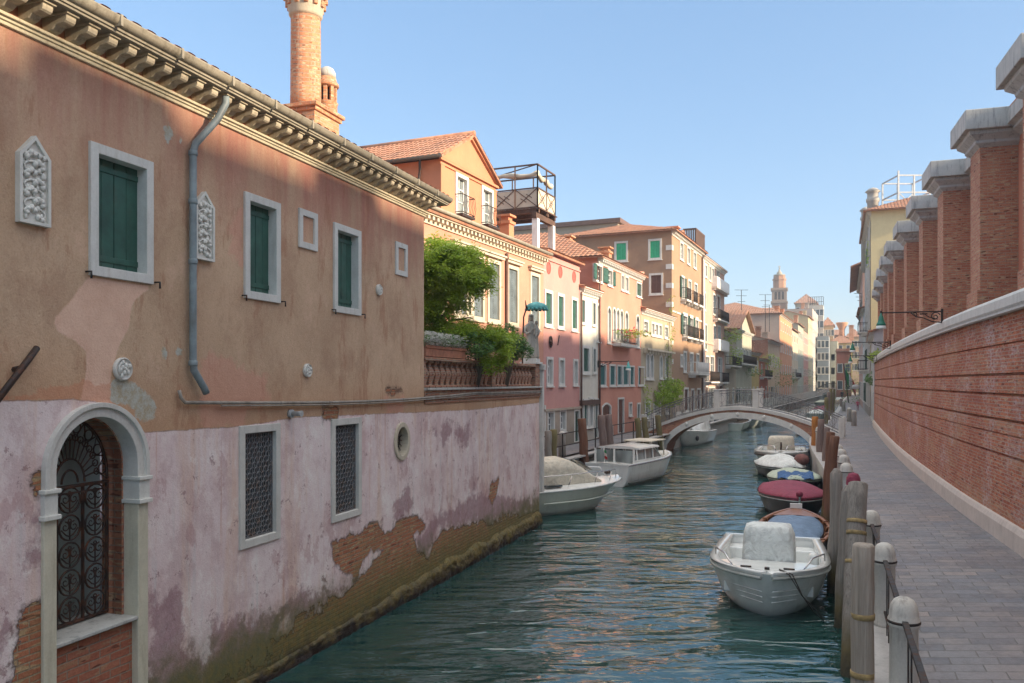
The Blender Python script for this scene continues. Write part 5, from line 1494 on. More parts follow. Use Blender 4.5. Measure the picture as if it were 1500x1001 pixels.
# end of the canal
endb = [(1197,1214,205,15.5,(.24,.28,.31),'flat',0,3,'blue grey shaded palace front at the end of the canal',-.25),
        (1213.5,1227,212,14.6,(.50,.46,.34),'flat',0,1,'pale cream blank house at the end of the canal',.1),
        (1215,1248,232,15.0,(.52,.44,.2),'hip',2.6,3,'yellow house with an orange tiled hip roof at the end of the canal',0),
        (1225,1247,170,10.3,(.46,.19,.13),'shed',.9,2,'low brick red house in front of the yellow house at the canal end',0)]
for px0, px1, Y, zt_, c_, rk, rr, nw, lab, sl in endb:
    m = m_plaster('end_plaster', c_, grime=.35)
    sl = -.42; q = Frame(((px0-CX)/FX*Y, Y), (1,sl), (sl,-1)); w_ = q.u(px1)
    rows = [(z_, z_+1.8) for z_ in (2.5,6,9.5,12.6) if z_+2.2 < zt_]
    ws = autowins(q, 0, w_, rows, nw, 1.0, 'gg' if nw > 1 else 'x', rnd)
    rt, _, _ = make_house('end_house', lab, q, 0, 0, zt_, 8, m, ws, roof=(rk, rr), dent=None, detail=False, u01=(0,w_), pitch=.5, tile=M['tile_far'], group='houses closing the canal')
    if px0 == 1215: chimney(rt, q.P(w_*.55,-3,zt_+.8), 1.7, 5.2, M['brick_chim'], 'cone'); chimney(rt, q.P(w_*.97,-3,zt_+.8), 1.2, 4, M['brick_chim'], 'box')

# ---- bell tower
bt = thing('bell_tower', 'tall brick and stone bell tower with octagonal drum and cupola on the skyline', 'bell tower', (85,262,1))
Yb = 262; q = Frame(((1130.5-CX)/FX*Yb, Yb), (1,-.35), (-.35,-1)); w_ = 4.55; s_ = Frame(q.P(w_,0,0).xy, -q.n, q.d)
zY = lambda py: CZ+(HY-py)/FX*Yb
M['tower'] = m_plaster('tower_brick', (.34,.19,.12), (.30,.16,.10), (.24,.15,.11), grime=.3)
M['tower_stone'] = m_stone('tower_stone', (.31,.22,.16), (.2,.15,.12), .5)
z1 = zY(443); z2_ = zY(428)
mb = MB(); mb.box(q, 0, w_, -w_, 0, 1, z1); mb.build('shaft', M['tower'], bt)
mb = MB()
for x in (0, w_*.5-.2, w_-.4): mb.box(q, x, x+.4, 0, .15, 10, z1); mb.box(s_, x, x+.4, 0, .15, 10, z1)
for z_ in (z1-.3, z1-6): mb.box(q, -.3, w_+.3, -w_-.3, .3, z_, z_+.6)
mb.build('pilaster', M['tower_stone'], bt)
mb = MB(); bz0 = z1+.3; bz1 = zY(425.5)
holes_ = [(w_*(.18+.24*k), w_*(.18+.24*k)+.75, bz0+.5, bz1-.5, True) for k in range(3)]
for fr in (q, Frame(q.P(w_,0,0).xy, -q.n, q.d), Frame(q.P(0,0,0).xy, -q.n, -q.d), Frame(q.P(0,-w_,0).xy, q.d, -q.n)): wall(mb, fr, 0, w_, bz0, bz1, holes_, .3)
mb.box(q, -.3, w_+.3, -w_-.3, .3, bz1, bz1+.7)
mb.build('belfry', M['tower_stone'], bt)
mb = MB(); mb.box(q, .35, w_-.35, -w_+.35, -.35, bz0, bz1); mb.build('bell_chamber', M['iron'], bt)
c = q.P(w_/2,-w_/2,0)
mb = MB(); r8 = w_*.43
d0 = bz1+.7; d1 = zY(408)
mb.lathe([(r8,d0),(r8,d1-.6),(r8*1.1,d1-.5),(r8*1.1,d1),(r8*.95,d1),(r8*.92,d1+1.0)], c, 8, False, rot=.39); mb.build('drum', M['tower'], bt)
mb = MB(); d2 = d1+1.0; mb.lathe([(r8*.95,d2),(r8*.97,d2+.3),(r8*.6,zY(403)),(r8*.45,zY(401)),(r8*.45,zY(399)),(r8*.3,zY(398)),(.25,zY(395)),(.12,zY(392.5)),(.35,zY(391.8)),(.08,zY(391)),(.05,zY(388))], c, 12); mb.bar(c+Vector((-.5,0,zY(389.5))), c+Vector((.5,0,zY(389.5))), .12); mb.build('cupola', M['lead'], bt)

# ---- second quay parapet with railing on the far left
fr_ = thing('quay_railing', 'long pale iron railing on posts along the far left quay beyond the bridge', 'railing', (LX(60)+2.3,60,1.05))
mb = MB(); mp = MB()
Y = 51.0; prev = None
while Y < 190:
    p = Vector((LX(Y)+2.2, Y)); q0 = Frame(p, FL.d, FL.n); mp = MB(); mp.box(q0, -.14, .14, -.14, .14, 1.05, 2.15); mp.build('post', M['stone'], fr_)
    if prev is not None:
        for z_ in (1.2,1.65,2.05): mb.bar((prev.x,prev.y,z_), (p.x,p.y,z_), .05)
        n = 5
        for k in range(1, n): c_ = prev+(p-prev)*k/n; mb.bar((c_.x,c_.y,1.1), (c_.x,c_.y,2.05), .035)
    prev = p; Y += 2.6
mb.build('rail', m_simple('grey_rail_paint', (.46,.46,.44), .6), fr_)

# ---- right hand houses beyond the brick wall
def hrframe(i): a, b = HR[i], HR[i+1]; d = (b-a).normalized(); return Frame(a, d, Vector((-d.y, d.x))), (b-a).length
M['cream'] = m_plaster('cream_plaster', (.60,.52,.30), (.55,.47,.27), (.4,.34,.22), grime=.25)
M['greyw'] = m_plaster('white_grey_plaster', (.52,.54,.55), (.46,.47,.48), (.3,.3,.3), grime=.5)
M['greys'] = m_plaster('grey_stone_plaster', (.40,.38,.34), (.33,.31,.28), (.2,.19,.17), grime=.6)
q, L0 = hrframe(0)
ws = autowins(q, .5, L0-.3, [(1.3,3.2),(4.4,6.2)], 4, 1.0, 'dgp', rnd)
r1, _, _ = make_house('white_house', 'low whitish house with wooden doors right after the long brick wall', q, 0, 0, 7.4, 7, M['greyw'], [w for w in ws], roof=('ridge',1.2), dent=.5, ov=.3, u01=(0.02,L0), detail=True)
q1, L1 = hrframe(1)
sd = q1.side(.6,-1)
ws = autowins(q1, .8, 16, [(2,4),(5.2,7.2),(8.6,10.6),(12,14),(15,16.6)], 4, 1.1, 'OCg', rnd, True)
sws = [(1.2,2.6,13.2,15.2,'g',False)]
r2, _, _ = make_house('cream_house', 'tall cream house with a tiled roof rising behind the far end of the brick wall', q1, 0, 0, 18.3, 7, M['cream'], ws, sws, roof=('hip',1.6), dent=.5, ov=.5, u01=(0.6,17), detail=True)
mb = MB(); wall(mb, q1.shift(0,.04), .6, 17, 1, 17.6, [w[:4]+(w[5],.24) for w in inset(ws)]); mb.build('front_facing', M['greys'], r2)
for i_ in (5,9): balcony(r2, q1, ws[i_][0]-.5, ws[i_][1]+.6, ws[i_][2]-.1, .9)
Yc = 74
p = Vector(((1278.5-CX)/FX*Yc, Yc, 15)); chimney(r2, p, .95, CZ+(HY-277)/FX*Yc-15, M['greys'], 'round').name = 'chimney'
p = Vector(((1268.5-CX)/FX*82, 82, 15)); chimney(r2, p, .9, CZ+(HY-305)/FX*82-15, M['greys'], 'round')
tt = thing('roof_terrace', 'metal framed roof terrace above the cream house on the right', 'roof terrace', (34,72,18))
mb = MB(); Yt = 70; X0, X1 = (1316-CX)/FX*Yt, (1362-CX)/FX*Yt
zz0, zz1, zz2 = CZ+(HY-305)/FX*Yt, CZ+(HY-282)/FX*Yt, CZ+(HY-257)/FX*Yt
for x in (X0, (X0+X1)/2, X1):
    for y in (Yt, Yt+3): mb.bar((x,y,zz0-1.5), (x,y,zz2+(.4 if x == X0 and y == Yt else 0)), .12)
for z_ in (zz0, zz1, zz2):
    for y in (Yt, Yt+3): mb.bar((X0,y,z_), (X1,y,z_), .10)
    for x in (X0,X1): mb.bar((x,Yt,z_), (x,Yt+3,z_), .10)
mb.bar((X0,Yt,zz0),((X0+X1)/2,Yt,zz1),.06); mb.bar((X0,Yt,zz1),((X0+X1)/2,Yt,zz0),.06)
mb.build('frame', m_simple('galvanised_steel', (.4,.42,.43), .5, metallic=.4), tt)
mb = MB(); mb.box(WORLD, X0, X1, Yt, Yt+3, zz0-.25, zz0-.1); mb.build('deck', M['wood'], tt)
ws = autowins(q1, 17.2, L1, [(2,4),(5.0,7.0),(8,9.8)], 4, 1.1, 'COg', rnd)
r3, _, _ = make_house('white_house', 'whitish house with dark open shutters further along the right quay', q1, 0, 0, 11.6, 8, M['greyw'], ws, roof=('shed',1.8), dent=.5, ov=.6, u01=(17.01,L1), detail=True)
q2, L2 = hrframe(2)
ws = autowins(q2, .5, L2, [(2,4),(5.2,7.2),(8.6,10.6),(12,14)], 6, 1.1, 'COg', rnd)
r4, _, _ = make_house('pink_grey_house', 'tall faded pink house with a boxed-out tiled eave on the right quay', q2, 0, 0, 17.0, 8, M['pink2'], ws, roof=('ridge',2), dent=.5, ov=1.2, u01=(0.01,L2), detail=False)
ws = ()
q3, L3 = hrframe(3)
r5, _, _ = make_house('low_pink_house', 'distant low pink house where the right quay bends out of sight', q3, 0, 0, 13.5, 8, m_plaster('far_pink', (.55,.34,.30)), autowins(q3, .5, L3, [(2,4),(6,8),(10,12)], 6, 1.2, 'Cg', rnd), roof=('ridge',2), dent=None, ov=.4, u01=(0.01,L3), detail=False)
q4, L4 = hrframe(4)
r6, _, _ = make_house('grey_far_house', 'distant grey house at the far end of the right quay', q4, 0, 0, 12.5, 8, M['greyw'], (), roof=('ridge',2), dent=None, ov=.4, u01=(0.01,L4), detail=False)

# ---- the near bridge
bA = Vector((LX(47)+2.3, 47.0)); bd = FL.n.copy()           # from left bank to right bank
ang = Vector((1,-.44)).normalized(); span = 8.25
bq = Frame(bA, ang, Vector((-ang.y, ang.x))*-1)              # u across the canal, n towards the camera
W2 = 2.3
bridge = thing('bridge', 'arched brick footbridge with pale stone edging and iron railings over the canal', 'bridge', bq.P(span/2,0,0))
Cu = span/2
def zdeck(u):  # top of the deck
    t = min(1, abs(u-Cu)/(Cu+1.3)); return 2.62-1.5*t**1.8
def zin(u): 
    t = min(1, abs(u-Cu)/Cu); return -.15+2.18*math.sqrt(max(0, 1-t**2.05))**1.05
us_ = [-1.3]+[span*k/40 for k in range(41)]+[span+1.3]
mb = MB()
for n_, sg in ((0,1),(-W2,-1)):
    for a_, b_ in zip(us_, us_[1:]):
        la = zin(a_) if 0 <= a_ <= span else .0; lb = zin(b_) if 0 <= b_ <= span else .0
        if a_ < 0 or b_ > span: la = lb = -.3
        mb.quad(bq.P(a_,n_,la), bq.P(b_,n_,lb), bq.P(b_,n_,zdeck(b_)-.12), bq.P(a_,n_,zdeck(a_)-.12))
for a_, b_ in zip(us_[1:-1], us_[2:-1]): mb.quad(bq.P(a_,0,zin(a_)), bq.P(b_,0,zin(b_)), bq.P(b_,-W2,zin(b_)), bq.P(a_,-W2,zin(a_)))
mb.build('arch_barrel', M['brick_butt'], bridge, fix='n')
mb = MB()     # stone voussoir ring
for n0_, n1_ in ((-.05,.05),(-W2-.05,-W2+.05)):
    seg = us_[1:-1]
    for a_, b_ in zip(seg, seg[1:]):
        def nrm(u):
            e_ = .01; t_ = Vector((2*e_, zin(min(span,u+e_))-zin(max(0,u-e_)))).normalized(); return Vector((-t_.y, t_.x))
        na, nb_ = nrm(a_), nrm(b_); th = .30
        A0_, B0_ = (a_, zin(a_)), (b_, zin(b_)); A1_, B1_ = (a_+na.x*th, zin(a_)+na.y*th), (b_+nb_.x*th, zin(b_)+nb_.y*th)
        mb.rings([[bq.P(A0_[0],n0_,A0_[1]-.03),bq.P(A0_[0],n1_,A0_[1]-.03),bq.P(A1_[0],n1_,A1_[1]),bq.P(A1_[0],n0_,A1_[1])],[bq.P(B0_[0],n0_,B0_[1]-.03),bq.P(B0_[0],n1_,B0_[1]-.03),bq.P(B1_[0],n1_,B1_[1]),bq.P(B1_[0],n0_,B1_[1])]], smooth=False)
    for k in range(1, 6):
        uu = span*k/6; na = nrm(uu); c_ = bq.P(uu+na.x*.18, (n0_+n1_)/2, zin(uu)+na.y*.18)
        mb.ball(c_, .12, .12, .14, 8, 6)
mb.build('arch_ring', M['stone_clean'], bridge)
mb = MB()
for a_, b_ in zip(us_, us_[1:]):
    for n0_, n1_ in ((-.38,.09),(-W2-.09,-W2+.38)):
        za, zb_ = zdeck(a_), zdeck(b_)
        mb.rings([[bq.P(a_,n0_,za-.16),bq.P(a_,n1_,za-.16),bq.P(a_,n1_,za+.02),bq.P(a_,n0_,za+.02)],[bq.P(b_,n0_,zb_-.16),bq.P(b_,n1_,zb_-.16),bq.P(b_,n1_,zb_+.02),bq.P(b_,n0_,zb_+.02)]], smooth=False)
mb.build('stone_edge', M['stone'], bridge)
mb = MB()
for a_, b_ in zip(us_, us_[1:]): mb.quad(bq.P(a_,-.37,zdeck(a_)-.02), bq.P(b_,-.37,zdeck(b_)-.02), bq.P(b_,-W2+.37,zdeck(b_)-.02), bq.P(a_,-W2+.37,zdeck(a_)-.02))
mb.build('deck', M['pave'], bridge)
for n_ in (-.12, -W2+.12):
    for uu in (Cu-1.15, Cu+.95): mb = MB(); mb.box(bq, uu-.16, uu+.16, n_-.14, n_+.14, zdeck(uu)-.02, zdeck(uu)+1.0); mb.box(bq, uu-.2, uu+.2, n_-.18, n_+.18, zdeck(uu)+1.0, zdeck(uu)+1.07); mb.build('pier', M['stone'], bridge, bevel=.015)
    for uu in (-1.2, span+1.2): mb = MB(); mb.box(bq, uu-.14, uu+.14, n_-.13, n_+.13, 1.05, zdeck(uu)+.95); mb.build('pier', M['stone'], bridge, bevel=.015)
for n_ in (-.12, -W2+.12):
    mb = MB(); N_ = 48; pr = None
    for k in range(N_+1):
        uu = -1.2+(span+2.4)*k/N_; b0, t0 = bq.P(uu,n_,zdeck(uu)+.05), bq.P(uu,n_,zdeck(uu)+.95)
        if k % 2 == 0: mb.tube([b0,t0], .010, 4, False)
        if pr:
            mb.tube([pr[1],t0], .022, 5, False); mb.tube([pr[0]+Vector((0,0,.05)),b0+Vector((0,0,.05))], .018, 4, False); mb.tube([pr[1]-Vector((0,0,.16)),t0-Vector((0,0,.16))], .014, 4, False)
            if k % 2 == 0:
                cc = (b0+t0)/2; mb.tube([cc+(bq.d*.14*math.cos(x*math.pi/5)).to_3d()+Vector((0,0,.2*math.sin(x*math.pi/5))) for x in range(10)], .009, 4, closed=True)
                for s_ in (-1,1): mb.tube([cc+(bq.d*.06*s_*math.cos(x*.8)).to_3d()+Vector((0,0,s_*(.28)+.06*math.sin(x*.8))) for x in range(7)], .010, 4, False)
        pr = (b0,t0)
    mb.build('railing', M['iron_grey'], bridge, fix=False)

# ---- small far bridge
b2 = thing('far_bridge', 'small pale stone footbridge crossing the canal in the distance', 'bridge', (74,190,0))
p = Vector((LX(176)+2.4, 176)); q = Frame(p, (1,-.3), (-.3,-1)); mb = MB(); sp2 = (Xat(QR,176)-p.x)
zd = lambda u: 1.2+1.6*(1-((u-sp2/2)/(sp2/2+.5))**2); zi = lambda u: 2.1*math.sqrt(max(0,1-((u-sp2/2)/(sp2/2))**2))
for k in range(16):
    a_, b_ = sp2*k/16, sp2*(k+1)/16
    mb.rings([[q.P(a_,0,zi(a_)),q.P(a_,0,zd(a_)),q.P(a_,-2.5,zd(a_)),q.P(a_,-2.5,zi(a_))],[q.P(b_,0,zi(b_)),q.P(b_,0,zd(b_)),q.P(b_,-2.5,zd(b_)),q.P(b_,-2.5,zi(b_))]], smooth=False)
mb.build('arch', M['stone'], b2)
for n_ in (-.1,-2.4):
    mb = MB()
    for k in range(16): a_, b_ = sp2*k/16, sp2*(k+1)/16; mb.bar(q.P(a_,n_,zd(a_)+1), q.P(b_,n_,zd(b_)+1), .08); mb.bar(q.P(a_,n_,zd(a_)), q.P(a_,n_,zd(a_)+1), .05)
    mb.build('railing', M['iron'], b2)

# ================================================================ quayside furniture, right side
M['bollard'] = m_stone('bollard_stone', (.56,.54,.49), (.20,.18,.16), 1.0, .7)
def path_pt(Y, off): p = Vector((Xat(QR, Y), Y)); a = Vector((Xat(QR,Y+.5),Y+.5)); d = (a-p).normalized(); n = Vector((d.y,-d.x)); return p+n*off, d, n
def bollard(Y, label, r0=.122, h=1.0, off=.26, group='stone bollards along the right quay'):
    p, d, n = path_pt(Y, off); t = thing('bollard', label, 'bollard', (p.x,p.y,1.062), group)
    mb = MB(); z = 1.062
    mb.lathe([(r0*1.02,z),(r0,z+.03),(r0*.98,z+h*.72),(r0*1.05,z+h*.73),(r0*1.12,z+h*.75),(r0*1.12,z+h*.80),(r0*1.03,z+h*.82),(r0*1.02,z+h*.86),(r0*.92,z+h*.92),(r0*.7,z+h*.97),(r0*.35,z+h*.995),(.01,z+h)], (p.x,p.y,0), 24)
    b = mb.build('shaft', M['bollard'], t)
    mb = MB(); mb.lathe([(r0*1.125,z+h*.765),(r0*1.16,z+h*.77),(r0*1.16,z+h*.785),(r0*1.125,z+h*.79)], (p.x,p.y,0), 24); mb.build('collar', M['iron'], t)
    return p
labs = ['white stone bollard in the very front at the lower right edge', 'domed white stone bollard in front, nearest with its dome in full view', 'domed white stone bollard second from the front beside the thick banded pole', 'domed white stone bollard behind the leaning grey poles']
ps = []
for Y, lb in zip((5.0,7.5,10.0,12.5), labs): ps.append(bollard(Y, lb))
for i in range(3):
    p, q_ = ps[i], ps[i+1]
    t = thing('iron_railing', ['black iron railing running out of the picture at the lower right', 'black iron railing between the two nearest domed bollards', 'black iron railing between the domed bollards beside the grey poles'][i], 'railing', ((p.x+q_.x)/2,(p.y+q_.y)/2,1.06), 'iron railings between bollards')
    mb = MB(); d = (q_-p).normalized(); a = p+d*.15; b = q_-d*.15
    mb.bar((a.x,a.y,1.86), (b.x,b.y,1.86), .05, .035); mb.build('handrail', M['iron'], t, bevel=.004)
    mb = MB(); mb.bar((a.x,a.y,1.26), (b.x,b.y,1.26), .035, .02)
    for k in (.12,.24,.76,.88): c_ = a+(b-a)*k; mb.bar((c_.x,c_.y,1.06), (c_.x,c_.y,1.85), .012, .045, up=(d.x,d.y,0))
    mb.build('baluster', M['iron'], t)
for Y, lb in ((16.2,'low domed bollard hidden behind the tall leaning poles'),(19.8,'third domed bollard counted back from the maroon covered post'),(22.0,'domed bollard in the middle of the far row by the brown poles'),(23.9,'domed bollard beside the brown pole pair'),(25.7,'small domed bollard beyond the brown pole pair'),(29,'small bollard near the orange pole'),(36,'short white bollard just before the bridge'),(39.5,'white post at the foot of the bridge on the walkway')):
    bollard(Y, lb, .145, 1.0)
for px_, py_, lb in ((1251,624,'thick white post on the walkway beyond the bridge foot'),(1244,618,'thin pale post standing just left of the thick white post'),(1236,603,'distant pale post beyond the bridge on the right quay'),(1232,596,'farthest pale post on the right quay')):
    Y = 3540/(py_-560); x = (px_-CX)/FX*Y
    t = thing('bollard', lb, 'bollard', (x,Y,1.05), 'stone bollards along the right quay'); mb = MB(); mb.lathe([(.17,1.05),(.16,1.95),(.17,1.96),(.12,2.08),(.01,2.12)], (x,Y,0), 14); mb.build('shaft', M['bollard'], t)

# mooring poles: (label, base px,py water, top px,py, top z guess, radius, material)
M['pole_grey'] = m_pole('grey_pole_wood', (.36,.33,.29), (.15,.135,.12))
M['pole_pale'] = m_pole('pale_pole_wood', (.46,.41,.35), (.25,.21,.17))
M['pole_brown'] = m_pole('brown_pole_wood', (.22,.10,.055), (.11,.05,.03))
M['pole_orange'] = m_pole('orange_pole_wood', (.48,.20,.04), (.3,.11,.03))
M['pole_olive'] = m_pole('olive_pole_wood', (.23,.19,.08), (.13,.11,.05))
M['pole_mauve'] = m_pole('mauve_pole_wood', (.27,.2,.17), (.14,.1,.09))
M['band'] = m_simple('ochre_band_paint', (.30,.22,.10), .85, .5, 14)
def pole(Y, pxb, pxt, pyt, r0, mat, label, bands=(), sharp=0, Yt=None, group='mooring poles along the right quay'):
    Yt = Yt or Y; B = Vector(((pxb-CX)/FX*Y, Y, -1.2)); zt_ = CZ+(HY-pyt)/FX*Yt; T = Vector(((pxt-CX)/FX*Yt, Yt, zt_))
    W0 = Vector(((pxb-CX)/FX*Y, Y, 0)); dr = (T-W0); B = W0-dr*(1.0/dr.z)
    t = thing('mooring_pole', label, 'pole', W0, group)
    n = 14; path = [B+(T-B)*k/n for k in range(n+1)]; rs = []
    for k in range(n+1):
        j = mnoise.noise(Vector((Y*3, k*.9, 1)))*.06; rs.append(r0*(1.06-.1*k/n+j))
        path[k] = path[k]+Vector((mnoise.noise(Vector((Y,k*.5,3)))*.25*r0, mnoise.noise(Vector((Y,k*.5,8)))*.25*r0, 0))
    if sharp: path.append(path[-1]+dr.normalized()*sharp); rs.append(r0*.35)
    else: path.append(path[-1]+dr.normalized()*.02); rs.append(rs[-1]*.82)
    mb = MB(); mb.tube(path, rs, 20); mb.build('trunk', mat, t)
    for z_ in bands:
        k_ = (z_-B.z)/(T.z-B.z); c_ = B+(T-B)*k_; dv = dr.normalized()
        mb = MB(); mb.tube([c_-dv*.028, c_-dv*.026, c_+dv*.026, c_+dv*.028], [r0*1.0,r0*1.03,r0*1.03,r0*1.0], 20); mb.build('band', M['band'], t)
    return t
pole(8.0, 1261, 1265, 800, .108, M['pole_pale'], 'thick pale pole with two ochre bands, nearest of all at the quay edge', (1.72,1.15))
pole(11.2, 1246, 1257.5, 709, .135, M['pole_grey'], 'grey leaning pole with ochre bands just behind the nearest pale pole', (2.0,1.84,1.45), Yt=11.9)
pole(13.4, 1230, 1243, 722, .105, M['pole_grey'], 'grey slanting pole with a pointed head and mossy foot beside the white boat', (), .12)
pole(15.6, 1220, 1226, 694, .115, M['pole_grey'], 'upright grey pole with a slanted head between the slanting pole and the brown ones', (), .1)
pole(20.6, 1211, 1222, 640, .12, M['pole_brown'], 'tall smooth red brown pole, nearer of the brown pair')
pole(23.0, 1209, 1217, 634, .12, M['pole_brown'], 'tall smooth red brown pole, farther of the brown pair')
pole(38.0, 1193, 1194, 611, .15, M['pole_orange'], 'bright orange pole standing near the right foot of the bridge')
pole(34.5, 1199, 1203, 615, .14, M['pole_mauve'], 'dull grey brown pole just right of the orange pole')
pole(30.5, 1207, 1211, 627, .11, M['pole_mauve'], 'thin grey brown pole left of the brown pair')
k = 0
for px_, Y, z_ in ((1211,58,2.9),(1214,64,3.2),(1217,72,3.4),(1219,80,3.0),(1222,96,3.2)):
    py_ = HY-(z_-CZ)*FX/Y; pole(Y, px_-1.5, px_, py_, .14, M['pole_mauve' if k % 2 else 'pole_olive'], ['olive pole just past the bridge on the right','dull brown pole behind the olive pole past the bridge','olive pole in the middle of the far cluster','dull brown pole in the far cluster','farthest olive pole of the cluster past the bridge'][k], group='far mooring poles past the bridge'); k += 1
LG = 'mooring poles along the left quay'
for px_, yb, yt, r_, mt, lb in ((802.5,735,632,.13,'pole_grey','grey pole at the left behind the moored cruiser'),(810,735,630,.14,'pole_olive','olive pole right beside the grey one behind the moored cruiser'),(854.5,722,614,.18,'pole_brown','thick brown pole leaning left behind the white taxi boat'),
        (883,712,609,.17,'pole_mauve','leaning grey brown pole, first of the pair behind the taxi boat'),(893.5,708,608,.16,'pole_mauve','leaning grey brown pole, second of the pair behind the taxi boat'),(936,682,613,.15,'pole_olive','short olive pole, first of three before the bridge'),(946,680,612,.15,'pole_olive','short olive pole, middle of three before the bridge'),(966,668,609,.16,'pole_olive','olive pole leaning against the left foot of the bridge')):
    Y = 4800/(yb-560)
    Y = (3.9-.44*35.8+.12)/((px_-CX)/FX-.44)   # on the quay edge
    lean = -2.5 if px_ > 840 else .5
    pole(Y, px_-lean+1, px_+lean, yt, r_, M[mt], lb, group=LG)
# left quay rail and its posts
t = thing('iron_railing', 'thin dark iron railing along the left quay behind the moored boats', 'railing', (LX(36)+2.1,36,1.06)); mb = MB(); Y = 24.5; pr = None
while Y < 46:
    p = Vector((LX(Y)+2.12, Y)); mb.bar((p.x,p.y,1.05), (p.x,p.y,2.0), .05)
    if pr is not None:
        for z_ in (1.5,1.98): mb.bar((pr.x,pr.y,z_), (p.x,p.y,z_), .035)
    pr = p; Y += 1.9
mb.build('rail', M['iron'], t)
for Y, lb in ((32.5,'white stone post on the left quay behind the cruiser'),(38.5,'white stone post on the left quay between brown poles'),(44.5,'white stone post on the left quay at the bridge foot')):
    x = LX(Y)+1.95; t = thing('bollard', lb, 'bollard', (x,Y,1.05), 'stone posts on the left quay'); mb = MB(); mb.lathe([(.15,1.05),(.14,1.9),(.16,1.92),(.1,2.02),(.01,2.06)], (x,Y,0), 14); mb.build('shaft', M['bollard'], t)

# ---- lamps on brackets
def bracket_lamp(base, dirn, L, zarm, label, s=1.0, teal=False, group='green bell lamps on scroll brackets'):
    base = Vector(base); dirn = Vector(dirn).normalized(); t = thing('wall_lamp', label, 'lamp', (base.x,base.y,zarm), group)
    q = Frame(base, dirn, Vector((-dirn.y,dirn.x))); mb = MB()
    mb.box(q, -.02, .03, -.03, .03, zarm-.30, zarm+.06)
    mb.tube([q.P(0,0,zarm), q.P(L,0,zarm)], .018, 8); mb.ball(q.P(L,0,zarm+.02), .03, .03, .04)
    def sp(cu, cz, r_, st, tr, dr=1):
        mb.tube([q.P(cu+r_*(1-.8*k/16)*math.cos(st+dr*tr*6.283*k/16), 0, cz+r_*(1-.8*k/16)*math.sin(st+dr*tr*6.283*k/16)) for k in range(17)], .013, 6)
    sp(.16, zarm-.13, .12, math.pi*.9, 1.3, -1); sp(.62, zarm-.07, .06, 0, 1.2, 1)
    mb.tube([q.P(.02,0,zarm-.28), q.P(.22,0,zarm-.26), q.P(.42,0,zarm-.16), q.P(.60,0,zarm-.12), q.P(.72,0,zarm-.02)], .016, 6)
    mb.tube([q.P(.1,0,zarm-.2), q.P(.3,0,zarm-.14), q.P(.45,0,zarm-.03)], .012, 6)
    mb.box(q, .34, .52, -.02, .02, zarm-.07, zarm-.04)
    mb.build('bracket', M['iron'], t)
    c_ = q.P(L,0,0); mt = M['lamp_teal'] if teal else M['lamp_green']
    mb = MB(); mb.lathe([(.118*s,zarm-.33*s),(.112*s,zarm-.29*s),(.085*s,zarm-.24*s),(.065*s,zarm-.17*s),(.055*s,zarm-.10*s),(.03*s,zarm-.07*s),(.02,zarm-.0)], c_, 18); mb.build('lamp_shade', mt, t)
    mb = MB(); mb.lathe([(.095*s,zarm-.425*s),(.125*s,zarm-.42*s),(.125*s,zarm-.39*s),(.112*s,zarm-.33*s)], c_, 18); mb.build('diffuser', M['lamp_glass'], t)
    return t
def wr_at(px_):
    P_ = WRf
    for a, b in zip(P_, P_[1:]):
        ka, kb = a.x/a.y, b.x/b.y; k = (px_-CX)/FX
        if a.y > 5 and (ka-k)*(kb-k) <= 0 and ka != kb:
            t = (k*a.y-a.x)/((b.x-a.x)-k*(b.y-a.y)); p = a+(b-a)*t; d = (b-a).normalized(); return p, Vector((-d.y,d.x))
p, n_ = wr_at(1388); bracket_lamp(p+n_*.12, n_, 1.42, CZ+(HY-456)/FX*p.y, 'green bell lamp on a scrolled black bracket, nearest on the brick wall coping')
p, n_ = wr_at(1309); bracket_lamp(p+n_*.12, n_, 1.5, CZ+(HY-501)/FX*p.y, 'second green bell lamp along the brick wall, seen against the far white houses')
p, n_ = wr_at(1288); bracket_lamp(p+n_*.12, n_, 1.4, CZ+(HY-521)/FX*p.y, 'third and farthest green bell lamp on the brick wall')
u_ = f.u(866); p = FL.P(FL.u(875), .05, 0).xy; zz = FL.z(875, 530)
bracket_lamp(p, FL.n, 1.6, zz, 'verdigris bell lamp on a bracket between the white and salmon houses', 1.1, True, None)
# ================================================================ boats
M['gel'] = m_simple('white_gelcoat', (.76,.78,.75), .25, .06, 2, bump=.03, coat=.4, dirt=.25)
M['gel_green'] = m_simple('pale_green_gelcoat', (.50,.55,.47), .3, .06, 2, bump=.03, coat=.3, dirt=.2)
M['gel_dark'] = m_simple('dark_hull_paint', (.035,.03,.035), .35, .3, 3, coat=.3)
M['gel_blue'] = m_simple('blue_hull_paint', (.05,.10,.22), .4, .3, 3)
M['gel_grey'] = m_simple('grey_hull_paint', (.35,.38,.36), .4, .2, 3, dirt=.3)
M['antifoul'] = m_simple('dark_antifouling', (.05,.06,.05), .7, .4, 4)
M['varnish'] = m_wood('varnished_wood', (.30,.13,.06), (.16,.06,.03), .35, (2,30,30))
M['canvas'] = None
def m_cloth(name, c, rough=.85, cr=(3,3,3)):
    t = NT(name); p = t.obj()
    a = t.noise(t.map(p, cr), 1.6, 5, .6, 1.5); b = t.noise(p, 60, 2)
    col = t.mix(t.mr(a, .35, .65), mul(c, .8), mul(c, 1.12))
    return t.out(col, rough, t.bump(t.m('ADD', a, t.m('MULTIPLY', b, .05)), .9, .05))
M['tarp_white'] = m_cloth('white_tarpaulin', (.66,.70,.68))
M['tarp_beige'] = m_cloth('beige_tarpaulin', (.58,.54,.44))
M['tarp_magenta'] = m_cloth('magenta_tarpaulin', (.24,.03,.065), .7)
M['tarp_blue'] = m_cloth('blue_tarpaulin', (.14,.22,.33), .6)
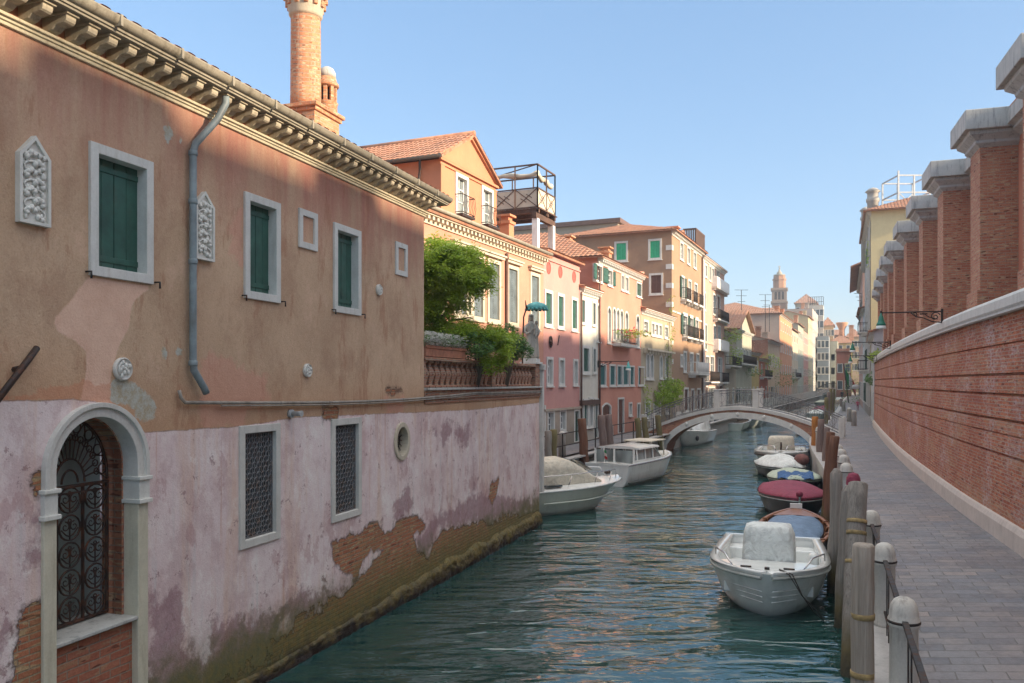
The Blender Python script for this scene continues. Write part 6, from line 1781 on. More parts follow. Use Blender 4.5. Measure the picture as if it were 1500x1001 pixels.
M['tarp_bright'] = m_cloth('bright_blue_tarpaulin', (.03,.11,.28), .6)
M['tarp_green'] = m_cloth('pale_green_tarpaulin', (.45,.52,.42))
M['fender_blue'] = m_simple('blue_buoy', (.02,.08,.3), .4)
M['rope'] = m_simple('dark_rope', (.05,.045,.04), .9)
M['chrome'] = m_simple('stainless', (.6,.6,.6), .2, .05, metallic=1)
LF = Frame((0,0),(0,1),(1,0))     # boat local: u forward, n to starboard
class Boat:
    """boat in local space; bow towards +y. L length, B beam"""
    def __init__(s, name, label, cat, x, y, ang, L, B, group=None):
        s.L, s.B = L, B; s.t = thing(name, label, cat, (0,0,0), group); s.pos = (x,y,ang)
    def hb(s, t, full=.62, bow=2.2, tr=.82, rnd=0):     # half beam along 0 stern .. 1 bow
        if t < full: return s.B/2*(tr+(1-tr)*math.sin(min(1,t/full)*math.pi/2))
        q = (t-full)/(1-full); return s.B/2*max(rnd, (1-q**bow))**(.8)
    def hull(s, mat, h0, h1, draft=.25, full=.62, bow=2.2, tr=.82, deck=.12, rake=.35, chine=.8, flare=1.0, keelr=1.0, name='hull', rnd=0, n=22, bottom=None, foot=None):
        """h0 gunwale height at stern, h1 at bow"""
        L = s.L; s.par = (full,bow,tr,rnd); s.h = lambda t: h0+(h1-h0)*t**2.0; s.rake = rake
        rg = []
        for i in range(n+1):
            t = i/n; hb = max(.012, s.hb(t,full,bow,tr,rnd)); zg = s.h(t); y0 = -L/2+L*t
            kz = -draft+ (draft+zg*.55)*max(0,(t-.72)/.28)**2.2*keelr
            pts = []
            for q, (fx, fz) in enumerate(((0,0),(.35,.06),(chine*.86,.26),(chine,.42),(chine+(1-chine)*.5,.70),(1,1))):
                fb = fx if t < .5 else fx*(1-(1-fz)*.45*((t-.5)/.5)*flare)
                pts.append(Vector((hb*fb, y0-(1-fz)*rake*max(0,(t-.6)/.4)**1.5, kz+(zg-kz)*fz)))
            rg.append([Vector((-p.x,p.y,p.z)) for p in pts[::-1]][:-1]+pts)
        m = MB(); m.rings(rg, cap=False, closed=False); k = len(rg[0])
        o = len(m.v)-len(rg)*k; m.f.append([o+j for j in range(k)]); m.sm.append(False); m.f.append([o+n*k+j for j in range(k)][::-1]); m.sm.append(True)
        s.hullo = m.build(name, mat, s.t)
        s.edge = [(p[-1], p[0]) for p in rg]
        return s.hullo
    def pt(s, t, side, inset=0, dz=0):
        n = len(s.edge)-1; i = min(n-1, int(t*n)); q = t*n-i
        a = s.edge[i][0 if side > 0 else 1]; b = s.edge[i+1][0 if side > 0 else 1]; p = a+(b-a)*q
        return Vector((p.x-math.copysign(min(inset,abs(p.x)),side), p.y-(inset*.6 if t > .9 else 0), p.z+dz))
    def gunwale(s, mat, w=.10, th=.04, name='gunwale'):
        m = MB(); N = 40; rg = []
        for sd in (1,-1):
            rg = []
            for i in range(N+1):
                t = i/N; rg.append([s.pt(t,sd,-.02,-.04), s.pt(t,sd,-.025,.01), s.pt(t,sd,0,th), s.pt(t,sd,w,th), s.pt(t,sd,w,-.06)])
            m.rings(rg, cap=True)
        a = s.pt(0,1,0,0); b = s.pt(0,-1,0,0); m.bar((a.x,a.y+.04,a.z), (b.x,b.y+.04,b.z), .1, .08)
        return m.build(name, mat, s.t)
    def deck(s, mat, t0, t1, dz=0, crown=.05, inset=.03, name='deck', parent=None):
        m = MB(); N = 18; rg = []
        for i in range(N+1):
            t = t0+(t1-t0)*i/N; a, b = s.pt(t,-1,inset,dz), s.pt(t,1,inset,dz)
            rg.append([a+(b-a)*k/8+Vector((0,0,crown*(1-(k/4-1)**2))) for k in range(9)])
        m.rings(rg, cap=False, closed=False); return m.build(name, mat, parent or s.t)
    def floor(s, mat, z, t0=.02, t1=.85, name='sole'):
        m = MB(); N = 12; rg = []
        for i in range(N+1):
            t = t0+(t1-t0)*i/N; hbv = abs(s.pt(t,1,.12).x); y = s.pt(t,1).y
            rg.append([Vector((-hbv,y,s.pt(t,1).z-.02)),Vector((-hbv*.9,y,z)),Vector((hbv*.9,y,z)),Vector((hbv,y,s.pt(t,1).z-.02))])
        m.rings(rg, cap=False, closed=False, smooth=False)
        for g_ in (rg[0], rg[-1]): m.add(g_, [(0,1,2,3)])
        return m.build(name, mat, s.t)
    def cover(s, mat, t0, t1, H, name='cover', seed=0, peak=.5, over=.03, sag=.04, ribs=0, flat=.0):
        m = MB(); N = 30; K = 16; rg = []
        for i in range(N+1):
            q = i/N; t = t0+(t1-t0)*q; a, b = s.pt(t,-1,-over), s.pt(t,1,-over); row = []
            env = math.sin(math.pi*min(1,max(0,q*.5/peak if q < peak else .5+.5*(q-peak)/(1-peak))))**.55
            for k in range(K+1):
                u_ = k/K; e_ = (1-abs(2*u_-1)**(2.2+flat)); p = a+(b-a)*u_
                hh = H*env*e_+mnoise.noise(Vector((u_*4+seed, q*7, seed)))*sag*e_
                if ribs: hh -= abs(math.sin(q*math.pi*ribs))*-.02*e_
                row.append(p+Vector((0,0,hh+.02)))
            row = [row[0]+Vector((-.005,0,-.10))]+row+[row[-1]+Vector((.005,0,-.10))]
            rg.append(row)
        m.rings(rg, cap=False, closed=False); return m.build(name, mat, s.t, solid=.012)
    def band(s, mat, z0, z1, out=.012, name='stripe', t0=0, t1=1.0):
        pass
    def done(s):
        x, y, a = s.pos; s.t.location = (x,y,0); s.t.rotation_euler = (0,0,a)
        return s
def tarpbox(mb, x0,x1,y0,y1,z0,z1, top=.8, seed=1, K=6):
    """draped cover over a console: rounded, slightly tapering box with folds"""
    rg = []; N = 9
    for j in range(N+1):
        q = j/N; z = z0+(z1-z0)*q; s_ = 1-(1-top)*q**1.5
        if j == N: s_ *= .93
        row = []; cx, cy = (x0+x1)/2, (y0+y1)/2; hx, hy = (x1-x0)/2*s_, (y1-y0)/2*s_
        M_ = 40
        for k in range(M_):
            a = 2*math.pi*k/M_; c, sn = math.cos(a), math.sin(a); r_ = 1/((abs(c)**5+abs(sn)**5)**.2)
            w_ = 1+(.035*(1-q)+.015)*math.sin(k*1.9+seed+q*2)+mnoise.noise(Vector((c*2+seed,sn*2,q*2)))*.05
            row.append(Vector((cx+hx*c*r_*w_, cy+hy*sn*r_*w_, z+(mnoise.noise(Vector((c*2,sn*2,seed)))*.03 if j == N else 0))))
        rg.append(row)
    rg.append([Vector(((x0+x1)/2+(p.x-(x0+x1)/2)*.6, (y0+y1)/2+(p.y-(y0+y1)/2)*.6, z1+.03)) for p in rg[-1]])
    mb.rings(rg, cap=True)
def heading(dx, dy): return -math.atan2(dx, dy)
RG = 'boats moored along the right quay'
qs = lambda Y: heading(Xat(QR,Y+2)-Xat(QR,Y-2), 4)

# 1. white fishing boat in front, bow towards the camera
b = Boat('moored_boat', 'white open boat with a tall covered console, nearest of the right row', 'boat', 4.86, 15.45, heading(.34,1)+math.pi, 4.2, 2.12, RG)
b.hull(M['gel'], .70, .84, .22, full=.55, bow=2.6, tr=.9, rake=.35, chine=.86, rnd=.06, keelr=.7)
m = MB()
for sd in (1,-1):
    for zf, o_ in ((.62,.012),(.50,.010),(.38,.008)):
        pts = []
        for i in range(24):
            t = .35+.65*i/23; p = b.pt(t,sd); kz = -.1+(t > .72)*(.5*((t-.72)/.28)**2.2)
            w_ = 1-(1-zf)*.42*max(0,(t-.5)/.5)-(1-zf)*.16
            pts.append(Vector((p.x*w_*1.0, p.y-(1-zf)*.35*max(0,(t-.6)/.4)**1.5, p.z*zf-.0+.03*(1-t))))
        m.tube(pts, .011, 5)
m.build('spray_rail', M['gel'], b.hullo)
m = MB()
for sd in (1,-1): m.tube([b.pt(t/30,sd,-.02,-.07) for t in range(31)], .028, 8)
m.build('rub_rail', M['gel_grey'], b.t)
b.gunwale(M['gel'], .16, .03)
b.floor(M['gel'], .34, .03, .78)
b.deck(M['gel'], .70, .985, .0, .04, .06, 'foredeck')
m = MB(); q = LF
m.box(q, .75, 1.25, -.75, .75, .3, .5); m.build('bench', M['gel'], b.t, bevel=.03); m = MB(); m.box(q, -1.95, -1.5, -.85, .85, .3, .56); m.build('bench', M['gel'], b.t, bevel=.03)
m = MB(); tarpbox(m, -.47,.47, .10,.85, .34, 1.38, .9, 3); m.build('console_cover', M['tarp_white'], b.t)
for sd in (1,-1):
    m = MB(); pts = [b.pt(.60,sd,.10,.02), b.pt(.61,sd,.11,.16), b.pt(.70,sd,.14,.19), b.pt(.80,sd,.14,.19), b.pt(.86,sd,.14,.02)]; m.tube(pts, .014, 8)
    m.build('grab_rail', M['chrome'], b.t)
m = MB(); m.box(q, 1.80, 1.88, -.04, .04, .84, .90)
for x_ in (-.35,.35): m.box(q, 1.62, 1.66, x_-.09, x_+.09, .83, .865)
m.build('cleat', M['iron'], b.t)
m = MB()
m.lathe([(.09,.42),(.1,.5),(.1,.72),(.07,.78),(.01,.80)], (-.78,-.2,0), 12); m.build('fender', M['gel'], b.t)
m = MB(); m.lathe([(.05,.45),(.06,.6),(.03,.66)], (.62,.75,0), 10); m.build('bottle_shape' if 0 else 'small_fender', M['fender_blue'], b.t)
m = MB(); m.box(q, -2.45,-2.15,-.18,.18,.35,.95); m.box(q, -2.35,-2.2,-.08,.08,-.5,.4); m.build('outboard_motor', M['gel_dark'], b.t, bevel=.05)
for sgn in (0,1):
    m = MB(); p0 = b.pt(.96,-1,.12,.05)+Vector((0,-.04*sgn,0)); 
    m.tube([p0, p0+Vector((-.16-.05*sgn,.10,-.05)), p0+Vector((-.36,.02,-.4)), p0+Vector((-.62+.08*sgn,-.25,-.72)), p0+Vector((-.72,-.32,-.9))], .010, 6)
    m.build('mooring_rope', M['rope'], b.t)
b.done()

# 2. varnished wooden boat with blue grey tarpaulin
b = Boat('moored_boat', 'varnished wooden open boat with a blue grey tarpaulin, right behind the nearest white boat', 'boat', 6.72, 19.5, qs(20), 4.7, 1.7, RG)
b.hull(M['gel_dark'], .50, .66, .2, full=.5, bow=2.0, tr=.55, rake=.3); b.gunwale(M['varnish'], .09, .035); b.floor(M['varnish'], .22, .04, .84)
b.deck(M['varnish'], .76, .99, .01, .05, .04, 'foredeck'); b.deck(M['varnish'], .0, .14, .0, .03, .04, 'afterdeck')
b.cover(M['tarp_blue'], .12, .78, .16, 'tarpaulin', 3, over=-.20, sag=.05)
m = MB()
for t_ in (.2,.35,.5,.65): 
    for sd in (1,-1): m.tube([b.pt(t_,sd,.02,.05), b.pt(t_,sd,.12,.05), b.pt(t_,sd,.16,-.1)], .02, 5)
m.build('rib', M['varnish'], b.t)
m = MB(); m.box(LF, 2.05,2.12,-.15,.15,.70,.82); m.build('name_plate', M['white_paint'], b.t)
b.done()
# 3. black boat with magenta cover, bow to the camera
b = Boat('moored_boat', 'black hulled boat under a smooth magenta cover', 'boat', 8.68, 25.4, qs(26)+math.pi+R(4), 5.0, 2.05, RG)
b.hull(M['gel_dark'], .56, .72, .25, full=.5, bow=1.9, tr=.75, rake=.55, chine=.8); b.cover(M['tarp_magenta'], .0, .995, .26, 'boat_cover', 5, peak=.45, over=.03, sag=.02)
m = MB()
for sd in (1,-1): m.tube([b.pt(t/20,sd,-.03,-.08) for t in range(21)], .02, 6)
m.build('rub_rail', M['gel_grey'], b.t)
m = MB(); 
m.ball((0,2.55,.86), .10,.12,.10); m.build('bow_fender', M['tarp_magenta'], b.t)
m = MB(); m.ball((-1.0,1.2,.80), .10,.10,.12); m.build('fender', M['tarp_magenta'], b.t)
m = MB(); m.bar((0,2.62,.8),(0,2.25,.0),.05,.03); m.build('stem', M['chrome'], b.t)
b.done()
# 4. small boat, pale green cover with blue cloth
b = Boat('moored_boat', 'small boat with pale green cover and crumpled blue cloth behind the magenta one', 'boat', 10.4, 30.2, qs(30)+math.pi, 4.0, 1.95, RG)
b.hull(M['gel_dark'], .5, .62, .2, full=.5, bow=2.2, tr=.8); b.cover(M['tarp_green'], .0, .97, .22, 'boat_cover', 9, ribs=7, sag=.05)
m = MB(); rg = []
for i in range(7):
    rg.append([Vector((-.6+1.2*k/10, 1.15+.11*i, .82-.03*i+.05*math.sin(k*1.7+i*2)+mnoise.noise(Vector((k,i,0)))*.06)) for k in range(11)])
m.rings(rg, cap=False, closed=False); m.build('blue_cloth', M['tarp_bright'], b.t, solid=.01)
b.done()
# 5. dark boat with big pale tarpaulin
b = Boat('moored_boat', 'dark low boat under a lumpy pale tarpaulin with a brown bundle', 'boat', 11.35, 34.6, qs(34)+math.pi+R(12), 4.8, 1.9, RG)
b.hull(M['gel_dark'], .48, .60, .2, full=.5, bow=2.0, tr=.7); b.cover(M['tarp_white'], .05, .92, .42, 'tarpaulin', 14, sag=.12)
m = MB(); m.ball((-.55,1.25,.85), .30,.38,.24, 12, 8); m.build('bundle', m_cloth('brown_cloth', (.17,.07,.06)), b.t)
b.done()
# 6. white boat with beige console cover
b = Boat('moored_boat', 'white broad boat with a tall beige console cover near the bridge', 'boat', 12.75, 38.8, qs(38)+math.pi, 5.4, 2.4, RG)
b.hull(M['gel'], .72, .85, .25, full=.55, bow=2.6, tr=.9, rnd=.08); b.gunwale(M['gel'], .2, .04); b.floor(M['gel'], .4, .03, .8); b.deck(M['gel'], .66, .985, .02, .06, .05, 'foredeck')
m = MB(); tarpbox(m, -.62,.62,-.6,.55,.45,1.42,.9,7); m.build('console_cover', M['tarp_beige'], b.t)
m = MB()
for sd in (1,-1): m.tube([b.pt(t/24,sd,-.02,-.12) for t in range(25)], .045, 8)
m.build('rub_rail', M['gel_dark'], b.t)
m = MB(); m.tube([(0,.7,.8),(0,.75,1.2)], .04, 6); m.build('stanchion', M['iron'], b.t)
m = MB()
for sd in (1,-1): m.tube([b.pt(.6,sd,.12,.02),b.pt(.62,sd,.13,.3),b.pt(.95,sd,.13,.3),b.pt(.97,sd,.12,.02)], .02, 6)
m.build('grab_rail', M['chrome'], b.t)
b.done()
# 7. boat almost under the bridge
b = Boat('moored_boat', 'white and dark blue boat tucked partly under the right end of the bridge', 'boat', 14.75, 42.6, qs(43)+math.pi, 4.6, 1.9, RG)
b.hull(M['gel_blue'], .5, .65, .2); b.gunwale(M['gel'], .2, .05); b.floor(M['gel'], .25, .03, .8); b.deck(M['gel'], .62, .98, .02, .05, .05, 'foredeck'); b.cover(M['tarp_blue'], .1, .6, .2, 'tarpaulin', 4, over=-.2)
b.done()

# ---- left side: big cruiser with canvas hood, bow pointing away
lq = heading(.44, 1)
b = Boat('cabin_boat', 'large pale green grey motor cruiser with a beige canvas hood beside the garden wall', 'boat', 1.28, 25.7, heading(.85,.52), 5.4, 2.3)
b.hull(M['gel_green'], .76, .86, .3, full=.5, bow=2.0, tr=.9, rake=1.0, chine=.84, flare=1.2)
m = MB()
for sd in (1,-1): m.tube([b.pt(t/30,sd,-.02,-.03) for t in range(31)], .035, 8)
m.build('rub_rail', M['gel'], b.t)
m = MB()
for sd in (1,-1):
    rg = []
    for i in range(16):
        t = .30+.68*i/15; p = b.pt(t,sd); rg.append([Vector((p.x*(.90 if t < .6 else .90-.25*(t-.6)/.4)+sd*.0, p.y-.35*max(0,(t-.6)/.4), p.z*.45+.0)), Vector((p.x*(.93 if t < .6 else .93-.22*(t-.6)/.4)+sd*.05, p.y-.3*max(0,(t-.6)/.4), p.z*.5))])
    m.tube([r_[1] for r_ in rg], .03, 6)
m.build('chine_rail', M['gel_green'], b.hullo)
b.deck(M['gel'], .0, .985, .0, .10, .03)
m = MB(); rg = []
for i in range(13):      # raised foredeck
    q = i/12; y = -.2+2.3*q; w_ = .72*(1-q**2.3*.75); h_ = .74+.06*q; t_ = .20*(1-q**1.6)
    rg.append([Vector((-w_,y,h_-.1)),Vector((-w_*.96,y,h_+t_*.7)),Vector((-w_*.8,y,h_+t_)),Vector((0,y,h_+t_+.06)),Vector((w_*.8,y,h_+t_)),Vector((w_*.96,y,h_+t_*.7)),Vector((w_,y,h_-.1))])
m.rings(rg, closed=False); m.build('cabin_trunk', M['gel'], b.t)
m = MB(); m.box(LF, -.9,-.3,.80,.98,.84,.90); m.build('deck_hatch', M['glass'], b.t, bevel=.02)
m = MB(); rg = []
for i in range(13):      # canvas hood
    q = i/12; y = -2.6+4.0*q
    top = 1.66+.03*math.sin(q*9) if q < .7 else 1.66-.70*((q-.7)/.3)**1.1
    w_ = .78-.10*q; rg.append([Vector((-w_,y,.84)),Vector((-w_*.98,y,.84+(top-.84)*.6)),Vector((-w_*.84,y,top-.06)),Vector((-w_*.4,y,top)),Vector((0,y,top+.03)),Vector((w_*.4,y,top)),Vector((w_*.84,y,top-.06)),Vector((w_*.98,y,.84+(top-.84)*.6)),Vector((w_,y,.84))])
m.rings(rg, closed=False, cap=True); m.build('canvas_hood', M['tarp_beige'], b.t)
m = MB()
for x_ in (-.3,.3): m.add([(x_-.2,.62,1.55),(x_+.2,.62,1.55),(x_+.22,1.15,1.22),(x_-.22,1.15,1.22)], [(0,1,2,3)])
m.build('windscreen', M['glass_pale'], b.t, solid=.015)
m = MB()
for sd in (1,-1):
    pts = [b.pt(t_,sd,.10,.42-.25*max(0,t_-.6)) for t_ in (.3,.4,.5,.6,.7,.8,.9)]; m.tube([b.pt(.2,sd,.1,.32)]+pts+[b.pt(.94,sd,.1,.03)], .014, 6)
    for t_ in (.3,.5,.7,.85): m.tube([b.pt(t_-.03,sd,.10,.03), b.pt(t_,sd,.10,.40-.25*max(0,t_-.6))], .012, 6)
m.build('pulpit_rail', M['chrome'], b.t)
m = MB(); m.box(LF, 2.1,2.22,-.08,.08,1.0,1.1); m.build('cleat', M['iron'], b.t)
b.done()

# ---- white water taxi, stern to the camera
b = Boat('taxi_boat', 'white cabin taxi boat with long windows and varnished aft cockpit moored behind the cruiser', 'boat', 5.25, 33.95, heading(.68,1), 5.7, 2.05)
b.hull(M['gel'], .98, 1.16, .3, full=.5, bow=2.1, tr=.92, rake=.8, chine=.88)
b.gunwale(M['gel'], .2, .03); b.deck(M['gel'], .0, .985, .0, .06, .03)
m = MB()
for sd in (1,-1): m.tube([b.pt(t/30,sd,-.02,-.02) for t in range(31)], .03, 8)
m.build('rub_rail', M['chrome'], b.t)
m = MB()
for sd in (1,-1): m.tube([b.pt(t/30,sd,.0,-.80+.2*max(0,(t/30-.6))) for t in range(24)], .04, 6)
m.build('waterline_stripe', M['antifoul'], b.t)
# cabin: framed glass house
def frame_poly(m, A, B, C, D, w=.07, th=.04):
    for p_, q_ in ((A,B),(B,C),(C,D),(D,A)): m.bar(p_, q_, w, th)
y0, y1, y2, y3 = -2.2, -1.8, -.15, .75
m = MB(); hw = .84
m.box(LF, y0, y3-.3, -hw, -hw+.04, .85, 1.12); m.box(LF, y0, y3-.3, hw-.04, hw, .85, 1.12); m.box(LF, y3-.34, y3-.3, -hw, hw, .85, 1.12)
for sd in (-hw+.02, hw-.02):
    for y_ in (y0+.35, -1.1, -.4): m.bar((sd,y_,1.1), (sd*.93,y_+.06,1.66), .07, .05)
    m.bar((sd,y3-.3,1.1), (sd*.9,y2,1.62), .07, .05)
    m.bar((sd,y0,1.11), (sd,y3-.3,1.11), .05)
m.build('cabin', M['gel'], b.t, bevel=.01)
m = MB()
for sd in (-hw+.03, hw-.03): m.add([(sd,y0+.1,1.1),(sd,y3-.35,1.1),(sd*.92,y2,1.64),(sd*.93,y0+.5,1.64)], [(0,1,2,3)])
m.add([(-hw+.03,y3-.32,1.1),(hw-.03,y3-.32,1.1),(.83,y2,1.63),(-.83,y2,1.63)], [(0,1,2,3)]); m.build('window', M['glass_pale'], b.t, solid=.01)
m = MB(); rg = []
for i in range(9):
    y = y0+.35+(y2+.2-y0-.35)*i/8; rg.append([Vector((-.90,y,1.62)),Vector((-.88,y,1.69)),Vector((-.5,y,1.745)),Vector((0,y,1.77)),Vector((.5,y,1.745)),Vector((.88,y,1.69)),Vector((.90,y,1.62))])
m.rings(rg, smooth=False); m.build('cabin_roof', M['gel'], b.t)
m = MB(); m.box(LF, y2+.0, y2+1.5, -.62, .62, 1.84, 1.90); [m.bar((x_,y_,1.1),(x_*.95,y_-.05,1.86),.05) for x_ in (-.62,.62) for y_ in (y2+.15,y2+1.3)]; m.build('sliding_hatch', M['tarp_beige'], b.t, bevel=.02)
m = MB(); m.box(LF, y0-.02, y0+.02, -.86, .86, .55, .95); m.box(LF, y0-.02,y0+.02,-.88,-.8,.9,1.65); m.box(LF, y0-.02,y0+.02,.8,.88,.9,1.65); m.box(LF, y0-.02,y0+.02,-.04,.04,.9,1.65)
m.build('bulkhead', M['gel'], b.t, bevel=.01)
m = MB()
for x_ in (-.42,.42): m.box(LF, y0-.015,y0+.01, x_-.36,x_+.36,.97,1.6)
m.build('aft_window', M['glass_pale'], b.t)
for x_ in (-.4,.35): m = MB(); m.ball((x_,-2.5,.98), .14,.10,.07, 12, 6); m.build('deck_vent', M['gel_dark'], b.t)
m = MB(); m.tube([(-.15,-2.72,.9),(-.15,-2.79,1.75)], .014, 6); m.build('flag_staff', M['chrome'], b.t)
for j, c_ in enumerate(((.02,.25,.08),(.7,.7,.66),(.5,.03,.03))):
    m = MB(); m.add([(-.15+.02*j,-2.79,1.66-.14*j*1.0),(-.02+.02*j,-2.83,1.6-.14*j),(-.03+.02*j,-2.81,1.46-.14*j),(-.15+.02*j,-2.78,1.52-.14*j)], [(0,1,2,3)]); m.build('flag', m_simple('flag_cloth', c_, .8), b.t, solid=.004)
b.done(); b.t.scale = (1,1,.84)

# ---- boats beyond the bridge
b = Boat('moored_boat', 'white boat with a low cabin and blue buoy seen under the bridge arch', 'boat', 11.7, 53.2, heading(.5,1)+math.pi, 6.4, 2.2, 'boats beyond the bridge')
b.hull(M['gel'], .75, 1.0, .25); b.gunwale(M['gel'], .2, .04); b.deck(M['gel'], .35, .985, .02, .08, .04)
m = MB(); tarpbox(m, -.8,.8,-2.2,.6,.8,1.55,.85,5); m.build('cabin', M['gel'], b.t)
m = MB(); m.ball((.95,2.5,.45), .28,.28,.30, 14, 10); m.build('buoy', M['fender_blue'], b.t)
m = MB(); m.ball((-.8,1.9,.5), .12,.12,.18); m.build('fender', M['gel_dark'], b.t)
b.done()
for i, (px_, Y, L_, B_, ht, cv_, lb) in enumerate(((1082,70,5.5,1.9,'gel_green',None,'open pale green boat beyond the bridge, left of the blue covered one'),(1100,74,5.2,1.9,'gel_grey','tarp_bright','boat under a crumpled bright blue tarpaulin beyond the bridge'),
        (1112,80,5.0,1.8,'gel','tarp_beige','boat with beige cover just past the bright blue covered one'),(1197,86,6,2.2,'gel','tarp_white','white boat seen over the right flank of the bridge'),(1203,98,6,2.2,'gel_dark','tarp_magenta','distant boat with a crimson cover right of the far quay railing'),(1205,132,7,2.6,'gel_green','tarp_green','farthest boat, pale teal, below the far bridge'),(1186,64,6,2.0,'gel_blue','tarp_white','pale covered boat close behind the right flank of the bridge'))):
    b = Boat('moored_boat', lb, 'boat', (px_-CX)/FX*Y, Y, heading(.44,1)+(math.pi if i % 2 else 0), L_, B_, 'boats beyond the bridge')
    b.hull(M[ht], .6, .8, .2, n=14); b.gunwale(M['gel'], .15, .04)
    if cv_: b.cover(M[cv_], .05, .93, .45, 'boat_cover', i*3, sag=.16)
    else:
        b.floor(M['wood'], .3, .03, .85); m = MB()
        for y_ in (-1.2,.1,1.2): m.box(LF, y_, y_+.25, -.7, .7, .5, .55)
        m.build('thwart', M['wood'], b.t)
    b.done()

# ================================================================ vegetation
def leaves(mb, clumps, n, size, seed, droop=.2, asp=2.2, comp=0):
    rnd = random.Random(seed); tot = sum(c[3]*c[4]*c[5] for c in clumps)
    for (cx,cy,cz,rx,ry,rz) in clumps:
        k = int(n*(rx*ry*rz)/tot)
        for _ in range(k):
            while True:
                v = Vector((rnd.uniform(-1,1),rnd.uniform(-1,1),rnd.uniform(-1,1)))
                if .25 < v.length < 1: break
            v = v*(v.length**-.35)
            if mnoise.noise(Vector((cx+v.x*rx*1.0, cy+v.y*ry, cz+v.z*rz))*3.6) < .03: continue
            p = Vector((cx+v.x*rx, cy+v.y*ry, cz+v.z*rz))
            d = Vector((rnd.gauss(0,1)+v.x, rnd.gauss(0,1)+v.y, rnd.gauss(0,.5)-droop)).normalized()
            s_ = d.cross(Vector((rnd.gauss(0,.4),rnd.gauss(0,.4),1))).normalized()
            L_ = size*rnd.uniform(.6,1.3)
            if comp:      # pinnate spray
                for j in range(comp):
                    q = p+d*L_*j*.45; sg = 1 if j % 2 else -1; e = (d*.6+s_*sg).normalized(); w_ = d*.18*L_
                    mb.add([q, q+e*L_*.5-w_, q+e*L_, q+e*L_*.5+w_], [(0,1,2,3)])
            else:
                h_ = L_/asp/2; nn_ = d.cross(s_)*L_*.12
                mb.add([p, p+d*L_*.5+s_*h_+nn_, p+d*L_, p+d*L_*.5-s_*h_+nn_], [(0,1,2,3)])
def atp(px_, py_, Y): return Vector(((px_-CX)/FX*Y, Y, CZ+(HY-py_)/FX*Y))
def clump(px_, py_, Y, rx, rz, ry=None): p = atp(px_,py_,Y); return (p.x,p.y,p.z,rx,ry or rx,rz)
tr = thing('garden_tree', 'leafy bright green tree rising behind the brick balustrade against the orange house', 'tree', tuple(atp(632,560,18.6)))
m = MB()
m.tube([atp(630,575,18.6), atp(632,520,18.6), atp(640,470,18.7), atp(655,420,18.8), atp(662,375,18.9)], [.10,.09,.07,.05,.02], 8)
for a_, b_, c_ in (((638,480),(665,440),(700,410)),((640,470),(625,430),(618,385)),((650,440),(680,400),(705,385)),((634,500),(660,470),(690,465))): m.tube([atp(*a_,18.7), atp(*b_,18.6), atp(*c_,18.4)], [.05,.035,.012], 6)
m.build('trunk', M['bark'], tr)
m = MB()
cl = [clump(640,372,18.9,.55,.38),clump(668,378,18.6,.55,.33),clump(652,400,18.3,.7,.35),clump(690,398,18.7,.45,.28),clump(632,420,18.4,.5,.4),clump(672,420,18.4,.55,.28),clump(700,418,18.6,.35,.2),clump(715,408,18.6,.22,.14),clump(640,448,18.3,.45,.28),clump(664,442,18.2,.4,.2),clump(700,392,18.9,.3,.2),clump(632,478,18.4,.35,.3),clump(656,468,18.3,.3,.15),clump(615,400,18.8,.6,.6),clump(684,372,18.9,.25,.2),clump(722,432,18.5,.15,.08)]
cl += [clump(640,492,18.3,.45,.25),clump(668,486,18.2,.5,.22),clump(645,385,18.2,.5,.4),clump(676,408,18.0,.45,.3)]
leaves(m, cl, 21000, .105, 3, .45, comp=5)
m.build('crown', M['leaf'], tr, fix=False)
bs = [('garden_shrub','dark green shrub trailing over the balustrade behind the white flowers',[clump(650,500,18.2,.6,.25),clump(690,505,18.0,.5,.3),clump(676,525,18.1,.3,.2),clump(628,498,18.0,.4,.2)],'leaf_dark',9000,.075),
      ('garden_shrub','rounded yellow green shrub spilling over the middle of the balustrade',[clump(706,495,18.6,.55,.3),clump(722,515,18.6,.4,.35),clump(735,500,19.2,.4,.25),clump(720,535,18.4,.28,.18),clump(690,485,18.9,.5,.2)],'leaf_lime',6500,.095),
      ('garden_shrub','blue green bush between the yellow green shrub and the statue',[clump(748,502,20.5,.42,.3),clump(760,515,20.8,.35,.25),clump(738,488,20.3,.35,.25)],'leaf_dark',7500,.075)]
for nm, lb, cls, mt, n_, sz in bs:
    t = thing(nm, lb, 'shrub', cls[0][:3], 'shrubs on the garden terrace'); m = MB(); leaves(m, cls, n_, sz, hash(lb) % 97 if 0 else len(lb), .3, comp=4 if mt == 'leaf_lime' else 0); m.build('foliage', M[mt], t, fix=False)
    m = MB(); c_ = cls[0]; 
    for k in range(4): m.tube([(c_[0]-.1,c_[1],3.85),(c_[0]+(k-1.5)*.12,c_[1],c_[2]),(cls[k % len(cls)][0],cls[k % len(cls)][1],cls[k % len(cls)][2])], [.03,.02,.008], 5)
    m.build('stem', M['bark'], t, fix=False)
pl = thing('planter', 'terracotta trough planter with white flowers on the balustrade', 'planter', tuple(LH0.P(LH0.u(645),-.2,4.5)))
a_, b_ = LH0.u(621)+.05, LH0.u(681)
m = MB(); m.box(LH0, a_, b_, -.30, .02, 4.50, 4.70); m.box(LH0, a_-.01, b_+.02, -.32, .04, 4.66, 4.72); m.build('trough', M['terracotta'], pl, bevel=.01)
m = MB(); leaves(m, [(*LH0.P(a_+(b_-a_)*k/5,-.14,4.82),.26,.2,.15) for k in range(6)], 1800, .06, 8, 0); m.build('foliage', M['leaf_dark'], pl, fix=False)
m = MB(); rnd = random.Random(5)
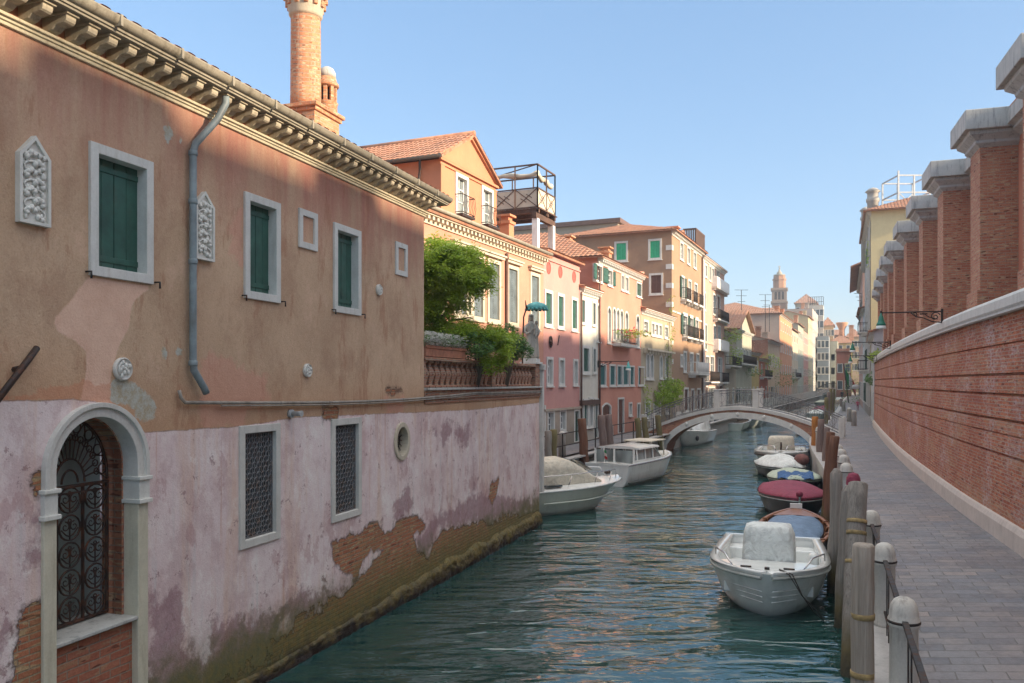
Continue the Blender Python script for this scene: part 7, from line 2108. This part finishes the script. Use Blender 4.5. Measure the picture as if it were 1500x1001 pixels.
for k in range(800):
    p = LH0.P(a_+(b_-a_)*rnd.random(), -.14+rnd.uniform(-.16,.24), 4.80+rnd.uniform(-.08,.18)); r_ = .032
    for j in range(5): e = Vector((math.cos(j*1.256),math.sin(j*1.256),.4)).normalized(); s_ = e.cross(Vector((0,0,1))); m.add([p,p+e*r_+s_*r_*.5,p+e*r_*1.5,p+e*r_-s_*r_*.5],[(0,1,2,3)])
m.build('blossom', M['petal'], pl, fix=False)
# ivy on the beige house
iv = thing('ivy', 'bright green ivy curtain hanging over the doors of the beige house', 'climbing plant', FL.P(FL.u(967),.2,3))
m = MB()
P_ = lambda px_, py_, o=.35: FL.P(FL.uz(px_,py_)[0], o, FL.uz(px_,py_)[1])
cl = [(*P_(966,570),1.2,.4,.6),(*P_(974,563),1.0,.4,.5),(*P_(960,582),.9,.4,.6),(*P_(970,585),1.0,.4,.5),(*P_(980,575),.7,.35,.6)]
leaves(m, cl, 9500, .15, 4, 1.2); 
for (x_, y0_, y1_) in ((978,470,560),(976,500,560),(942,560,600),(948,575,600),(983,440,500)):
    leaves(m, [(*P_(x_+random.uniform(-1,1),y0_+(y1_-y0_)*k/6,.06),.35,.08,.5) for k in range(7)], 420, .12, 6, 1)
m.build('foliage', M['leaf_lime'], iv, fix=False)
m = MB(); m.tube([P_(979,636,.08),P_(979,600,.1),P_(976,560,.1),P_(978,500,.06),P_(982,440,.05)], [.05,.045,.03,.02,.01], 5); m.build('stem', M['bark'], iv)
# balcony flowers and greenery along the row
def greenery(name, label, p, r, n, mat, size=.12, seed=1, flowers=None, cat='plant', group=None):
    t = thing(name, label, cat, tuple(p), group); m = MB(); leaves(m, [(p[0],p[1],p[2],*r)], n, size, seed, .3); m.build('foliage', M[mat], t, fix=False)
    if flowers:
        m = MB(); rr = random.Random(seed)
        for k in range(60): c_ = Vector(p)+Vector((rr.gauss(0,.5)*r[0],rr.gauss(0,.5)*r[1],rr.gauss(0,.5)*r[2]+.1)); m.ball(c_, .05,.05,.04,5,3)
        m.build('blossom', M[flowers], t, fix=False)
    return t
M['redflower'] = m_simple('red_blossom', (.5,.06,.08), .6)
a_ = f.u(720+470/2.634); b_ = f.u(720+530/2.634)
greenery('flower_box', 'flower box with red blossoms on the balcony of the salmon house', FL.P((a_+b_)/2,.45,zb_ if 0 else 6.75), (1.2,1.6,.25), 1300, 'leaf', .13, 2, 'redflower')
for i, (px_, py_, Y, r, mt, lb) in enumerate(((1066,492,79,(1.3,1.5,.9),'leaf','green roof garden bush on a balcony of the pale pink building'),(1071,523,82,(1.2,1.2,1.1),'leaf','round shrub on the balcony below the roof garden bush'),(1092,545,93,(2,1.5,.5),'leaf_dark','balcony plants of the gabled house'),
        (1127,533,108,(1.6,1.5,1.5),'leaf','small green tree beside the red house front'),(1148,556,120,(2,2,1.2),'leaf_dark','dark bush on the terrace past the orange fronted house'),(1180,556,170,(2.4,2,2.4),'leaf_dark','dark bush beside the far quay houses'),
        (1251,575,112,(1.5,1.5,1.9),'leaf_dark','tall dark shrub on the far right walkway'),(1252,545,125,(1.6,1.5,3),'leaf','climbing greenery on the far right house'),(1285,372,71,(.9,1.2,1.8),'leaf','greenery hanging on the tall cream house'),(1291,522,52,(.6,1.2,.4),'leaf','small plants on the coping near the third lamp'),(1281,555,60,(.5,1,.5),'leaf_dark','potted plants beyond the end of the brick wall'))):
    greenery('balcony_plant' if i < 6 else 'climbing_plant', lb, atp(px_,py_,Y), r, 1100, mt, .22, i+3)

# ================================================================ statue on the garden wall pier
st = thing('statue', 'weathered grey stone statue of a robed woman holding a child on the end pier', 'statue', LH0.P(-.18,-.18,4.5))
q = Frame(LH0.P(-.18,-.18,0).xy, LH0.d, LH0.n)
m = MB(); m.box(q, -.26,.26,-.26,.26,4.50,4.56); m.box(q, -.2,.2,-.2,.2,4.56,4.66); m.build('plinth', M['stone'], st, bevel=.01)
m = MB(); q2 = q; m.box(LH0, .0, .16, -.18, .10, .9, 4.34); m.box(LH0, -.04, .2, -.22, .14, 4.34, 4.5); m.build('pilaster', M['stone'], st, bevel=.012)
c_ = q.P(0,0,0); m = MB(); MS_ = m_stone('statue_stone', (.5,.47,.40), (.13,.12,.10), .75)
rg = []
for z_, rx, ry, ox, fold in ((4.66,.19,.17,0,.9),(4.75,.20,.17,.0,1),(4.95,.185,.16,.01,1),(5.15,.17,.15,.02,.9),(5.32,.165,.14,.03,.7),(5.42,.15,.125,.02,.5),(5.52,.165,.12,.0,.4),(5.60,.155,.105,-.01,.25),(5.66,.09,.08,-.01,.1),(5.69,.05,.05,-.01,0),(5.72,.048,.05,-.01,0)):
    rg.append([c_+Vector((ox+(rx*(1+.12*fold*math.sin(k*2.1+z_*3)))*math.cos(2*math.pi*k/28), (ry*(1+.12*fold*math.sin(k*2.1+z_*3)))*math.sin(2*math.pi*k/28), z_)) for k in range(28)])
m.rings(rg); body_ = m.build('figure', MS_, st)
m = MB(); m.ball(c_+Vector((-.01,0,5.80)), .065,.075,.09,14,10); m.ball(c_+Vector((-.015,-.078,5.79)), .012,.018,.02,6,5)
m.tube([c_+Vector((-.01,.03,5.9)), c_+Vector((-.01,.07,5.8)), c_+Vector((-.01,.09,5.65)), c_+Vector((0,.1,5.45))], [.07,.08,.09,.1], 10)
m.ball(c_+Vector((-.01,0,5.86)), .075,.085,.05,12,6); m.build('head', MS_, st)
m = MB()    # arms and child
m.tube([c_+Vector((.13,0,5.57)), c_+Vector((.21,-.06,5.42)), c_+Vector((.18,-.16,5.33)), c_+Vector((.06,-.19,5.36))], [.05,.048,.04,.025], 10)
m.tube([c_+Vector((-.14,0,5.57)), c_+Vector((-.2,-.05,5.42)), c_+Vector((-.12,-.15,5.35)), c_+Vector((.02,-.17,5.42))], [.05,.045,.035,.022], 10)
m.build('arm', MS_, st)
m = MB(); m.rings([[c_+Vector((.14+rx*math.cos(k*.5236), -.16+rx*math.sin(k*.5236), z_)) for k in range(12)] for z_, rx in ((5.32,.05),(5.38,.075),(5.46,.065),(5.55,.055),(5.58,.03),(5.60,.028))]); m.ball(c_+Vector((.14,-.165,5.655)), .048,.05,.058,10,8)
m.tube([c_+Vector((.12,-.18,5.52)), c_+Vector((.06,-.22,5.48)), c_+Vector((.0,-.2,5.5))], [.022,.02,.014], 6); m.tube([c_+Vector((.15,-.18,5.36)), c_+Vector((.13,-.24,5.32)), c_+Vector((.11,-.24,5.2))], [.03,.026,.018], 6); m.build('child', MS_, st)
# pole lamp with verdigris hood beside it
lp = thing('garden_lamp', 'curved thin post with a wide verdigris dome hood above the statue', 'lamp', LH0.P(-1.0,-.2,4.4))
g0_ = LH0.P(-.95,-.30,4.4); hd = atp(786,452,22.6)
pt_ = [g0_, atp(765,545,22.3), atp(766,500,22.3), atp(767,465,22.3), atp(771,452,22.4), atp(776,447,22.5), hd+Vector((0,0,.12))]
m = MB(); m.tube(pt_, .022, 8); m.tube([atp(771,452,22.4), atp(769.5,440,22.35)], [.03,.01], 6); m.build('post', M['iron_rust'], lp)
m = MB(); m.lathe([(.30,-.02),(.31,.0),(.29,.07),(.22,.13),(.12,.16),(.03,.18)], hd, 20); m.build('hood', M['lamp_teal'], lp)
m = MB()
for k in range(16): a_ = k*math.pi/8; m.ball(hd+Vector((.29*math.cos(a_),.29*math.sin(a_),-.03)), .045,.045,.035,6,4)
m.build('fringe', M['lamp_teal'], lp)

# post with maroon cover near the poles, flag, small things
p, d, n_ = path_pt(14.6, .12); zt_ = CZ+(HY-693)/FX*14.6
t = thing('covered_post', 'post wrapped in a maroon cloth hood between the grey poles and the bollards', 'post', (p.x,p.y,1.06))
m = MB(); m.tube([(p.x,p.y,1.0),(p.x,p.y,2.0)], .10, 14); m.build('post', M['pole_grey'], t)
m = MB(); m.lathe([(.125,zt_-.52),(.13,zt_-.4),(.125,zt_-.2),(.115,zt_-.08),(.08,zt_-.01),(.02,zt_+.01)], (p.x,p.y,0), 18); m.build('cloth_hood', M['tarp_magenta'], t)
m = MB(); m.tube([Vector((p.x,p.y,zt_-.2))+Vector((.13*math.cos(a*.785),.13*math.sin(a*.785),.03*math.sin(a))) for a in range(8)], .008, 5, closed=True); m.build('rope', M['white_paint'], t)
fg = thing('flag', 'green white and red flag hanging from a pole on the far right house', 'flag', tuple(atp(1246,560,118)))
m = MB(); m.tube([atp(1243,590,118), atp(1236,533,118)], .09, 6); m.build('pole', M['iron'], fg)
for j, c_ in enumerate(((.02,.25,.08),(.6,.6,.58),(.45,.03,.04))):
    m = MB(); o_ = atp(1235.5,534,118); rg = []
    for i in range(4): rg.append([o_+Vector((.3+j*.5+.5*i/3, .12*math.sin(i+j*3), -.6-j*.75-.3*i-k*.55)) for k in range(4)])
    m.rings(rg, cap=False, closed=False); m.build('stripe', m_simple('flag_stripe', c_, .8), fg, solid=.02)
sg_ = thing('shop_sign', 'small oval pale sign hanging at the far right house', 'sign', tuple(atp(1254,567,100)))
m = MB(); c_ = atp(1254,567,100); m.lathe([(.01,0),(.5,.0),(.5,.08),(.01,.08)], (0,0,0), 18); m.v = [c_+Vector((v.x, v.z, v.y*.62)) for v in m.v]; m.build('board', M['white_paint'], sg_)
m = MB(); m.bar(c_+Vector((0,0,.5)), c_+Vector((1.6,0,.5)), .05); m.build('bracket', M['iron'], sg_)
# roof antennas
for i, (px_, y0_, y1_, Y, lb) in enumerate(((1086,470,425,110,'thin television antenna above the gabled house'),(1121,478,432,120,'tall television antenna left of the bell tower'),(1127,478,447,125,'short television antenna next to the bell tower'),(1262,455,430,100,'television antenna on the right hand roofs'))):
    a_ = atp(px_,y0_+8,Y); b_ = atp(px_,y1_,Y); t = thing('antenna', lb, 'antenna', tuple(a_), 'television antennas'); m = MB(); m.bar(a_, b_, .07)
    for k in range(3): z_ = b_+(a_-b_)*k*.16; m.bar(z_-Vector((.9-.2*k,0,0)), z_+Vector((.9-.2*k,0,0)), .05)
    m.build('mast', M['cable'], t)

# two distant people on the right quay
def person(x, y, zg, h, face, top, bottom, hair, label, walk=.2):
    t = thing('person', label, 'person', (x,y,zg)); s = h/1.75
    J = {'pel':(0,0,.95,.15),'chest':(0,.02,1.28,.16),'neck':(0,.02,1.46,.06),'shL':(-.19,.01,1.38,.07),'shR':(.19,.01,1.38,.07),'elL':(-.25,-.03,1.12,.045),'elR':(.25,.06,1.12,.045),'haL':(-.24,.08,.90,.035),'haR':(.25,.20,.92,.035),
         'hiL':(-.09,0,.88,.09),'hiR':(.09,0,.88,.09),'knL':(-.10,walk,.50,.06),'knR':(.10,-walk*.4,.50,.06),'anL':(-.10,walk*.9,.09,.04),'anR':(.10,-walk*1.6,.10,.04),'toL':(-.11,walk*.9+.17,.03,.035),'toR':(.11,-walk*1.6+.16,.04,.035)}
    E = [('pel','chest'),('chest','neck'),('chest','shL'),('chest','shR'),('shL','elL'),('elL','haL'),('shR','elR'),('elR','haR'),('pel','hiL'),('pel','hiR'),('hiL','knL'),('knL','anL'),('anL','toL'),('hiR','knR'),('knR','anR'),('anR','toR')]
    K = list(J); me = bpy.data.meshes.new('body'); me.from_pydata([Vector(J[k][:3])*s for k in K], [(K.index(a),K.index(b_)) for a,b_ in E], [])
    o = bpy.data.objects.new('body', me); COL.objects.link(o); o.parent = t; o['_w'] = (0,0,0)
    mo = o.modifiers.new('skin','SKIN'); 
    sk_ = me.skin_vertices[0].data if me.skin_vertices else None
    for i, k in enumerate(K): sk_[i].radius = (J[k][3]*s, J[k][3]*s*.8)
    sk_[0].use_root = True
    ss_ = o.modifiers.new('sub','SUBSURF'); ss_.levels = 1; ss_.render_levels = 1
    tt_ = NT('clothes'); z_ = tt_.sep(tt_.obj())[2]; me.materials.append(tt_.out(tt_.mix(tt_.mr(z_, .93*s, .96*s), bottom, top), .9))
    L = lambda nm, mt, fn: (lambda m: (fn(m), m.build(nm, mt, None)))(MB())[1]
    skin = m_simple('skin', (.45,.27,.2), .6)
    hd_ = L('head', skin, lambda m: (m.ball(Vector((0,.03,1.62))*s, .075*s,.09*s,.11*s, 12, 10), m.ball(Vector((0,.125,1.61))*s, .012*s,.02*s,.02*s, 6, 5), m.tube([Vector((0,.02,1.44))*s, Vector((0,.03,1.55))*s], .05*s, 8)))
    hr_ = L('hair', hair, lambda m: m.ball(Vector((0,.005,1.66))*s, .085*s,.095*s,.095*s, 12, 8))
    for q in (hd_, hr_): q.parent = t
    t.rotation_euler = (0,0,face)
person((1233.5-CX)/FX*128, 128, 1.06, 1.72, R(-25), (.03,.035,.06), (.04,.04,.05), M['gel_dark'], 'tiny distant person in dark clothes walking on the far right quay')
person((1256.5-CX)/FX*84, 84, 1.06, 1.15, R(150), (.45,.05,.1), (.25,.04,.08), M['gel_dark'], 'small person in crimson clothes standing beside the far white houses', .08)
# ================================================================ camera, sun and sky
cam = bpy.data.cameras.new('camera'); co_ = bpy.data.objects.new('camera', cam); COL.objects.link(co_)
co_.location = (0,0,CZ); co_.rotation_euler = (R(90),0,0)
cam.sensor_width = 36; cam.lens = 36*FX/1500; cam.clip_end = 3000; cam.clip_start = .05
cam.shift_y = (HY-500.5)/1500
SC.camera = co_
sd_ = Vector((.9,-.44,0)).normalized(); EL = R(18.0)
sdir = Vector((sd_.x*math.cos(EL), sd_.y*math.cos(EL), math.sin(EL)))
sl = bpy.data.lights.new('sun','SUN'); sl.energy = 3.5; sl.angle = R(2.2); sl.color = (1,.80,.58)
so = bpy.data.objects.new('sun', sl); COL.objects.link(so); so.rotation_euler = sdir.to_track_quat('Z','Y').to_euler()
w_ = bpy.data.worlds.new('World'); SC.world = w_; w_.use_nodes = True; nt = w_.node_tree
sk = nt.nodes.new('ShaderNodeTexSky'); sk.sky_type = 'NISHITA'; sk.sun_disc = False; sk.sun_elevation = EL; sk.sun_rotation = math.atan2(sd_.x, sd_.y)
sk.air_density = 1.0; sk.dust_density = 1.0; sk.ozone_density = 1.2
bg = nt.nodes['Background']; bg.inputs[1].default_value = .15; mx_ = nt.nodes.new('ShaderNodeMix'); mx_.data_type = 'RGBA'; mx_.inputs[0].default_value = .66; mx_.inputs[7].default_value = (.34,.74,1.36,1)
nt.links.new(sk.outputs[0], mx_.inputs[6]); 
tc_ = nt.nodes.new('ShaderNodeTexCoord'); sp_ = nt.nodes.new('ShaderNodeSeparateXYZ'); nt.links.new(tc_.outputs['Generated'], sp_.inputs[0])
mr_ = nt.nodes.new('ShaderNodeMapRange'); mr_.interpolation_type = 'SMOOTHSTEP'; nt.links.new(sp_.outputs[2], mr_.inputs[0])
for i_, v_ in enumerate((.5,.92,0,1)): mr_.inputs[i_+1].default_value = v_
m2_ = nt.nodes.new('ShaderNodeMix'); m2_.data_type = 'RGBA'; nt.links.new(mr_.outputs[0], m2_.inputs[0]); nt.links.new(mx_.outputs[2], m2_.inputs[6]); m2_.inputs[7].default_value = (4.6,4.45,4.3,1)   # brighter zenith out of view, added to fill the shade
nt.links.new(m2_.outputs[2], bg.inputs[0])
hz = MB(); hz.box(WORLD, -420, 520, -70, 620, -1.6, 52)
tz = NT('air'); o_ = tz.n('ShaderNodeOutputMaterial'); pv = tz.n('ShaderNodeVolumePrincipled'); pv.inputs['Color'].default_value = (.82,.91,1,1); pv.inputs['Density'].default_value = .0008; pv.inputs['Anisotropy'].default_value = .2; tz.t.links.new(pv.outputs[0], o_.inputs['Volume'])
ho = hz.build('haze', tz.mat); ho['kind'] = 'stuff'
SC.view_settings.view_transform = 'Standard'; SC.view_settings.look = 'None'; SC.view_settings.exposure = 1.6; SC.view_settings.gamma = 1
SC.cycles.use_denoising = True
SC.cycles.max_bounces = 6; SC.cycles.diffuse_bounces = 3; SC.cycles.glossy_bounces = 3
for o in bpy.data.objects:
    if '_w' in o.keys(): del o['_w']
